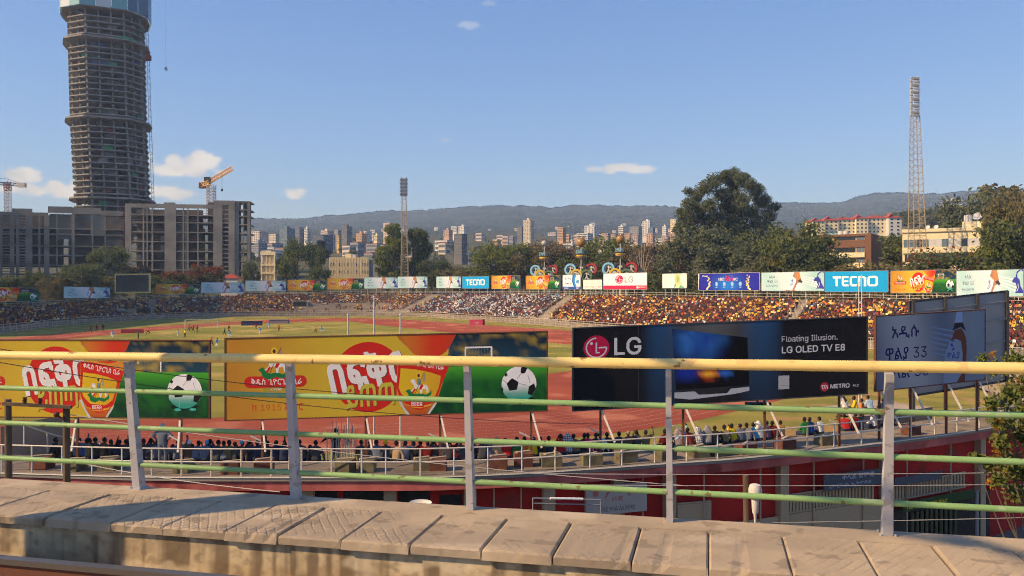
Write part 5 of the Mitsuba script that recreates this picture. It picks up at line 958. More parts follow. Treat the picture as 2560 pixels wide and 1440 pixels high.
class Fig:
    def __init__(s, J, look=(0, 1, 0), hood=0, long=0, cap=0, skirt=0):
        """J: joints. Makes the continuous body and its clothes"""
        R = dict(hip=.085, knee=.062, ankle=.042, sh=.062, elb=.045, wri=.033)
        B, S, P = [], [], []
        pel, che, nek, hd = J['pel'], J['che'], J['nek'], J['hd']
        d = A(0, 0, 0)
        sx = nrm(J['shR'] - J['shL'])
        tors = lambda e: [manifold3d.Manifold.batch_hull([ball(pel - sx * .09, .10 + e), ball(pel + sx * .09, .10 + e), ball((pel + che) / 2 - sx * .08, .10 + e), ball((pel + che) / 2 + sx * .08, .10 + e)]), manifold3d.Manifold.batch_hull([ball((pel + che) / 2 - sx * .08, .10 + e), ball((pel + che) / 2 + sx * .08, .10 + e), ball(che - sx * .1, .105 + e), ball(che + sx * .1, .105 + e)]), manifold3d.Manifold.batch_hull([ball(che - sx * .1, .105 + e), ball(che + sx * .1, .105 + e), ball(J['shL'], .06 + e), ball(J['shR'], .06 + e), ball(nek, .05 + e)])]
        B += tors(0) + [bone(nek, hd - A(0, 0, .05), .052, .05)] + head_parts(hd, look)
        S += tors(.016)
        for e in 'LR':
            B += [bone(J['sh' + e], J['el' + e], .052, .042), bone(J['el' + e], J['wr' + e], .041, .03)] + hand(J['wr' + e], J['wr' + e] - J['el' + e], -1 if e == 'L' else 1)
            S += [bone(J['sh' + e], J['el' + e], .07, .058), bone(J['el' + e], J['wr' + e], .056, .042)]
            B += [bone(J['hi' + e], J['kn' + e], .08, .058), bone(J['kn' + e], J['an' + e], .056, .038)]
            P += [bone(J['hi' + e], J['kn' + e], .1, .075), bone(J['kn' + e], J['an' + e], .072, .056)]
            toe = J['an' + e] + (J['toe' + e] if 'toe' + e in J else A(0, .16, -.05)); B += [bone(J['an' + e] - A(0, .02, .04), toe, .036, .028)]
        P += [manifold3d.Manifold.batch_hull([ball(pel - sx * .09, .118), ball(pel + sx * .09, .118), ball(J['hiL'], .1), ball(J['hiR'], .1)])]
        s.body = tomesh(join(B), 1); s.shirt = tomesh(join(S), 1); s.trousers = tomesh(join(P), 1); s.hair = tomesh(hair_mesh(hd, nrm(look), long), 1)
        s.hood = None
        if hood: s.hood = tomesh(join([manifold3d.Manifold.batch_hull([ball(hd + A(0, -.02, .05), .125), ball(hd + A(0, -.05, -.05), .125), ball(nek + A(0, -.03, -.02), .13), ball(J['shL'] + A(0, -.02, 0), .085), ball(J['shR'] + A(0, -.02, 0), .085)])]), 1)
    def plys(s, sm=50):
        s.P = {k: mikit.ply(getattr(s, k), 'black_mat', smooth=sm) for k in ('body', 'shirt', 'trousers', 'hair', 'hood') if getattr(s, k) is not None}; return s
def seated(lean=.1, turn=0.0, arms=0, hood=0, tilt=0.0, long=0):
    a = math.radians(turn); fw = A(-math.sin(a), math.cos(a), 0); sd = A(math.cos(a), math.sin(a), 0)
    pel = A(0, 0, .11); che = A(tilt * .3, lean * .7, .43); nek = A(tilt * .4, lean, .60); hd = nek + A(tilt * .1, .03, .155)
    J = dict(pel=pel, che=che, nek=nek, hd=hd, shL=che - sd * .185 + A(0, 0, .11), shR=che + sd * .185 + A(0, 0, .11))
    for e, s in (('L', -1), ('R', 1)):
        J['hi' + e] = pel + A(s * .1, .02, -.01); J['kn' + e] = A(s * .16, .44, .10); J['an' + e] = A(s * .14, .50, -.32)
        if arms == 0: J['el' + e] = J['sh' + e] + A(s * .07, .06, -.26); J['wr' + e] = J['el' + e] + A(-s * .1, .22, -.04)
        elif arms == 1: J['el' + e] = J['sh' + e] + A(s * .1, .12, -.22); J['wr' + e] = hd + A(s * .1, .08, -.06)
        elif arms == 2: J['el' + e] = J['sh' + e] + A(s * .14, -.02, -.24); J['wr' + e] = J['el' + e] + A(s * .03, -.06, -.22)
        else: J['el' + e] = J['sh' + e] + A(s * .2, .05, -.16 if s < 0 else .12); J['wr' + e] = J['el' + e] + (A(-s * .12, .2, 0) if s < 0 else A(-.03, .05, .25))
    return Fig(J, fw + A(0, 0, -.15), hood, long).plys()
def standing(arms=0, stride=0.0, run=0.0, lean=0.0):
    pel = A(0, 0, .93); che = A(0, lean * .6, 1.25); nek = A(0, lean, 1.44); hd = nek + A(0, .03, .16)
    J = dict(pel=pel, che=che, nek=nek, hd=hd, shL=che + A(-.185, 0, .12), shR=che + A(.185, 0, .12))
    for e, s in (('L', -1), ('R', 1)):
        g = s * stride; J['hi' + e] = pel + A(s * .1, 0, -.03); J['kn' + e] = A(s * .11, g * .32 + .04, .48 + (.06 * run if g > 0 else 0)); J['an' + e] = A(s * .11, g * .42 - (run * .28 if g < 0 else 0), .085 + (run * .3 if g < 0 else 0))
        if arms == 0: J['el' + e] = J['sh' + e] + A(s * .06, -.02 - g * .2, -.28); J['wr' + e] = J['el' + e] + A(0, .1 - g * .1 + run * .1, -.22 + run * .18)
        elif arms == 1: J['el' + e] = J['sh' + e] + A(s * .26, -.04, -.14); J['wr' + e] = J['el' + e] + A(-s * .17, .04, -.18)
        elif arms == 2: J['el' + e] = J['sh' + e] + A(s * .24, 0, -.1); J['wr' + e] = J['el' + e] + A(s * .18, .05, -.14)
    return Fig(J, A(0, 1, -.05)).plys()
SEAT = [seated(.1, 0, 0), seated(.2, 12, 1), seated(.05, -14, 2), seated(.14, 8, 0, 0, .12), seated(.16, -8, 0, 0, -.12), seated(.08, 20, 3)]
HOODF = [seated(.18, 0, 1, 1), seated(.12, 10, 0, 1, -.1)]
STAND = [standing(0, .15), standing(1, .1), standing(2, .2)]; RUN = [standing(0, .9, 1.0, .14), standing(0, .55, .6, .08), standing(0, .2)]
SKIN = [mat(f'skin_{k}', c, .55, .35) for k, c in enumerate([lin(72, 48, 38), lin(54, 37, 30), lin(92, 64, 48), lin(112, 80, 62)])]
mat('hair_black', (.012, .011, .011), .7)
def fabric(name, c):
    if name not in scene: mat('cloth_' + name, c, .9, .15)
    return 'cloth_' + name
FAB = {n: lin(*c) for n, c in dict(black=(44, 43, 44), charcoal=(72, 72, 74), navy=(52, 60, 84), slate=(104, 114, 130), brown=(100, 80, 64), olive=(112, 104, 74), blue=(52, 78, 150), grey=(140, 140, 142), red=(180, 40, 44), maroon=(104, 30, 30), brick=(150, 62, 50), green=(40, 110, 60), orange=(206, 116, 44), yellow=(222, 188, 36), white=(220, 218, 214), paleblue=(168, 196, 220), skyblue=(88, 170, 214), pink=(206, 50, 96), beige=(176, 150, 116), tan=(196, 146, 84), khaki=(150, 132, 92), purple=(120, 96, 120)).items()}
for n, c in FAB.items(): fabric(n, c)
def fn_plaid(p, n, uv):
    f = lambda x: mikit.smoothstep(.45, .55, x / .09 - dr.floor(x / .09)); g = (f(p.x * .9 + p.y * .3) + f(p.z)) * .5; return mikit.mix((.72, .72, .74), (.05, .055, .09), g)
mat('cloth_plaid', mikit.proc(fn_plaid), .9, .1)
def fn_stripe(p, n, uv): return mikit.mix((.42, .33, .31), (.18, .15, .17), mikit.smoothstep(.4, .6, p.x / .06 - dr.floor(p.x / .06)))
mat('cloth_striped', mikit.proc(fn_stripe), .9, .1)
def add_person(fig, p, yaw, shirt, trousers, label, group=None, base='person', hair='hair_black', hood=None, cap=None, scale=1.0, skin=None):
    k = thing(base, label, 'person', group); tw = T().translate(np.asarray(p).tolist()).rotate([0, 0, 1], yaw).scale(scale)
    put(k, 'body', fig.P['body'], skin or SKIN[int(rng.integers(4))], tw=tw); put(k, 'shirt', fig.P['shirt'], 'cloth_' + shirt, tw=tw); put(k, 'trousers', fig.P['trousers'], 'cloth_' + trousers, tw=tw)
    if hood and 'hood' in fig.P: put(k, 'hood', fig.P['hood'], 'cloth_' + hood, tw=tw)
    else: put(k, 'cap' if cap else 'hair', fig.P['hair'], ('cloth_' + cap) if cap else hair, tw=tw)
    return k
# the row on the edge of the near deck: (px, shirt, what sets him apart)
ROWL = [6, 28, 45, 66, 85, 97, 112, 134, 155, 182, 200, 220, 246, 268, 289, 310, 350, 377, 399, 425, 442, 462, 484, 498, 516, 534, 557, 581, 602, 631, 654, 678, 701, 742, 868, 891, 913, 934, 963, 988, 1015, 1038, 1063, 1086, 1111, 1134, 1156, 1180, 1204, 1234]
DARK = ['black', 'charcoal', 'navy', 'charcoal', 'slate', 'slate', 'brown', 'olive', 'navy', 'charcoal', 'maroon', 'grey']
def seat_at(px, row=0.0): n = rim_n(px); return rim(px, 3.12 - row, DZ), math.degrees(math.atan2(-n[0], n[1]))
for q, x in enumerate(ROWL):
    sh = {85: 'blue', 289: 'slate', 399: 'slate', 425: 'slate', 498: 'olive', 678: 'brown', 963: 'beige', 1156: 'maroon'}.get(x, DARK[int(rng.integers(len(DARK)))])
    zone = 'under the leftmost near hoarding' if x < 540 else 'below the second yellow hoarding left half' if x < 800 else 'below the second yellow hoarding centre'
    cap_ = None if rng.random() < .82 else ('yellow', 'white', 'maroon', 'skyblue')[int(rng.integers(4))]
    p, yaw = seat_at(x, rng.random() * .12); uniq = {85: 'man in bright blue shirt sitting third of the dark-clad row by the wooden poles', 963: 'man in beige shirt sitting among dark-clad fans below the three slim white poles', 678: 'man in brown jacket sitting just left of the second grey railing post'}
    if x in uniq: add_person(SEAT[q % 6], p, yaw + rng.normal() * 12, sh, 'charcoal', uniq[x], scale=.96 + .08 * rng.random())
    else: add_person(SEAT[int(rng.integers(6))], p, yaw + rng.normal() * 14, sh, 'charcoal' if q % 2 else 'navy', f'{sh}-clad fan {"in " + cap_ + " cap " if cap_ else ""}sitting {zone}', f'{sh}-clad fans sitting {zone}', cap=cap_, scale=.95 + .09 * rng.random())
    if q % 2 == 0 and x < 1230:                                    # a second row one step down, only heads show
        p2, _ = seat_at(x + 12, 0); p2 = p2 + rim_n(x) * .8 - A(0, 0, .36); sh = DARK[int(rng.integers(len(DARK)))]
        add_person(SEAT[int(rng.integers(6))], p2, yaw + rng.normal() * 14, sh, 'charcoal', f'{sh}-clad fan one step lower {zone}', f'{sh}-clad fans one step lower {zone}')
ROWR = [(1256, 'slate', 0, 'man in slate shirt right of the beige hooded one... '), ]
ROWR = [(1256, 'slate', None, 'man with grey cap next to the beige-hooded fan', 'slate'), (1281, 'beige', 'beige', 'fan with beige hood drawn over the head, under the football', None), (1309, 'red', None, 'fan in dark red shirt beside the beige-hooded one', None), (1334, 'green', None, 'fan in green shirt beneath the hoarding post right of the football', None), (1361, 'orange', None, 'fan in orange-brown shirt in the gap between yellow and black hoardings', None),
        (1392, 'yellow', None, 'fan in yellow shirt in the gap between yellow and black hoardings', None), (1411, 'black', None, 'black-clad fan right of the one in yellow', None), (1436, 'navy', None, 'navy-clad fan under the left end of the black hoarding', None), (1467, 'red', None, 'fan in bright red shirt under the face logo', None), (1489, 'plaid', 'plaid', 'fan with blue and white checked scarf over the head', None),
        (1510, 'olive', None, 'fan in olive jacket behind a hoarding post under the black hoarding', None), (1532, 'black', None, 'black-clad fan just left of the one in pink', None), (1543, 'pink', None, 'fan in bright pink shirt under the black hoarding', None), (1566, 'black', None, 'black-clad fan just right of the one in pink', None), (1576, 'white', None, 'fan with white collar beside the fourth grey post', None), (1598, 'black', None, 'big black-clad fan left of the fourth grey post', None),
        (1625, 'charcoal', None, 'charcoal-clad fan left of the fourth grey post', None), (1649, 'brown', None, 'fan in brown sitting next to the fourth grey post', 'khaki'), (1671, 'charcoal', None, 'fan half hidden behind the fourth grey post', None), (1692, 'olive', None, 'fan in olive right of the fourth grey post', None), (1742, 'maroon', None, 'fan in maroon top with orange trim at the right of the fourth post', None), (1758, 'brick', None, 'fan in brick-red jacket left of the striped hood', None),
        (1783, 'striped', 'striped', 'fan with striped brownish scarf over the head', None), (1800, 'paleblue', None, 'fan with pale blue shirt beside the striped hood', None), (1823, 'brick', None, 'fan in faded red jacket holding a pale stick', None), (1848, 'plaid', 'plaid', 'fan in black and white plaid shirt with matching hood', None), (1872, 'grey', 'grey', 'fan in grey hooded top next to the plaid one', None), (1893, 'black', None, 'black-clad fan behind the hoarding post under the television picture', None),
        (1922, 'khaki', None, 'fan in khaki top with dark hair right of the hoarding post', None), (1948, 'yellow', None, 'fan in yellow shirt and red collar leaning back', None), (1968, 'slate', None, 'slate-clad fan right of the yellow shirt', None), (1984, 'grey', None, 'grey-clad fan in the middle of the row under the red round emblem', None), (2007, 'skyblue', None, 'fan in sky-blue shirt under the white square', None), (2018, 'white', 'white', 'fan with white cloth over the head next to the sky-blue shirt', None),
        (2038, 'purple', None, 'fan in dusty purple top', None), (2052, 'maroon', None, 'fan in maroon top left of the tan robe', None), (2075, 'tan', None, 'fan wrapped in an orange-tan robe under the black hoarding', None), (2139, 'green', None, 'fan in green top near the black hoarding right end', None), (2153, 'blue', None, 'fan in vivid blue hooded top near the fifth grey post', None), (2178, 'white', None, 'fan in white top left of the fifth grey post', None),
        (2247, 'red', None, 'fan in red top right of the fifth grey post', None), (2270, 'maroon', None, 'fan in maroon sitting under the slate-blue hoarding', None), (2284, 'charcoal', None, 'charcoal-clad fan under the slate-blue hoarding', None), (2318, 'white', None, 'fan in white shirt by the red counterweight block', None), (2350, 'navy', None, 'navy-clad fan right of the white-shirted one', None), (2376, 'charcoal', None, 'charcoal-clad fan near the orange-flowered tree', None)]
for q, (x, sh, hood, lab, cap) in enumerate(ROWR):
    p, yaw = seat_at(x, rng.random() * .1); fig = HOODF[q % 2] if hood else SEAT[int(rng.integers(6))]
    add_person(fig, p, yaw + rng.normal() * 12, sh, 'navy' if q % 3 else 'charcoal', lab, hood=hood, cap=cap, scale=.97 + .07 * rng.random())
for q, (x, row, dzz, sh, lab) in enumerate([(2364, 1.9, .0, 'white', 'fan in white shirt on the upper steps beside the slate-blue hoarding'), (2384, 2.3, .0, 'white', 'fan in white cap and top under the slate-blue hoarding end'), (2390, 1.6, 0, 'orange', 'fan in orange and blue top near the tree'), (2408, 2.2, 0, 'yellow', 'fan in yellow cape near the orange-flowered tree'), (2437, 2.0, 0, 'paleblue', 'fan in pale blue shirt leaning towards the tree'), (2425, 1.2, 0, 'navy', 'navy-clad fan low beside the orange-flowered tree')]):
    n = rim_n(x); p = rim(x, 3.3 + row * 1.4, DZ + .25); add_person(SEAT[q % 6], p, math.degrees(math.atan2(-n[0], n[1])) + 20 * rng.normal(), sh, 'charcoal', lab)
bx = thing('raised_bench', 'raised concrete bench block under the end of the slate-blue hoarding', 'bench'); w = MB(); i0, i1 = np.searchsorted(pxR, [2335, 2560]); a, b = off(5.0, DZ + .24)[i0:i1], off(8.6, DZ + .24)[i0:i1]; w.add(*strip(a, b)); w.add(*strip(a - A(0, 0, 3.), a)); put(bx, 'seat', w, 'stand_conc')
# standing figures on the steps
n = rim_n(786); add_person(STAND[2], rim(786, 3.8, DZ - .42), math.degrees(math.atan2(-n[0], n[1])), 'black', 'black', 'dark figure standing with arms spread beside the pale sticks')
n = rim_n(327); add_person(STAND[1], rim(327, 2.4, DZ), math.degrees(math.atan2(-n[0], n[1])), 'slate', 'slate', 'man standing hand on hip behind the first grey railing post', cap='paleblue')
# players on the pitch
PL = [(226, 831, 'maroon', 1), (241, 829, 'maroon', 1), (257, 827, 'maroon', 2), (281, 846, 'paleblue', 0), (346, 846, 'green', 2), (370, 837, 'orange', 0), (445, 842, 'paleblue', 2), (462, 843, 'yellow', 2), (472, 829, 'green', 1), (478, 828, 'orange', 0), (483, 830, 'red', 1), (493, 831, 'maroon', 2), (561, 838, 'green', 1), (572, 830, 'red', 1), (575, 845, 'skyblue', 0), (528, 866, 'red', 0), (542, 869, 'skyblue', 1), (640, 824, 'red', 1), (650, 836, 'skyblue', 1), (672, 822, 'skyblue', 2), (697, 829, 'orange', 0), (789, 833, 'orange', 1), (805, 832, 'skyblue', 0), (870, 806, 'yellow', 2)]
WH = {226: 'leftmost of the three substitutes on the track', 241: 'middle of the three substitutes on the track', 257: 'rightmost of the three substitutes on the track', 281: 'running alone near the maroon board', 346: 'just in front of the maroon board', 370: 'right of the maroon board', 445: 'beside the referee in yellow', 462: 'the referee near the goal', 472: 'left of a huddle before the goal', 478: 'in the huddle before the goal', 483: 'in the huddle before the goal, right side', 493: 'right of the huddle before the goal', 561: 'right of the goal in dark green', 572: 'behind a sky-blue player right of the goal', 575: 'nearest the top of the left yellow hoarding', 528: 'in the gap between the two yellow hoardings', 542: 'in the gap between the two yellow hoardings', 640: 'by the navy team box', 650: 'below the navy team box', 672: 'between the two team boxes', 697: 'below the grey team box', 789: 'beside a sky-blue opponent at midfield', 805: 'beside an orange opponent at midfield', 870: 'the linesman at the far touchline'}
for q, (x, y, sh, rk_) in enumerate(PL):
    add_person(RUN[rk_], gnd(x, y, .02), float(rng.uniform(0, 360)), sh, 'white' if sh in ('skyblue', 'paleblue') else 'maroon' if sh in ('red', 'orange', 'maroon') else 'black', f'football player in {sh} shirt, {WH[x]}', scale=1.02)
# ---------------------------------------------------------------- buildings behind the stadium
class PF:
    """an upright wall plane through picture column px0 at depth Y0, turned by phi degrees (right end farther when positive)"""
    def __init__(s, px0, Y0, phi):
        f = math.radians(phi); s.Y0, s.u, s.n = Y0, A(math.cos(f), math.sin(f), 0), A(math.sin(f), -math.cos(f), 0); s.C = A((px0 - 1280) / F * Y0, Y0, 0)
    def t(s, px): k = (px - 1280) / F; return (k * s.C[1] - s.C[0]) / (s.u[0] - k * s.u[1])
    def z(s, y): return H + (720 - y) / F * s.Y0
    def pt(s, px, y, o=0.0): return s.C + s.u * s.t(px) - s.n * o + A(0, 0, s.z(y))
    def box(s, px0, px1, y0, y1, o0, o1, z0=None):
        a, b = s.t(px0), s.t(px1); zb = s.z(y1) if z0 is None else z0; zt = s.z(y0); w = MB()
        return w.frame(s.C + s.u * (a + b) / 2 - s.n * (o0 + o1) / 2 + A(0, 0, (zb + zt) / 2), b - a, o1 - o0, zt - zb, s.u, s.n, A(0, 0, 1))
Z4 = lambda x, y: (x / 4, 360 + y / 4)
PUB, PLB = PF(420, 400., 9), PF(150, 430., 17)
def rect(k, part, zx0, zx1, zy0, zy1, Y, dep, m, sb=0.0):
    (a, b), (c, d) = Z4(zx0, zy0), Z4(zx1, zy1); pf, Yr = (PUB, 400.) if k == ub else (PLB, 430.); o = Y - Yr + sb
    return put(k, part, pf.box(a, c, b, d, o, o + dep), m)
mat('scaffold_rust', lin(128, 92, 76), .8)
# unfinished office block in the middle left
Y1 = 400.
ub = thing('unfinished_building', 'grey unfinished concrete office block right of the skeleton tower', 'building')
for (a, b, c, d) in ((1250, 2140, 600, 640), (1640, 1752, 584, 600), (2140, 2345, 556, 600)): rect(ub, 'parapet_beam', a, b, c, d, Y1, .6, 'conc_grey')
for zy in (710, 783, 880, 975, 1070, 1165, 1258): rect(ub, 'floor_slab', 1252, 2140, zy - 4, zy + 5, Y1 + .1, 17, 'conc_grey')
for zx0, zx1 in ((1250, 1310), (1645, 1760), (2132, 2222), (2285, 2346)): rect(ub, 'wall_pier', zx0, zx1, 600.5, 1345, Y1 + .02, .5, 'conc_grey')
for zx0, zx1 in ((1427, 1440), (1466, 1476), (1515, 1530), (1826, 1838), (1872, 1884), (1972, 1984)): rect(ub, 'column', zx0, zx1, 641, 1345, Y1 + .05, .6, 'conc_grey')
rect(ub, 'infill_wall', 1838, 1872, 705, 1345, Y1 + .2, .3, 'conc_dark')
for zy in range(660, 1330, 24): rect(ub, 'louvre', 1762, 1826, zy, zy + 7, Y1 + .3, .4, 'conc_dark')
for zy in range(600, 1330, 44): rect(ub, 'stair_landing', 2223, 2284, zy, zy + 12, Y1 + .3, 3, 'conc_grey')
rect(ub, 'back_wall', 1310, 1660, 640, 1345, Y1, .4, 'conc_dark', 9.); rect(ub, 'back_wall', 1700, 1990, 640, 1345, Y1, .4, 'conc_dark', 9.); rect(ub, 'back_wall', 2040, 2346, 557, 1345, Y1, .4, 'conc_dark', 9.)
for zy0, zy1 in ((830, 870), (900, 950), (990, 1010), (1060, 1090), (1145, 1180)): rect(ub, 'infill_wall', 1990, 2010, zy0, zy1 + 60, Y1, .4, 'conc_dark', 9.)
# right flank with openings
fl = []
for zy in (557, 640, 705, 790, 880, 975, 1070, 1165, 1258): rect(ub, 'floor_slab', 2347, 2498, zy, zy + 12, Y1 + .6, 14, 'conc_grey')
for zx0, zx1 in ((2347, 2385), (2425, 2433), (2470, 2500)): rect(ub, 'column', zx0, zx1, 569, 1345, Y1 + .7, .6, 'conc_grey')
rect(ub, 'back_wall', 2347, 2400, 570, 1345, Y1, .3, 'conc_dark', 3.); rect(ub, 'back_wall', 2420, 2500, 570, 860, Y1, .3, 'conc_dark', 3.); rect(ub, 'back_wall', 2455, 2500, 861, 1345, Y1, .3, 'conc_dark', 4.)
rq = np.random.default_rng(14)
for zx0, zx1 in ((1312, 1425), (1532, 1644), (1886, 1970), (1990, 2130), (1442, 1464), (1478, 1513)):
    for zy in (710, 783, 880, 975, 1070, 1165, 1258):
        if rq.random() < .75: rect(ub, 'guard_rail', zx0, zx1, zy - 24, zy - 20, Y1 + .4, .12, 'scaffold_rust')
        if rq.random() < .45: t = rq.uniform(.15, .6); rect(ub, 'infill_wall', zx0 + (zx1 - zx0) * t, zx0 + (zx1 - zx0) * (t + .38), zy - 60, zy - 5, Y1 + 2.2, .2, ('conc_grey', 'conc_dark', 'conc_dark')[int(rq.integers(3))])
w = MB(); mat('scaffold_red', lin(120, 60, 50), .8); mat('w_tarp', lin(70, 80, 120), .8)
for zx in (1212, 1238): (x, y0), (_, y1) = Z4(zx, 620), Z4(zx, 1345); w.tube(PUB.pt(x, y1, 1), PUB.pt(x, y0, 1), .12, 5)
for zy in range(640, 1330, 35): (x, y) = Z4(1212, zy); (x1, _) = Z4(1250, zy); w.tube(PUB.pt(x, y, 1), PUB.pt(x1, y, 1), .1, 5); w.box(PUB.pt(x + 4, y, 1), (2, 1.2, .25), 19)
put(ub, 'scaffold', w, 'scaffold_red', stuff=True)
# unfinished block at the far left
Y2 = 430.
lb = thing('unfinished_building', 'dark grey unfinished block with open storeys below the skeleton tower', 'building')
for (a, b, c, d) in ((-300, 480, 690, 722), (120, 320, 655, 690), (480, 720, 625, 690), (720, 1010, 630, 695), (1010, 1230, 655, 705)): rect(lb, 'parapet_beam', a, b, c, d, Y2, .6, 'conc_warm')
for zy in (845, 900, 1018, 1112, 1212, 1300): rect(lb, 'floor_slab', -300, 1230, zy - 5, zy + 6, Y2 + .1, 18, 'conc_warm')
for zx0, zx1 in ((-40, 22), (97, 140), (160, 190), (255, 322), (383, 402), (440, 492)): rect(lb, 'wall_pier', zx0, zx1, 723, 1400, Y2 + .02, .5, 'conc_warm')
for zx0, zx1 in ((562, 574), (716, 746), (918, 930), (1045, 1056)): rect(lb, 'column', zx0, zx1, 696, 1400, Y2 + .05, .6, 'conc_warm')
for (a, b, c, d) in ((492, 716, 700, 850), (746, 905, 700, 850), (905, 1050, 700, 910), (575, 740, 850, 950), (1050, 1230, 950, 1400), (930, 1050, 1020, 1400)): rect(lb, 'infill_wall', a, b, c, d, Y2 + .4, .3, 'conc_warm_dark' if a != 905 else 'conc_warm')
for zy in range(740, 1390, 28): rect(lb, 'louvre', 190, 254, zy, zy + 8, Y2 + .3, .4, 'conc_warm'); rect(lb, 'louvre', 24, 96, zy, zy + 8, Y2 + .3, .4, 'conc_warm')
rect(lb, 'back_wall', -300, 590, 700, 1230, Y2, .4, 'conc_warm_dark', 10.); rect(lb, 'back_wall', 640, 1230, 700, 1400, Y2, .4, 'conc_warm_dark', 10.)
# the skeleton tower
Y3 = 450.
tw_ = thing('skeleton_tower', 'very tall unfinished concrete tower of bare stacked floors', 'tower')
def plan(cx, g=1.0, grow=0.0):
    g = g * .92
    P = np.array([[-11.5, 0], [11.5, 0], [21.2, 10.5], [22.4, 24], [21.2, 37], [11.5, 48], [-11.5, 48], [-21.2, 37], [-22.4, 24], [-21.2, 10.5]], float)
    P = P * A(g, .9) ; c = A(0, 22); d = P - c; d = d * (1 + grow / np.linalg.norm(d, axis=1, keepdims=True)); R_ = np.array([[.914, -.407], [.407, .914]]); return d @ R_.T + c + A(cx, Y3)
def row_z(y): return H + (720 - y) / F * Y3
def lean_x(y): return (np.interp(y, [0, 300, 500], [270.5, 278, 288]) - 1280) / F * (Y3 + 24)
yrows = [37.5, 51.7, 67, 82.5] + [115, 129, 144, 159.5, 175, 191, 206, 221, 236, 251, 267.5, 282.5] + [313.7, 328, 343.7, 358.7, 372.5, 389, 404.5, 420, 435, 450.5, 466, 482] + [513, 529, 545, 561, 577]
for y in yrows:
    w = MB(); z = row_z(y); w.prism(plan(lean_x(y)), z - .5, z); put(tw_, 'floor_slab', w, 'conc_slab')
for y in (91, 291, 492):
    w = MB(); z = row_z(y); w.prism(plan(lean_x(y), 1.0, 2.6), z - .8, z); kk = put(tw_, 'ledge_slab', w, 'conc_slab')
mat('net_green', lin(50, 140, 90), .8); w = MB(); P = plan(lean_x(91), 1, 2.62); zz = row_z(91); w.beam(A(*(P[0] * .25 + P[1] * .75), zz + .2), A(*P[1], zz + .2), .15, 1.0); w.beam(A(*P[1], zz + .2), A(*(P[1] * .6 + P[2] * .4), zz + .2), .15, 1.0); put(tw_, 'safety_net', w, 'net_green')
segs = [0, 91, 191, 291, 392, 492, 600]
for ya, yb in zip(segs[:-1], segs[1:]):
    for q in range(10):
        for t in ((0, .33, .66) if q in (0, 5) else (0, .5)):
            w = MB(); pa, pb = plan(lean_x(ya), 1, -1.9), plan(lean_x(yb), 1, -1.9); e = (q + 1) % 10
            w.beam(A(*(pb[q] * (1 - t) + pb[e] * t), row_z(yb)), A(*(pa[q] * (1 - t) + pa[e] * t), row_z(ya)), (.62 if t else .9), .8, up=(0, 1, 0)); put(tw_, 'column', w, 'conc_grey')
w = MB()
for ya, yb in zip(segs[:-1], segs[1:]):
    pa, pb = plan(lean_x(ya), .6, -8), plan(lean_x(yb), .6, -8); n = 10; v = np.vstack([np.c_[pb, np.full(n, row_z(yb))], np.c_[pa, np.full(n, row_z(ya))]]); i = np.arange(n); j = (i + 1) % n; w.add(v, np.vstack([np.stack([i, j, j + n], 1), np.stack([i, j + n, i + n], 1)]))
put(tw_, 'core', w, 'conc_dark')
rr = np.random.default_rng(4)
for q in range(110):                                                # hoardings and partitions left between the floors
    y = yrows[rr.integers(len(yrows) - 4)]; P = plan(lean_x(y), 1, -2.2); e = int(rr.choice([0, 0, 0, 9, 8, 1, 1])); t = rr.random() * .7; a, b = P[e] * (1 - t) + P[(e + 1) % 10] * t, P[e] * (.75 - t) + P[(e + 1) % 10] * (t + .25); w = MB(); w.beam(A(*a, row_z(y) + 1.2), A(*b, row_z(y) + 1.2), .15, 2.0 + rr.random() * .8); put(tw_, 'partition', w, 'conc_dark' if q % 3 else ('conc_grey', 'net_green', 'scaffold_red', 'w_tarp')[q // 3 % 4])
mat('clad_teal', lin(120, 168, 172), .4, .5); mat('clad_white', lin(196, 206, 204), .4, .5); mat('clad_blue', lin(70, 104, 128), .35, .5)
P0 = plan(lean_x(10), 1.02, 3.0)
for e, cols_ in ((9, 2), (0, 3), (1, 2), (2, 2), (8, 2), (7, 1), (3, 1)):
    for s in range(cols_):
        a, b = P0[e] + (P0[(e + 1) % 10] - P0[e]) * s / cols_, P0[e] + (P0[(e + 1) % 10] - P0[e]) * (s + .96) / cols_
        zlo = row_z(18); w = MB(); w.beam(A(*a, (zlo + row_z(-60)) / 2), A(*b, (zlo + row_z(-60)) / 2), .3, row_z(-60) - zlo); put(tw_, 'cladding_panel', w, ('clad_white' if s == 0 else 'clad_teal') if e in (8, 9) else 'clad_blue' if e in (1, 2) else ('clad_teal' if s != 1 else 'clad_white'))
w = MB(); w.prism(plan(lean_x(14), 1, 2.8), row_z(18) - .4, row_z(18)); put(tw_, 'soffit', w, 'conc_grey')
w = MB(); hx = [at(x, y, Y3 + 12) for x, y in ((365, 30), (371, 160), (375, 300), (381, 460), (384, 560))]
for o in (-.7, .7): w.path(np.array(hx) + A(o, 0, 0), .14, 5)
for q in range(70):
    t = q / 69 * 4; i = min(3, int(t)); p = hx[i] + (hx[i + 1] - hx[i]) * (t - i); w.tube(p - A(.7, 0, 0), p + A(.7, 0, .9 * (-1) ** q), .09, 4)
put(tw_, 'hoist_mast', w, 'scaffold_red', stuff=True); w = MB(); w.box(at(370, 145, Y3 + 11.5), (3.2, 2, 3)); put(tw_, 'hoist_cage', w, 'scaffold_red')
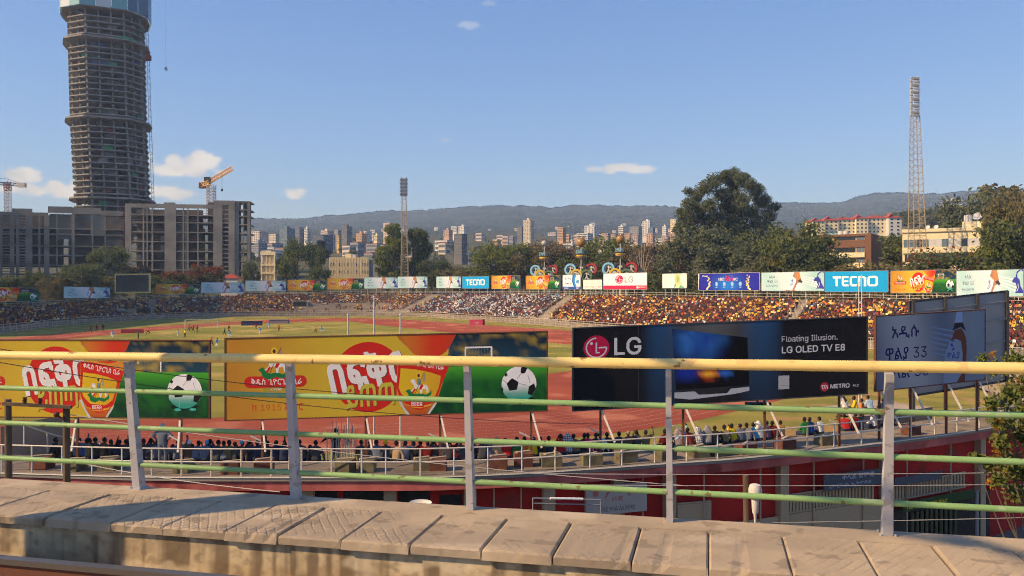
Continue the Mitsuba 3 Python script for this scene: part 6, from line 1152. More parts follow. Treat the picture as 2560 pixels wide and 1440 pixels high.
# out-of-frame blocks at the left that shade the far-left stand and the unfinished block
ob = thing('apartment_block', 'plain grey apartment block out of frame to the left', 'building'); w = MB(); w.box2((-236, 150, -1), (-196, 296, 66)); put(ob, 'wall', w, 'conc_grey')
for q in range(12):
    w = MB(); w.box2((-195.9, 154 + q * 12, 4), (-195.8, 160 + q * 12, 62)); put(ob, 'window', w, 'glass_dark')
ob = thing('apartment_block', 'tall grey block out of frame beyond the far-left unfinished building', 'building'); w = MB(); w.box2((-335, 340, -3), (-276, 418, 64)); put(ob, 'wall', w, 'conc_grey')
# cranes
def lattice(w, p, q, s, n, r=.1, up=(0, 1, 0)):
    p, q = np.asarray(p, float), np.asarray(q, float); d = nrm(q - p); x = nrm(np.cross(d, up)); y = np.cross(d, x)
    C = [x * a * s / 2 + y * b * s / 2 for a, b in ((-1, -1), (1, -1), (1, 1), (-1, 1))]
    for c in C: w.tube(p + c, q + c, r, 4)
    for t in range(n):
        a, b = p + (q - p) * t / n, p + (q - p) * (t + 1) / n
        for e in range(4): c, g = C[e], C[(e + 1) % 4]; w.tube(a + c, b + g, r * .7, 3); w.tube(a + c, a + g, r * .7, 3)
mat('crane_yellow', (.9, .50, .12), .6); mat('crane_white', lin(190, 180, 176), .6); mat('crane_red', lin(150, 70, 60), .6)
k = thing('tower_crane', 'yellow tower crane with raised jib above the unfinished office block', 'crane'); Yc = 428.
w = MB(); lattice(w, at(528, 560, Yc), at(528, 462, Yc), 3.6, 12, .22); put(k, 'mast', w, 'crane_white', stuff=True)
w = MB(); lattice(w, at(520, 456, Yc), at(581, 420, Yc), 1.8, 11, .17); put(k, 'jib', w, 'crane_yellow', stuff=True); w = MB(); lattice(w, at(523, 458, Yc), at(505, 462, Yc), 2.2, 3, .35); put(k, 'counter_jib', w, 'crane_yellow', stuff=True)
w = MB(); w.box(at(507, 464, Yc), (3.4, 2.4, 3.0)); put(k, 'counterweight', w, 'rust'); w = MB(); w.box(at(519, 451, Yc), (3, 2.4, 3.4)); put(k, 'cab', w, 'dark_steel'); w = MB(); w.tube(at(555, 434, Yc), at(555, 474, Yc), .07, 4); put(k, 'rope', w, 'wire_mat'); w = MB(); w.box(at(555, 475, Yc), (.9, .6, 1.2)); put(k, 'hook', w, 'dark_steel')
k = thing('tower_crane', 'red and white tower crane at the left edge of the skyline', 'crane'); Yc = 480.
w = MB(); lattice(w, at(20, 560, Yc), at(19, 476, Yc), 2.6, 10, .2); put(k, 'mast', w, 'crane_white', stuff=True); w = MB(); lattice(w, at(20, 476, Yc), at(17, 455, Yc), 2.8, 3, .25); put(k, 'slewing_tower', w, 'crane_red', stuff=True)
w = MB(); lattice(w, at(60, 463, Yc), at(-240, 441, Yc), 1.6, 26, .16); put(k, 'jib', w, 'dark_steel', stuff=True); w = MB(); w.box(at(55, 463, Yc), (4.4, 2, 2.4)); put(k, 'counterweight', w, 'crane_white'); w = MB(); w.tube(at(17, 447, Yc), at(60, 460, Yc), .1, 4); w.tube(at(17, 447, Yc), at(-120, 447, Yc), .1, 4); put(k, 'tie', w, 'dark_steel')
k = thing('hanging_load', 'small dark load hanging on a rope in the sky right of the skeleton tower', 'crane load'); w = MB(); w.tube(at(415, 164, 480), at(414, -60, 480), .03, 4); put(k, 'rope', w, 'wire_mat'); w = MB(); c = at(415, 172, 480)
for q in range(7): a = q * .9; w.beam(c + A(math.cos(a) * 1.2, .3 * q - 1, 1.3 * math.sin(a)), c - A(math.cos(a) * 1.1, 0, 1.2 * math.sin(a)), .18)
put(k, 'bars', w, 'scaffold_red')

# generic town buildings: sunlit face at the left, shaded face at the right
def town(label, x0, x1, yt, yb, Y, wall, floors, bays, t=32, frac=.62, glass='town_glass', roof=None, base='apartment_building', cat='building', group=None, style='bands', sep=False, top=None):
    if base == 'apartment_building': yt = yt + 4.5
    k = thing(base, label, cat, group); s = Y / F; Wd = (x1 - x0) * s; c_, s_ = math.cos(math.radians(t)), math.sin(math.radians(t))
    a, b = Wd * frac / c_, Wd * (1 - frac) / max(s_, .15)
    fd, sd = A(c_, -s_, 0), A(s_, c_, 0)                          # along the lit face, along the shaded face
    zt = H + (720 - yt) * s; zb = min(H + (720 - yb) * s - 2, site(x0, Y)[2] - 3 if Y > 330 else 0); P = at(x0, yb, Y); P[2] = zb; hgt = zt - zb
    w = MB(); ctr = P + fd * a / 2 + sd * b / 2 + A(0, 0, hgt / 2); w.frame(ctr, a, b, hgt, fd, sd, A(0, 0, 1)); put(k, 'wall', w, wall)
    vis_h = (yb - yt) * s; fh = vis_h / floors; W_ = MB()
    for f in range(floors):
        z = zt - fh * (f + .55)
        for (o, d, n, L, m) in ((P, fd, -sd, a, bays), (P + fd * a, sd, fd, b, max(1, int(bays * b / a)))):
            for q in range(m if style != 'bands' else 1):
                u0, u1 = ((q + .22) / m, (q + .78) / m) if style != 'bands' else (.05, .95)
                ctr = o + d * L * (u0 + u1) / 2 + A(0, 0, z - zb) + n * .02
                mb = MB() if sep else W_; mb.frame(ctr, L * (u1 - u0), .16, fh * .5, d, n, A(0, 0, 1))
                if sep: put(k, 'window', mb, glass)
    if not sep: put(k, 'window', W_, glass, stuff=True)
    w = MB(); ctr = P + fd * a / 2 + sd * b / 2 + A(0, 0, hgt + .25); w.frame(ctr, a + .5, b + .5, .5, fd, sd, A(0, 0, 1)); rf = put(k, 'roof', w, roof or wall)
    if top: w = MB(); w.frame(ctr + A(0, 0, 1.5) + fd * a * (top - .5) * .5, a * .3, b * .4, 2.6, fd, sd, A(0, 0, 1)); put(rf, 'roof_hut', w, wall)
    return k
for n, c in dict(w_pink=(202, 184, 174), w_beige=(194, 184, 166), w_white=(200, 198, 194), w_grey=(140, 142, 146), w_dark=(104, 104, 106), w_orange=(190, 148, 110), w_brick=(182, 156, 138), w_yellow=(196, 160, 80), w_tan=(188, 148, 108), w_cream=(230, 214, 174), w_glass=(96, 116, 132), w_navy=(74, 84, 104), w_rust=(182, 152, 132), roof_red=(150, 66, 56), roof_tin=(150, 150, 150), w_brown=(120, 86, 66)).items(): mat(n, lin(*c), .8)
mat('town_glass', lin(92, 96, 104), .4, .4)
CB = [(629, 667, 575, 606, 950, 'w_pink', 6, 4, 'pink twin block beside the unfinished office block'), (626, 668, 604, 636, 760, 'w_grey', 5, 5, 'rounded grey office low behind the tan stair tower'), (672, 706, 582, 604, 1000, 'w_beige', 4, 5, 'brown-beige block left of the glass office'), (699, 738, 568, 604, 980, 'w_glass', 6, 4, 'grey glass office block above the dark round tree'),
      (736, 761, 565, 604, 1050, 'w_dark', 6, 3, 'dark block between glass office and white striped block'), (760, 777, 568, 604, 960, 'w_white', 8, 1, 'narrow white striped block on the skyline'), (784, 832, 585, 612, 900, 'w_navy', 4, 6, 'dark blue long block in front of the pink one'), (802, 832, 573, 604, 1040, 'w_pink', 5, 4, 'pink block with pale top above the dark blue one'),
      (835, 854, 571, 606, 1040, 'w_grey', 6, 2, 'grey block next to the dark concrete frame'), (853, 880, 562, 606, 1100, 'w_dark', 7, 3, 'dark concrete frame block on the skyline'), (842, 853, 586, 610, 880, 'w_yellow', 4, 2, 'slim yellow block below the dark concrete frame'), (890, 917, 580, 606, 940, 'w_orange', 5, 3, 'orange-brown block with white neighbour'),
      (901, 928, 575, 598, 1060, 'w_white', 4, 3, 'white block behind the orange-brown one'), (934, 950, 585, 604, 960, 'w_cream', 4, 3, 'small cream block left of the tall striped one'), (958, 986, 554, 600, 1000, 'w_pink', 11, 4, 'tall pinkish striped block left of the smaller floodlight mast'), (1109, 1132, 572, 592, 980, 'w_rust', 4, 3, 'rust and white block right of the tall green trees'),
      (1128, 1150, 562, 580, 1300, 'w_white', 4, 3, 'white block on the slope, left of two'), (1146, 1170, 562, 582, 1240, 'w_white', 4, 3, 'white stepped block on the slope, right of two'), (1135, 1168, 582, 640, 640, 'w_dark', 8, 4, 'dark unfinished block wrapped in haze behind the narrow hoarding'), (1170, 1240, 628, 656, 560, 'w_pink', 2, 8, 'long pink low building with a tin roof'),
      (1293, 1312, 563, 600, 1000, 'w_dark', 9, 3, 'dark slim block left of the tall beige tower'), (1308, 1336, 547, 602, 960, 'w_beige', 15, 4, 'tall beige residential tower on the skyline'), (1393, 1415, 565, 602, 900, 'w_orange', 8, 2, 'orange block with grey side on the skyline'), (1461, 1498, 561, 600, 1100, 'w_white', 7, 3, 'white and dark glass tower under a rooftop mast'),
      (1442, 1484, 580, 612, 800, 'w_white', 6, 1, 'white striped office behind the bronze ball'), (1546, 1563, 562, 592, 1200, 'w_white', 5, 2, 'small white block left of the grey slab'), (1574, 1607, 563, 592, 1150, 'w_grey', 5, 5, 'grey slab left of the tallest white block'), (1606, 1632, 549, 592, 1180, 'w_white', 8, 3, 'tallest white block above the brick terraces'), (1620, 1638, 565, 592, 1100, 'w_glass', 6, 3, 'blue-white block right of the tallest white one'),
      (1655, 1669, 562, 592, 1150, 'w_white', 5, 2, 'small white block beside the big eucalyptus'), (1676, 1694, 545, 592, 1050, 'w_cream', 8, 3, 'cream tower half hidden by the big eucalyptus')]
for q, (x0, x1, yt, yb, Yb, m, fl, by, lab) in enumerate(CB): town(lab, x0, x1, yt, yb, Yb, m, fl, by, t=30 + (q * 7) % 12, style='bands' if by == 1 or q % 3 == 1 else 'grid', top=.5 if q % 2 else None, sep=(x1 - x0) > 26 and fl * by < 40 and by > 1 and False)
for q in (0, 1, 3, 4, 6, 8, 9): x = 1505 + q * 18.5; town('orange brick apartment terrace in the row below the white blocks', x, x + 22, 580 + (q % 3) * 3, 606, 850 + (q % 4) * 25, 'w_brick' if q % 3 else 'w_rust', 5, 3, group='orange brick apartment terraces', style='grid')
def city_zone(x): return ['left of the dark round tree', 'above the ribbed cream office', 'around the smaller floodlight mast', 'left of the ring monuments', 'behind the ring monuments', 'left of the big eucalyptus', 'right of the big eucalyptus'][int(np.searchsorted([720, 950, 1100, 1290, 1600, 1800], x))]
rs = np.random.default_rng(21)
for q in range(80):                                                # small houses between the trees
    x = rs.uniform(640, 1700); Yb = float(np.exp(rs.uniform(math.log(620), math.log(2900)))); y = ground_row(x, Yb); hh = rs.uniform(5, 13) / Yb * F; ww = rs.uniform(9, 26) / Yb * F
    town(f"small {['white', 'beige', 'tan', 'pink', 'grey', 'brick'][q % 6]} house with {['tin', 'red', 'white'][q % 3]} roof {city_zone(x)}", x, x + ww, y - hh, y, Yb, ['w_white', 'w_beige', 'w_tan', 'w_pink', 'w_grey', 'w_brick'][q % 6], 2, 3, roof=['roof_tin', 'roof_red', 'w_white'][q % 3], group='small distant houses among the city trees ' + city_zone(x), style='bands', base='house', cat='house')
k = thing('minaret', 'slim white minaret left of the bronze ball', 'minaret'); c = at(1431, 622, 560); w = MB(); w.tube(c - A(0, 0, 6), c + A(0, 0, 6), 1.0, 8); put(k, 'shaft', w, 'w_white'); w = MB(); w.tube(c + A(0, 0, 5.6), c + A(0, 0, 6.4), 1.5, 8); put(k, 'balcony', w, 'w_white'); w = MB(); w.tube(c + A(0, 0, 6.4), c + A(0, 0, 8.2), .7, 8); w.tube(c + A(0, 0, 8.2), c + A(0, 0, 9.6), .75, 8, .03); put(k, 'spire', w, 'w_glass')
# ribbed cream office
k = thing('office_building', 'cream office with vertical ribs and two window rows above the far hoardings', 'building'); Yo = 395.; X = lambda x: (x - 1280) / F * Yo; Zr = lambda y: H + (720 - y) / F * Yo
w = MB(); w.box2((X(823), Yo, 0), (X(923), Yo + 14, Zr(644))); put(k, 'wall', w, 'w_cream'); w = MB(); w.box2((X(923.5), Yo + .4, 0), (X(950), Yo + 16, Zr(650))); put(k, 'side_wing', w, 'w_grey')
for q in range(26): x = 823.5 + q * 3.85; w = MB(); w.box2((X(x), Yo - .45, 0), (X(x + 1.5), Yo - .003, Zr(643))); put(k, 'rib', w, 'w_cream')
for y0, y1 in ((657, 666), (676, 684)):
    for a, b in ((824, 839), (846, 856), (859, 862), (866, 873), (879, 882), (888, 898), (906, 922)): w = MB(); w.box2((X(a), Yo - .25, Zr(y1)), (X(b), Yo - .004, Zr(y0))); put(k, 'window', w, 'glass_dark')
w = MB(); w.box2((X(862), Yo + 1, Zr(645)), (X(877), Yo + 7, Zr(634))); put(k, 'roof_hut', w, 'w_cream'); w = MB(); w.box2((X(880), Yo + 1, Zr(645)), (X(887), Yo + 4, Zr(636))); put(k, 'roof_hut', w, 'w_white')
k = thing('stair_tower', 'free-standing tan concrete stair tower with open landings', 'tower'); Yo = 385.
w = MB(); w.box2((X(656) , Yo + 1, 0), (X(684), Yo + 6, Zr(636))); put(k, 'shaft', w, 'w_cream')
for x in (652, 684.5): w = MB(); w.box2((X(x), Yo, 0), (X(x + 3), Yo + 1, Zr(635))); put(k, 'column', w, 'w_cream')
for y in (634, 661, 681): w = MB(); w.box2((X(651), Yo - .1, Zr(y + 3.5)), (X(688.5), Yo + 1.2, Zr(y - (5 if y == 634 else 0)))); put(k, 'landing', w, 'w_cream')
for x in (665, 674): w = MB(); w.box2((X(x), Yo + .3, 0), (X(x + 1.2), Yo + .9, Zr(638))); put(k, 'column', w, 'w_cream')
def hip(k, part, lo, hi, z, h, m, ov=.6):
    x0, y0, x1, y1 = lo[0] - ov, lo[1] - ov, hi[0] + ov, hi[1] + ov; d = min(x1 - x0, y1 - y0) / 2
    v = [[x0, y0, z], [x1, y0, z], [x1, y1, z], [x0, y1, z], [x0 + d, (y0 + y1) / 2 if x1 - x0 > y1 - y0 else y0 + d, z + h], [x1 - d, (y0 + y1) / 2 if x1 - x0 > y1 - y0 else y1 - d, z + h]]
    w = MB(); w.add(v, [[0, 1, 5], [0, 5, 4], [1, 2, 5], [2, 3, 4], [2, 4, 5], [3, 0, 4], [0, 2, 1], [0, 3, 2]]); return put(k, part, w, m)
k = thing('pavilion', 'small red-roofed pavilion behind the shaded pale hoarding', 'house'); Yo = 375.; w = MB(); w.box2((X(552), Yo, 0), (X(594), Yo + 8, Zr(696))); put(k, 'wall', w, 'w_white'); hip(k, 'roof', (X(552), Yo), (X(594), Yo + 8), Zr(696), 2.4, 'roof_red')
# long red-roofed complex on the right slope
k = thing('residential_complex', 'long cream residential complex under red hipped roofs on the right slope', 'building'); Yo = 520.
def block(x0, x1, yt, yb, dy, dep, fl_, by_, hr, rows_m='w_cream'):
    Y_ = Yo + dy; X_ = lambda x: (x - 1280) / F * Y_; Z_ = lambda y: H + (720 - y) / F * Y_
    w = MB(); w.box2((X_(x0), Y_, Z_(yb) - 10), (X_(x1), Y_ + dep, Z_(yt))); wl = put(k, 'wall', w, rows_m); hip(k, 'roof', (X_(x0), Y_), (X_(x1), Y_ + dep), Z_(yt), hr, 'roof_red', .8); fh = (yb - yt) / fl_
    for f in range(fl_):
        for q in range(by_): a = x0 + (x1 - x0) * (q + .28) / by_; b = x0 + (x1 - x0) * (q + .66) / by_; w = MB(); w.box2((X_(a), Y_ - .1, Z_(yt + fh * (f + .72))), (X_(b), Y_ - .004, Z_(yt + fh * (f + .25)))); put(wl, 'window', w, 'glass_dark')
block(2031, 2062, 553, 586, 0, 14, 4, 3, 2.6); block(2062, 2096, 551, 585, 3, 14, 4, 3, 3.2); block(2096, 2140, 549, 584, 5, 14, 4, 4, 2.6); block(2140, 2170, 546, 584, 3, 14, 4, 3, 3.2); block(2170, 2222, 545, 584, 6, 14, 4, 5, 2.6); block(2222, 2254, 544, 588, 2, 16, 5, 2, 3.4, 'w_white')
# tan apartment block behind the large hoardings
k = thing('apartment_building', 'tan and brown apartment block with long balconies behind the large pale hoarding', 'building'); pf = PF(2163, 240., -36)
put(k, 'wall', pf.box(1950, 2163, 590, 760, 0, 14), 'w_tan'); put(k, 'corner_pier', pf.box(2163.4, 2179, 584, 760, -.5, .0), 'w_brown'); put(k, 'side_wing', pf.box(2163.4, 2178.6, 584.5, 760, .004, 20), 'w_brown'); put(k, 'roof', pf.box(1946, 2163, 584, 590, -.6, 14), 'w_brown')
for y0, y1, m, o in ((600, 618, 'w_brown', .35), (631, 643, 'w_cream', .9), (657, 672, 'w_cream', .9)): put(k, 'balcony_band', pf.box(1950, 2163, y0, y1, -o, -.003), m)
for y0, y1 in ((591, 599), (619, 630), (644, 656)):
    for a, b in ((1990, 2030), (2040, 2080), (2086, 2138)): put(k, 'window', pf.box(a, b, y0, y1, -.1, -.004), 'glass_dark')
    for a, b in ((2142, 2152), (2153.5, 2161)): put(k, 'window', pf.box(a, b, y0, y1, -.12, -.005), 'w_glass')
for x in (2096, 2109): c = pf.pt(x, 584, 3); w = MB(); w.tube(c, c + A(0, 0, 1.25), .85, 12); put(k, 'water_tank', w, 'w_white')
put(k, 'roof_hut', pf.box(2064, 2088, 577, 584, 4, 8), 'clad_teal')
k = thing('apartment_building', 'long cream apartment block with white panels right of the tall floodlight mast', 'building'); pf = PF(2256, 220., -30)
put(k, 'wall', pf.box(2256, 2490, 582, 760, 0, 12), 'w_cream'); rf = put(k, 'roof', pf.box(2255, 2491, 574, 582, -.5, 12), 'w_cream')
for q in range(14):
    a = 2259 + q * 16; put(k, 'window' if q in (0, 1, 2, 3, 6, 9, 12) else 'white_panel', pf.box(a, a + 14.4, 600, 619, -.12, -.004), 'glass_dark' if q in (2, 9) else 'w_glass' if q in (0, 1, 3, 6, 12) else 'w_white')
put(k, 'balcony_band', pf.box(2256, 2490, 621, 634, -.5, -.003), 'w_cream'); put(k, 'window', pf.box(2262, 2484, 637, 655, -.12, -.004), 'glass_dark'); put(rf, 'roof_hut', pf.box(2405, 2456, 558, 574, 3, 8), 'w_cream')
c = pf.pt(2420, 558, 5); w = MB(); w.tube(c, c + A(0, 0, 1.9), 1.0, 14); put(rf, 'water_tank', w, 'w_white')
def dish(c, r, part='dish', kk=None):
    w = MB(); th = np.linspace(0, 2 * np.pi, 17)[:-1]; d = nrm(A(-.6, -.6, .5)); x = nrm(np.cross(d, A(0, 0, 1))); y = np.cross(x, d); v = [c]
    for rr_ in (.5, 1): v += [c + (x * math.cos(t) + y * math.sin(t)) * r * rr_ + d * r * .35 * rr_ ** 2 for t in th]
    f = [[0, 1 + t, 1 + (t + 1) % 16] for t in range(16)] + [q for t in range(16) for q in ([1 + t, 17 + t, 17 + (t + 1) % 16], [1 + t, 17 + (t + 1) % 16, 1 + (t + 1) % 16])]
    w.add(v, f); w.tube(c - A(0, 0, r * 1.2), c, r * .07, 5); put(kk, part, w, 'w_white')
dish(pf.pt(2445, 546, 5), 1.2, kk=rf); dish(pf.pt(2319, 570, 1.5), .6, kk=rf); dish(pf.pt(2340, 570, 1.5), .6, kk=rf)
k = thing('house', 'white house on the hillside left of the tall dark tree', 'house'); Yo = 330.; w = MB(); w.box2((X(2379), Yo, Zr(525)), (X(2405), Yo + 7, Zr(503))); put(k, 'wall', w, 'w_white'); hip(k, 'roof', (X(2379), Yo), (X(2405), Yo + 7), Zr(503), 1.6, 'roof_tin')
k = thing('house', 'small house with red roof left of the tan apartment block', 'house'); Yo = 300.; w = MB(); w.box2((X(1950), Yo, 8), (X(1985), Yo + 7, Zr(580))); put(k, 'wall', w, 'w_white'); hip(k, 'roof', (X(1950), Yo), (X(1985), Yo + 7), Zr(580), 1.4, 'roof_red')
# ---------------------------------------------------------------- trees
def leaves(centers, radii, counts, size, seed, squash=.75, shell=.55):
    r = np.random.default_rng(seed); P = []
    for c, R, n in zip(centers, radii, counts):
        d = r.normal(size=(n, 3)); d /= np.linalg.norm(d, axis=1, keepdims=True); q = R * (shell + (1 - shell) * r.random((n, 1))) * (1 + .25 * (meshkit.noise(d * 2.3 + seed + c, 3)[:, None] - .5) * 2); P.append(c + d * q * A(1, 1, squash))
    P = np.vstack(P); n = len(P); a = r.normal(size=(n, 3)); a /= np.linalg.norm(a, axis=1, keepdims=True); b = np.cross(a, r.normal(size=(n, 3))); b /= np.linalg.norm(b, axis=1, keepdims=True)
    s = size * (.6 + .8 * r.random((n, 1))); a, b = a * s, b * s * .55
    v = np.stack([P - a, P + b * .8, P + a, P - b], 1).reshape(-1, 3); i = np.arange(n)[:, None] * 4
    return v, np.vstack([i + [0, 1, 2], i + [0, 2, 3]])
def limbs(w, base, top, r0, tips, rt):
    w.path(curve([base, base * .5 + top * .5 + A(.02, .01, 0) * np.linalg.norm(top - base), top], n=6), np.linspace(r0, r0 * .5, 6), 7)
    for p in tips:
        t = .45 + .5 * ((p[0] * 7.3 + p[1] * 3.1) % 1); s = base + (top - base) * t; w.path(curve([s, s * .45 + p * .55 + A(0, 0, -.1) * np.linalg.norm(p - s), p], n=5), np.linspace(rt, rt * .3, 5), 5)
def leafmat(name, c1, c2, c3):
    def fn(p, n, uv): return mikit.mix(mikit.mix(c1, c2, mikit.fbm(p.x * .45, p.y * .45, p.z * .45, 3)), c3, mikit.smoothstep(.6, .85, mikit.cell_rand(p.x * 3.1, p.y * 3.1, p.z * 3.1)) * .6)
    scene[name] = {'type': 'principledthin', 'base_color': mikit.proc(fn), 'roughness': .6, 'diff_trans': .7, 'spec_trans': 0.0}
leafmat('leaf_dark', (0.100, 0.122, 0.050), (0.154, 0.180, 0.068), (0.198, 0.226, 0.090)); leafmat('leaf_green', (0.126, 0.154, 0.043), (0.198, 0.226, 0.064), (0.252, 0.270, 0.090)); leafmat('leaf_olive', (0.154, 0.148, 0.064), (0.216, 0.190, 0.090), (0.270, 0.216, 0.108)); leafmat('leaf_brown', (0.180, 0.134, 0.082), (0.234, 0.180, 0.108), (0.288, 0.234, 0.144)); leafmat('leaf_eucalypt', (0.118, 0.140, 0.076), (0.172, 0.194, 0.108), (0.198, 0.216, 0.126)); leafmat('leaf_red', (.22, .04, .02), (.15, .05, .025), (.3, .07, .03)); leafmat('leaf_orange', (.45, .2, .03), (.36, .18, .04), (.55, .3, .06))
nmat('bark', (.12, .095, .07), (.18, .15, .115), 2., streak=1); mat('bark_pale', (.38, .33, .27), .9)
def proto(kind, seed):
    """unit-high tree: crown of leaf clumps on a tapered trunk with limbs"""
    r = np.random.default_rng(seed); C, R, Nn = [], [], []
    if kind == 'broad':
        for q in range(24): a = r.random() * 6.28; z = r.uniform(.36, .86); e = .34 * math.sqrt(max(.05, 1 - ((z - .55) / .42) ** 2)) * r.uniform(.5, 1); C.append(A(e * math.cos(a), e * math.sin(a), z)); R.append(r.uniform(.09, .17)); Nn.append(330)
    elif kind == 'tall':
        for q in range(24): a = r.random() * 6.28; z = r.uniform(.14, .93); e = (.19 * (1 - ((z - .42) / .62) ** 2) + .015) * r.uniform(.3, 1); C.append(A(e * math.cos(a), e * math.sin(a), z)); R.append(r.uniform(.06, .115)); Nn.append(330)
    else:
        for q in range(20): a = r.random() * 6.28; z = r.uniform(.1, .8); e = .5 * math.sqrt(max(.05, 1 - (z / .95) ** 2)) * r.uniform(.4, 1); C.append(A(e * math.cos(a), e * math.sin(a), z)); R.append(r.uniform(.12, .2)); Nn.append(330)
    w = MB(); limbs(w, A(0, 0, -.05), A(.01, .01, .7 if kind != 'bush' else .4), .022, C[::3], .009)
    return leaves(C, R, Nn, .017 if kind != 'bush' else .024, seed + 1, .85, .25), w, C, R
PROT = {}
for nm, kind, seed in (('broad_a', 'broad', 1), ('broad_b', 'broad', 2), ('broad_c', 'broad', 3), ('tall_a', 'tall', 4), ('tall_b', 'tall', 5), ('bush_a', 'bush', 6)):
    crown, trunk, C, R = proto(kind, seed); PROT[nm] = (mikit.ply(crown, 'leaf_dark'), mikit.ply(trunk.get(), 'bark', smooth=True), C, R)
bl_ = leaves([c + A(0, 0, .06) for c in PROT['broad_b'][2] if c[2] > .55], [.12] * sum(c[2] > .55 for c in PROT['broad_b'][2]), [110] * sum(c[2] > .55 for c in PROT['broad_b'][2]), .018, 77, .6, .6); BLOOM = mikit.ply(bl_, 'leaf_red'); nq = len(bl_[0]) // 28 * 4; BLOOM2 = mikit.ply((bl_[0].reshape(-1, 4, 3)[::7].reshape(-1, 3), bl_[1][:0] if False else (lambda i: np.vstack([i + [0, 1, 2], i + [0, 2, 3]]))(np.arange(len(bl_[0].reshape(-1, 4, 3)[::7]))[:, None] * 4)), 'leaf_red')
def tree(nm, leaf, x, yt, Y, lab, base='tree', group=None, width=1.0, yb=None, bloom=False, rot=None):
    """a tree whose top is seen at (x, yt); stands on the ground at depth Y"""
    g = site(x, Y) if Y > 330 else at(x, 720 + H * F / Y, Y); 
    if yb is not None: g = at(x, yb, Y)
    top = at(x, yt, Y); h = (top[2] - g[2]) / .97; k = thing(base, lab, 'tree', group)
    tw = T().translate(g.tolist()).rotate([0, 0, 1], rng.uniform(0, 360) if rot is None else rot).scale([h * width, h * width, h])
    sg = f"grove_{nm}_{leaf}{'_fleck' if bloom and 'flecks' in lab else '_bloom' if bloom else ''}"
    if sg not in scene:
        G = {'type': 'shapegroup', 'crown': {**PROT[nm][0], 'bsdf': {'type': 'ref', 'id': leaf}}, 'trunk': dict(PROT[nm][1])}
        if bloom: G['blossom'] = dict(BLOOM2 if 'flecks' in lab else BLOOM)
        scene[sg] = G
    scene[k] = {'type': 'instance', 'shapegroup': {'type': 'ref', 'id': sg}, 'to_world': tw}
    return k
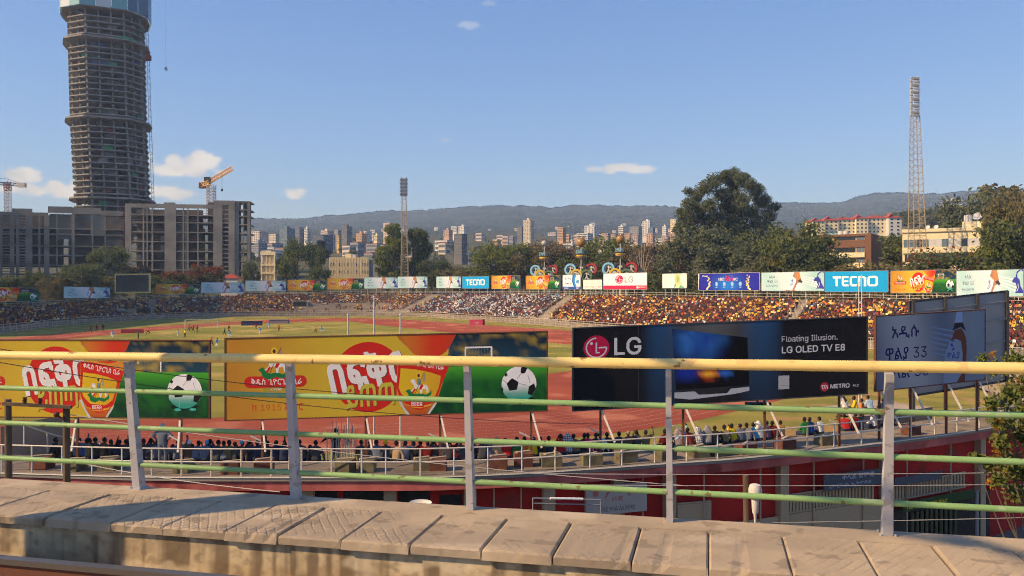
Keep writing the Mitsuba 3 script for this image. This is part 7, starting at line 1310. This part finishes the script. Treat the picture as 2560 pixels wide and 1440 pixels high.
TR = [('bush_a', 'leaf_dark', 18, 682, 330, 'dark bushy tree at the left edge above the dim yellow hoarding', 1.1, 0), ('broad_c', 'leaf_dark', 92, 672, 345, 'dark tree before the open storeys at the left', 1.1, 0), ('broad_a', 'leaf_olive', 140, 690, 335, 'olive bushy tree above the dim blue hoarding', 1.3, 0), ('broad_b', 'leaf_dark', 212, 650, 340, 'rounded green tree left of the scoreboard', 1.3, 0), ('broad_a', 'leaf_dark', 268, 612, 355, 'tall dark tree just left of the unfinished office block', 1.0, 0), ('bush_a', 'leaf_olive', 246, 676, 325, 'low olive bush left of the scoreboard', 1.3, 0),
      ('broad_b', 'leaf_dark', 343, 662, 360, 'tree with red blossom above the scoreboard', 1.25, 1), ('broad_b', 'leaf_dark', 452, 672, 345, 'spreading red-blossomed tree right of the scoreboard', 1.5, 1), ('broad_b', 'leaf_olive', 512, 657, 352, 'taller red-blossomed tree before the unfinished office block', 1.3, 1), ('broad_c', 'leaf_dark', 395, 684, 335, 'dark low tree between scoreboard and red-blossomed trees', 1.4, 0),
      ('broad_a', 'leaf_dark', 628, 650, 372, 'dark tree at the foot of the unfinished office block', .62, 0), ('broad_b', 'leaf_dark', 745, 586, 370, 'big dark round tree between stair tower and cream office', .8, 0), ('broad_c', 'leaf_dark', 716, 630, 392, 'dark tree right of the tan stair tower', .7, 0), ('broad_a', 'leaf_dark', 795, 612, 400, 'dark slender tree left of the cream office', .6, 0), ('bush_a', 'leaf_dark', 800, 662, 365, 'low dark bush at the left corner of the cream office', 1.0, 0), ('tall_a', 'leaf_olive', 803, 600, 520, 'palm-like brownish tree on the skyline left of the cream office', 1.3, 0),
      ('tall_a', 'leaf_green', 985, 556, 365, 'tallest bright green tree left of the smaller floodlight mast', .98, 0), ('tall_b', 'leaf_green', 955, 618, 372, 'bright green tree leaning on the tallest one', 1.0, 0), ('tall_b', 'leaf_dark', 1035, 574, 372, 'dark green tree right of the smaller floodlight mast, first of two', .85, 0), ('tall_a', 'leaf_dark', 1058, 572, 378, 'dark green tree right of the smaller floodlight mast, second of two', .85, 0), ('broad_a', 'leaf_dark', 1082, 645, 365, 'rounded small tree above the gap in the hoardings', 1.2, 0),
      ('broad_c', 'leaf_olive', 1128, 660, 360, 'grey-green small tree above the small cyan hoarding', 1.3, 0), ('broad_b', 'leaf_olive', 1172, 668, 350, 'low grey-green tree behind the small cyan hoarding', 1.4, 0), ('broad_a', 'leaf_green', 1225, 612, 350, 'tree left of the ring monuments, wide and green', 1.2, 0), ('broad_b', 'leaf_green', 1268, 592, 345, 'dark crown left of the silver ball', 1.15, 0), ('broad_c', 'leaf_olive', 1315, 612, 340, 'olive crown directly below the silver ball', 1.2, 0), ('broad_a', 'leaf_brown', 1352, 600, 350, 'brownish crown behind the silver ball', 1.15, 0), ('broad_b', 'leaf_brown', 1402, 598, 345, 'brown crown between silver and middle balls', 1.15, 0),
      ('broad_c', 'leaf_dark', 1440, 622, 335, 'dark green crown under the middle ball', 1.15, 0), ('broad_a', 'leaf_green', 1508, 588, 330, 'green crown between the two bronze balls', 1.1, 0), ('broad_b', 'leaf_dark', 1548, 612, 318, 'dark crown under the right bronze ball', 1.2, 0), ('broad_c', 'leaf_brown', 1590, 604, 312, 'brown thin crown right of the right bronze ball', 1.1, 0), ('broad_a', 'leaf_olive', 1640, 602, 318, 'olive crown above the small leafy hoarding', 1.15, 0), ('broad_b', 'leaf_brown', 1668, 632, 300, 'brown crown with red flecks above the small leafy hoarding', 1.2, 1), ('bush_a', 'leaf_dark', 1630, 668, 290, 'dark bush right of the white and red hoarding', 1.2, 0), ('bush_a', 'leaf_dark', 1735, 672, 270, 'dark bush left of the royal blue hoarding', 1.3, 0),
      ('broad_a', 'leaf_eucalypt', 1745, 560, 285, 'dark lower tree at the left foot of the big eucalyptus', 1.15, 0), ('broad_c', 'leaf_dark', 1905, 566, 275, 'dark lower tree at the right foot of the big eucalyptus', 1.1, 0), ('broad_b', 'leaf_eucalypt', 1830, 590, 268, 'dark lower tree in front of the big eucalyptus trunk', 1.3, 0), ('broad_c', 'leaf_dark', 1990, 545, 225, 'black-green tree before the tan apartment block', .95, 0), ('broad_a', 'leaf_dark', 2040, 620, 222, 'dark loose tree with pale gaps before the tan block', 1.2, 0), ('broad_b', 'leaf_olive', 1955, 628, 228, 'dark tree between the eucalyptus and the tan block', 1.3, 0), ('bush_a', 'leaf_olive', 2120, 645, 205, 'pale olive bush above the large cyan hoarding', 1.1, 0),
      ('tall_b', 'leaf_dark', 2247, 590, 232, 'dark tree between the tan and cream apartment blocks', 1.3, 0), ('broad_b', 'leaf_dark', 2375, 612, 195, 'rounded tree with reddish flecks before the cream apartment block', 1.6, 1), ('broad_c', 'leaf_green', 2512, 570, 188, 'green tree covering the end of the cream apartment block', .8, 0), ('broad_a', 'leaf_olive', 2530, 470, 190, 'large olive-green tree at the right edge of the skyline', .56, 0), ('broad_b', 'leaf_eucalypt', 2445, 456, 290, 'tall dark rounded tree behind the roof water tank', .8, 0), ('tall_a', 'leaf_olive', 2500, 462, 300, 'slender olive tree beside the tall dark rounded one', 1.3, 0), ('broad_c', 'leaf_dark', 2590, 500, 185, 'dark tree cut by the right edge of the frame', 1.0, 0), ('bush_a', 'leaf_dark', 2510, 660, 160, 'dark bush above the rightmost pale hoarding', 1.5, 0), ('bush_a', 'leaf_olive', 2290, 650, 190, 'olive bush at the foot of the tall floodlight mast', 1.3, 0)]
for nm, lf, x, yt, Y, lab, wd, bl in TR: tree(nm, lf, x, yt, Y, lab, width=wd, bloom=bool(bl))
rt = np.random.default_rng(33)
for q in range(26):                                                # wooded ridge behind the red-roofed complex
    x = rt.uniform(2105, 2440); Y = rt.uniform(560, 820); y = ground_row(x, Y); tree(['tall_a', 'broad_a', 'tall_b', 'broad_c'][q % 4], ['leaf_dark', 'leaf_eucalypt', 'leaf_olive'][q % 3], x, y - rt.uniform(12, 17) / Y * F, Y, f"{['dark', 'grey-green', 'olive'][q % 3]} {['slender', 'round', 'narrow', 'loose'][q % 4]} tree on the wooded ridge above the red roofs", group='dark trees on the wooded ridge', width=1.25)
for q in range(34):                                                # scrub on the right slope
    x = rt.uniform(2290, 2640); Y = rt.uniform(330, 560); y = ground_row(x, Y); tree(['broad_a', 'bush_a', 'broad_c', 'broad_b'][q % 4], ['leaf_dark', 'leaf_olive', 'leaf_green'][q % 3], x, y - rt.uniform(5, 10) / Y * F, Y, f"{['dark', 'olive', 'green'][q % 3]} {['round', 'low', 'loose', 'broad'][q % 4]} tree on the slope behind the cream apartment block", group='trees on the scrubby right slope', width=1.3)
for q in range(240):
    x = rt.uniform(600, 2080); Y = float(np.exp(rt.uniform(math.log(430), math.log(1900)))); y = ground_row(x, Y); tree(['broad_a', 'broad_b', 'tall_a', 'broad_c', 'bush_a'][q % 5], ['leaf_dark', 'leaf_dark', 'leaf_olive', 'leaf_eucalypt'][q % 4], x, y - rt.uniform(5, 10) / Y * F, Y, f"{['dark', 'deep green', 'olive', 'grey-green'][q % 4]} {['round', 'broad', 'slender', 'loose', 'low bushy'][q % 5]} distant tree {city_zone(x)}", group='distant trees ' + city_zone(x), width=1.3)
# the big eucalyptus
k = thing('eucalyptus_tree', 'huge spreading eucalyptus towering over the royal blue hoarding', 'tree'); Ye = 292.
C, R, Nn = [], [], []
for (x, y, r_) in ((1832, 436, 20), (1812, 440, 18), (1852, 446, 20), (1785, 452, 22), (1762, 470, 22), (1742, 486, 20), (1872, 462, 22), (1892, 482, 24), (1908, 508, 24), (1922, 538, 20), (1724, 512, 22), (1712, 540, 22), (1705, 566, 20), (1832, 474, 24), (1802, 486, 22), (1856, 502, 26), (1776, 512, 22), (1818, 520, 22), (1748, 548, 22), (1878, 532, 24), (1842, 552, 26), (1906, 566, 26), (1732, 580, 22),
                   (1790, 572, 22), (1866, 590, 28), (1816, 600, 28), (1764, 606, 26), (1716, 606, 24), (1898, 612, 30), (1842, 636, 34), (1790, 640, 32), (1740, 640, 30), (1905, 645, 28), (1702, 640, 24), (1822, 502, 22), (1798, 546, 24), (1848, 528, 22), (1776, 548, 20), (1830, 572, 22), (1752, 522, 18)):
    c = at(x, y, Ye + rng.normal() * 4); C.append(c); R.append(r_ / F * Ye * 1.12); Nn.append(1250)
    for e in range(3): C.append(c + rng.normal(size=3) * A(1, 1, .8) * r_ / F * Ye * .62); R.append(r_ / F * Ye * rng.uniform(.4, .75)); Nn.append(420)
put(k, 'crown', leaves(C, R, Nn, .36, 55, .85, .08), 'leaf_eucalypt')
w = MB(); b0 = at(1812, 800, Ye); limbs(w, b0, at(1822, 520, Ye), 1.1, [c for c in C[::4]], .32); put(k, 'trunk', w, 'bark')
# dry bare tree
k = thing('bare_tree', 'dry leafless tree with pale branches right of the ring monuments', 'tree'); w = MB(); b0 = at(1606, 745, 262)
for (x, y) in ((1597, 620), (1612, 605), (1622, 625), (1590, 640), (1632, 640), (1604, 600)): w.path(curve([b0, at(1605 + (x - 1605) * .35, 680, 262), at(x, y, 262)], n=7), np.linspace(.22, .05, 7), 5)
put(k, 'branches', w, 'bark_pale')
# flowering tree close by at the right
k = thing('flowering_tree', 'young tree with orange flower clusters close by at the right', 'tree'); Yt = 15.0; C, R, Nn = [], [], []
for (x, y, r_) in ((2540, 905, 40), (2490, 920, 30), (2575, 950, 50), (2520, 985, 42), (2480, 1010, 26), (2560, 1030, 46), (2505, 1060, 36), (2555, 1090, 40), (2500, 1105, 30), (2470, 1160, 30), (2530, 1160, 44), (2565, 1190, 44), (2500, 1200, 26), (2545, 1240, 36), (2440, 1140, 18), (2455, 895, 16), (2620, 1100, 60), (2620, 980, 60), (2615, 1200, 56)):
    C.append(at(x, y, Yt + rng.normal() * .25)); R.append(r_ / F * Yt); Nn.append(int(34 * (r_ / 30) ** 1.6) * 4)
put(k, 'crown', leaves(C, R, Nn, .055, 91, .9, .1), 'leaf_green'); put(k, 'blossom', leaves([c + rng.normal(size=3) * .1 for c in C[2:]], [r * .7 for r in R[2:]], [int(n * .26) for n in Nn[2:]], .045, 92, .9, .2), 'leaf_orange')
w = MB(); limbs(w, at(2640, 2300, Yt), at(2600, 1000, Yt), .09, C, .018); put(k, 'trunk', w, 'bark')

# ---------------------------------------------------------------- floodlight masts
def mast(label, x, yb, ybase_half, ytop, ytop_half, Y, heads, hm):
    k = thing('floodlight_mast', label, 'floodlight mast'); s = Y / F; b, t = at(x[0], yb, Y), at(x[1], ytop, Y); b = b.copy(); b[2] = 0
    hb, ht = ybase_half * s, ytop_half * s; Cn = [A(-1, -1, 0), A(1, -1, 0), A(1, 1, 0), A(-1, 1, 0)]; L = lambda q, u: b + (t - b) * u + Cn[q] * (hb + (ht - hb) * u)
    for q in range(4): w = MB(); w.tube(L(q, 0), L(q, 1), .11, 5); put(k, 'leg', w, hm)
    w = MB(); n = 34; u = 1 - (1 - np.linspace(0, 1, n + 1)) ** 1.0
    for i in range(n):
        for q in range(4): e = (q + 1) % 4; w.tube(L(q, u[i]), L(e, u[i + 1]), .05, 3); w.tube(L(q, u[i]), L(e, u[i]), .05, 3)
    put(k, 'bracing', w, hm, stuff=True); return k, t, s
mat('lamp_grey', lin(160, 164, 172), .4, .5)
k, t, s = mast('tall lattice floodlight mast rising before the cream apartment block', (2297, 2287), 700, 20, 290, 8, 208., 5, 'cream_paint')
w = MB(); lattice(w, t, t + A(0, 0, 96 * s), 14 * s, 8, .09); put(k, 'head_frame', w, 'rail_white', stuff=True)
for r in range(6):
    for c in range(3): w = MB(); p = t + A((-11 + c * 7) * s, -(1.2 - .2 * c) - .4, (6 + r * 17) * s); w.tube(p + A(.1, .35, .2), p + A(-.28, -.28, -.2), .2, 8, .48); put(k, 'lamp', w, 'lamp_grey')
    w = MB(); p = t + A(0, 0, (r * 17) * s); w.beam(p + A(-14 * s, -.5, 0), p + A(15 * s, .6, 0), .5, .08); put(k, 'walkway', w, 'steel_grey')
k, t, s = mast('smaller lattice floodlight mast beside the tall green trees', (1013, 1010), 690, 10, 490, 5, 355., 4, 'cream_paint')
w = MB(); lattice(w, t, t + A(0, 0, 46 * s), 12 * s, 5, .14); put(k, 'head_frame', w, 'steel_grey', stuff=True)
for r in range(5):
    for c in range(3): w = MB(); p = t + A((-6 + c * 6) * s, -1.4, (4 + r * 9) * s); w.tube(p, p + A(.2, -.7, -.3), .4, 8, .75); put(k, 'lamp', w, 'lamp_grey')
# ---------------------------------------------------------------- ring monuments
mat('ring_blue', lin(130, 186, 214), .5); mat('ring_red', lin(170, 44, 46), .5); mat('ring_black', lin(52, 54, 54), .5); mat('ring_yellow', lin(214, 176, 44), .5); mat('ring_green', lin(84, 112, 84), .5); mat('ball_silver', lin(176, 172, 166), .35, .5)
def torus(c, R_, r, ax, hgt, n=28):
    """a drum-like ring: flat band of depth hgt"""
    th = np.arange(n) * 2 * np.pi / n; ax = nrm(ax); x = nrm(np.cross(ax, A(0, 0, 1))); y = np.cross(x, ax); v, f = [], []
    for (rr_, o) in ((R_ + r, -1), (R_ + r, 1), (R_ - r, 1), (R_ - r, -1)): v.append(c + (np.cos(th)[:, None] * x + np.sin(th)[:, None] * y) * rr_ + ax * o * hgt / 2)
    i = np.arange(n); j = (i + 1) % n
    for q in range(4): a, b = q * n, ((q + 1) % 4) * n; f += [np.stack([a + i, a + j, b + j], 1), np.stack([a + i, b + j, b + i], 1)]
    return np.vstack(v), np.vstack(f)
def monument(lab, cx, DX, Y, ball_m, ball_y, ball_r, disc_y, rings_y, R_):
    k = thing('ring_monument', lab, 'monument'); s = Y / F; ax = A(-.42, -1, .06)
    g = at(cx, 720, Y); w = MB(); w.tube(A(g[0], g[1], 0), at(cx, ball_y, Y), .16, 8); put(k, 'pole', w, 'rail_white')
    c = at(cx, ball_y, Y); sp = trimesh.creation.icosphere(2, ball_r * s); bk_ = put(k, 'ball', (sp.vertices + c, sp.faces), ball_m, smooth=True)
    w = MB(); [w.tube(c + A(math.cos(a) * ball_r * s * .5, math.sin(a) * ball_r * s * .5, ball_r * s * .85), c + A(math.cos(a) * ball_r * s * .9, math.sin(a) * ball_r * s * .9, ball_r * s * 1.25), .12, 5) for a in np.linspace(0, 5.3, 6)]; put(bk_, 'torch_rim', w, 'rust')
    d = at(cx, disc_y, Y)
    for q, (m, zz, hh) in enumerate((('ring_black', .35, .3), ('ring_yellow', -.1, .5), ('w_orange', -.55, .4))): w = MB(); w.tube(d + A(0, 0, zz - hh / 2), d + A(0, 0, zz + hh / 2 - .003), 14.5 * s * (1 - .1 * q), 20); put(k, 'disc', w, m)
    tv = eth('', 1) if False else latin('OLYMPIC', 1, True); v, f = tri2(tv); n_ = 0
    x0, _, x1, _ = tv.bounds; th = -1.75 + (v[:, 0] - x0) / (x1 - x0) * 1.9; rr_ = 14 * s; P = np.c_[d[0] + np.sin(th + .4) * rr_, d[1] - np.cos(th + .4) * rr_, d[2] + .6 + v[:, 1] * 1.15]; put(k, 'lettering', (P, f), 'ring_blue')
    for q, (dx, dy, m) in enumerate(((-DX, 0, 'ring_blue'), (0, -1, 'ring_black'), (DX, -1, 'ring_red'), (-DX * .5, R_ * .9, 'ring_yellow'), (DX * .5, R_ * 1., 'ring_green'))):
        c = at(cx + dx * 1.02, rings_y + dy, Y) + A(0, (q - 2) * -.9, 0); rg = put(k, 'ring', torus(c, R_ * s * .84, R_ * s * .15, ax, 1.3 if q != 3 else .8), m)
        w = MB(); sp = [((0, .55), (0, -.1), .13), ((0, -.1), (-.25, -.6), .12), ((0, -.1), (.25, -.6), .12), ((0, .35), (-.45, .15), .1), ((0, .35), (.42, .35), .1)]
        axn = nrm(ax); xx = nrm(np.cross(axn, A(0, 0, 1))); yy = np.cross(xx, axn)
        for (p, e, r_) in sp: w.tube(c + (xx * p[0] + yy * p[1]) * R_ * s, c + (xx * e[0] + yy * e[1]) * R_ * s, r_ * R_ * s, 6)
        for a in np.linspace(.3, 6, 7): w.tube(c + (xx * math.cos(a) + yy * math.sin(a)) * R_ * s * .45, c + (xx * math.cos(a) + yy * math.sin(a)) * R_ * s * .68, .07 * R_ * s, 4)
        put(rg, 'emblem', w, 'w_white')
    for dx in (-R_, 0, R_): g = at(cx + dx, rings_y, Y); w = MB(); w.tube(A(g[0], g[1] + 1.4, 0), g + A(0, 1.4, 0), .2, 6); put(k, 'stand_pole', w, 'rail_white')
monument('ring monument with a small silver ball, leftmost of three', 1361, 21, 300., 'ball_silver', 608, 7.5, 643, 676, 14)
monument('ring monument with the largest bronze ball, middle of three', 1453, 25, 275., 'gold_paint', 606, 12, 638, 674, 15.5)
monument('ring monument with a bronze ball over the white and red hoarding', 1551, 27, 262., 'gold_paint', 598, 10.5, 634, 672, 16.5)
# ---------------------------------------------------------------- goal, boards and boxes on the field
k = thing('football_goal', 'white football goal at the far end of the pitch', 'goal'); a, b = gnd(463, 824, 0), gnd(545, 822, 0); w = MB()
for p in (a, b): w = MB(); w.tube(p, p + A(0, 0, 2.6), .09, 6); put(k, 'post', w, 'white_paint')
w = MB(); w.tube(a + A(0, 0, 2.6), b + A(0, 0, 2.6), .09, 6); put(k, 'crossbar', w, 'white_paint')
w = MB(); dd = nrm(A(-(b - a)[1], (b - a)[0], 0)) * 1.6
for t in np.linspace(0, 1, 26): p = a + (b - a) * t; w.tube(p + A(0, 0, 2.6), p + dd, .012, 3)
for t in np.linspace(.1, .9, 8): w.tube(a + A(0, 0, 2.6) * (1 - t) + dd * t, b + A(0, 0, 2.6) * (1 - t) + dd * t, .012, 3)
put(k, 'net', w, 'wire_light', stuff=True)
mat('board_maroon', lin(120, 36, 44)); mat('board_navy', lin(44, 44, 80)); mat('board_mauve', lin(120, 104, 124)); mat('board_pink', lin(206, 74, 100))
def low_box(base, x0, x1, yt, yb, m, lab, cat, dep):
    k = thing(base, lab, cat); a, b = gnd(x0, yb, 0), gnd(x1, yb, 0); d = nrm(b - a); n = A(-d[1], d[0], 0); h = (yb - yt) / F * a[1]; w = MB(); w.frame((a + b) / 2 + n * dep / 2 + A(0, 0, h / 2), np.linalg.norm(b - a), dep, h, d, n, A(0, 0, 1)); put(k, 'panel', w, m); return k, a, b, d, n, h
for x0, x1, yt, yb, m, lab in ((302, 358, 823, 833, 'board_maroon', 'low maroon advertising board before the red track'), ): 
    k, a, b, d, n, h = low_box('advertising_board', x0, x1, yt, yb, m, lab, 'board', .3); w = MB(); [w.beam(a + (b - a) * t + n * .3, a + (b - a) * t + n * 1.0 + A(0, 0, .02), .08) for t in (.1, .5, .9)]; put(k, 'foot', w, 'steel_grey')
for x0, x1, yt, yb, m, lab in ((603, 652, 804, 814, 'board_navy', 'long navy team shelter on the far touchline'), (672, 720, 800, 809, 'board_mauve', 'long mauve-grey team shelter on the far touchline')):
    k, a, b, d, n, h = low_box('team_shelter', x0, x1, yt, yb, m, lab, 'shelter', .12); w = MB(); w.frame((a + b) / 2 + n * .8 + A(0, 0, h + .05), np.linalg.norm(b - a), 1.9, .1, d, n, A(0, 0, 1)); put(k, 'roof', w, m)
    for q, (p, s_) in enumerate(((a, 1), (b, -1))): w = MB(); w.frame(p + n * .85 + d * s_ * .06 + A(0, 0, h / 2), .1, 1.4, h - .01, d, n, A(0, 0, 1)); put(k, 'end_wall', w, m)
k, a, b, d, n, h = low_box('advertising_box', 1174, 1207, 799, 813, 'board_pink', 'bright pink three-sided advertising box beside the track', 'advertising box', .15)
w = MB(); w.prism(np.array([b[:2], (b + n * 2.2 + d * .5)[:2], (b + n * 2.3)[:2]]), 0, h); put(k, 'side_panel', w, 'board_maroon')
v, f = tri2(fit(eth('ቢር', 1), .38, .3, .72, .6)); put(k, 'lettering', (a + (b - a) * v[:, :1] + A(0, 0, h) * v[:, 1:2] - n * .01, f), 'white_paint')
# ---------------------------------------------------------------- poles and wires between the viaduct and the stand
k = thing('utility_pole', 'pair of dark wooden utility poles joined by a crossbar with insulators', 'utility pole'); Yp = 25.
for x, yt in ((20, 998), (166, 1014)): w = MB(); t = at(x, yt, Yp); w.tube(A(t[0] + (.06 if x < 50 else .04), t[1], -.4), t, .125, 10, .1); put(k, 'pole', w, 'wood_pole')
w = MB(); w.beam(at(8, 1009, Yp - .15), at(178, 1018, Yp - .15), .1, .1); put(k, 'crossbar', w, 'wood_pole')
for x, y in ((62, 1010), (100, 1012)): 
    w = MB(); c = at(x, y, Yp - .15)
    for q, r_ in enumerate((.07, .05, .075, .05, .065)): w.tube(c + A(0, 0, .04 + q * .035), c + A(0, 0, .07 + q * .035), r_, 8)
    put(k, 'insulator', w, 'rust')
w = MB(); c = at(141, 1036, Yp - .2); sp = trimesh.creation.icosphere(1, .09); w.add(sp.vertices + c, sp.faces); w.tube(c, c + A(.2, 0, -.15), .03, 5); put(k, 'insulator', w, 'rust')
def wire(lab, P, m='wire_mat', r=.011, sag=.25):
    a, b = at(*P[0]), at(*P[1]); t = np.linspace(0, 1, 26)[:, None]; pts = a + (b - a) * t - A(0, 0, 1) * sag * 4 * t * (1 - t); single('power_line', sweep(pts, r, 4), m, lab, 'cable')
wire('dark power line sagging from the upper left across the yellow hoardings', ((-60, 862, 22.), (1480, 1000, 30.)), sag=.5); wire('dark power line below the first one across the left hoarding', ((-60, 896, 22.), (1500, 1060, 30.)), sag=.4); wire('pale cable running from the wooden poles down to the right', ((166, 1035, Yp), (1720, 1215, 21.)), 'wire_light', .012, .2); wire('pale cable from the poles just above the stand rim', ((166, 1150, Yp), (700, 1230, 20.)), 'wire_light', .012, .1)
for q, (y0, y1, nm) in enumerate(((1187, 1180, 'upper'), (1214, 1210, 'middle'), (1316, 1292, 'lower'))): wire(f'{nm} horizontal fence wire before the red wall', ((1240, y0 - 4, 21.), (2640, y1, 21.)), 'wire_light', .010, .05)
k = thing('lamp_post', 'short wooden post carrying a white street lamp before the red wall', 'lamp post'); w = MB(); t = at(1864, 1188, 21.); w.tube(A(t[0] + .12, t[1], -.4), t, .085, 9, .075); put(k, 'post', w, 'wood_pole')
w = MB(); c = at(1888, 1212, 20.9); pts = [c + A(0, 0, z) for z in (.03, -.0, -.12, -.34, -.38, -.72, -.78, -1.0)]; w.path(pts, np.array([.05, .14, .18, .17, .10, .08, .04, .03]), 12); put(k, 'lantern', w, 'white_paint', smooth=50); w = MB(); w.beam(at(1868, 1230, 21.), at(1884, 1228, 20.9), .05, .03); put(k, 'strap', w, 'black_mat')
# ---------------------------------------------------------------- air
hz = A(0, 3000, 330)
scene['haze'] = {'type': 'cube', 'to_world': T().translate([0, 2600, 347.5]).scale([9000, 5000, 352.5]), 'bsdf': {'type': 'null'}, 'interior': {'type': 'ref', 'id': 'haze_air'}}
labels['haze'] = {'label': 'thin bluish afternoon haze over the city', 'kind': 'stuff'}

# labels: tell alike things of a small group apart by their order
ORD = 'leftmost second third fourth fifth sixth seventh eighth ninth tenth eleventh twelfth thirteenth fourteenth fifteenth sixteenth seventeenth eighteenth nineteenth twentieth'.split()
def screen_x(k):
    if scene.get(k, {}).get('type') == 'instance': m = np.array(mi.ScalarTransform4f(scene[k]['to_world']).matrix); return m[0, 3] / m[1, 3]
    e = next((q for q in scene if q == k or q.startswith(k + '__')), None); d = scene[e]; v = meshkit.WRITTEN[d['filename']][0].mean(0)
    if 'to_world' in d: v = (np.array(mi.ScalarTransform4f(d['to_world']).matrix) @ np.r_[v, 1])[:3]
    return v[0] / v[1]
same = {}
for k, l in labels.items():
    if l.get('group') and l.get('category'): same.setdefault(l['label'], []).append(k)
for lab, ks in same.items():
    if 1 < len(ks) <= 20:
        for i, k in enumerate(sorted(ks, key=screen_x)): labels[k]['label'] = f'{ORD[i]} {"from left " if i else ""}{lab}'.replace('from left ', 'from the left, ') if i else f'leftmost {lab}'
over = [(k, l['label']) for k, l in labels.items() if l.get('category') and len(l['label'].replace('-', ' ').split()) > 16]
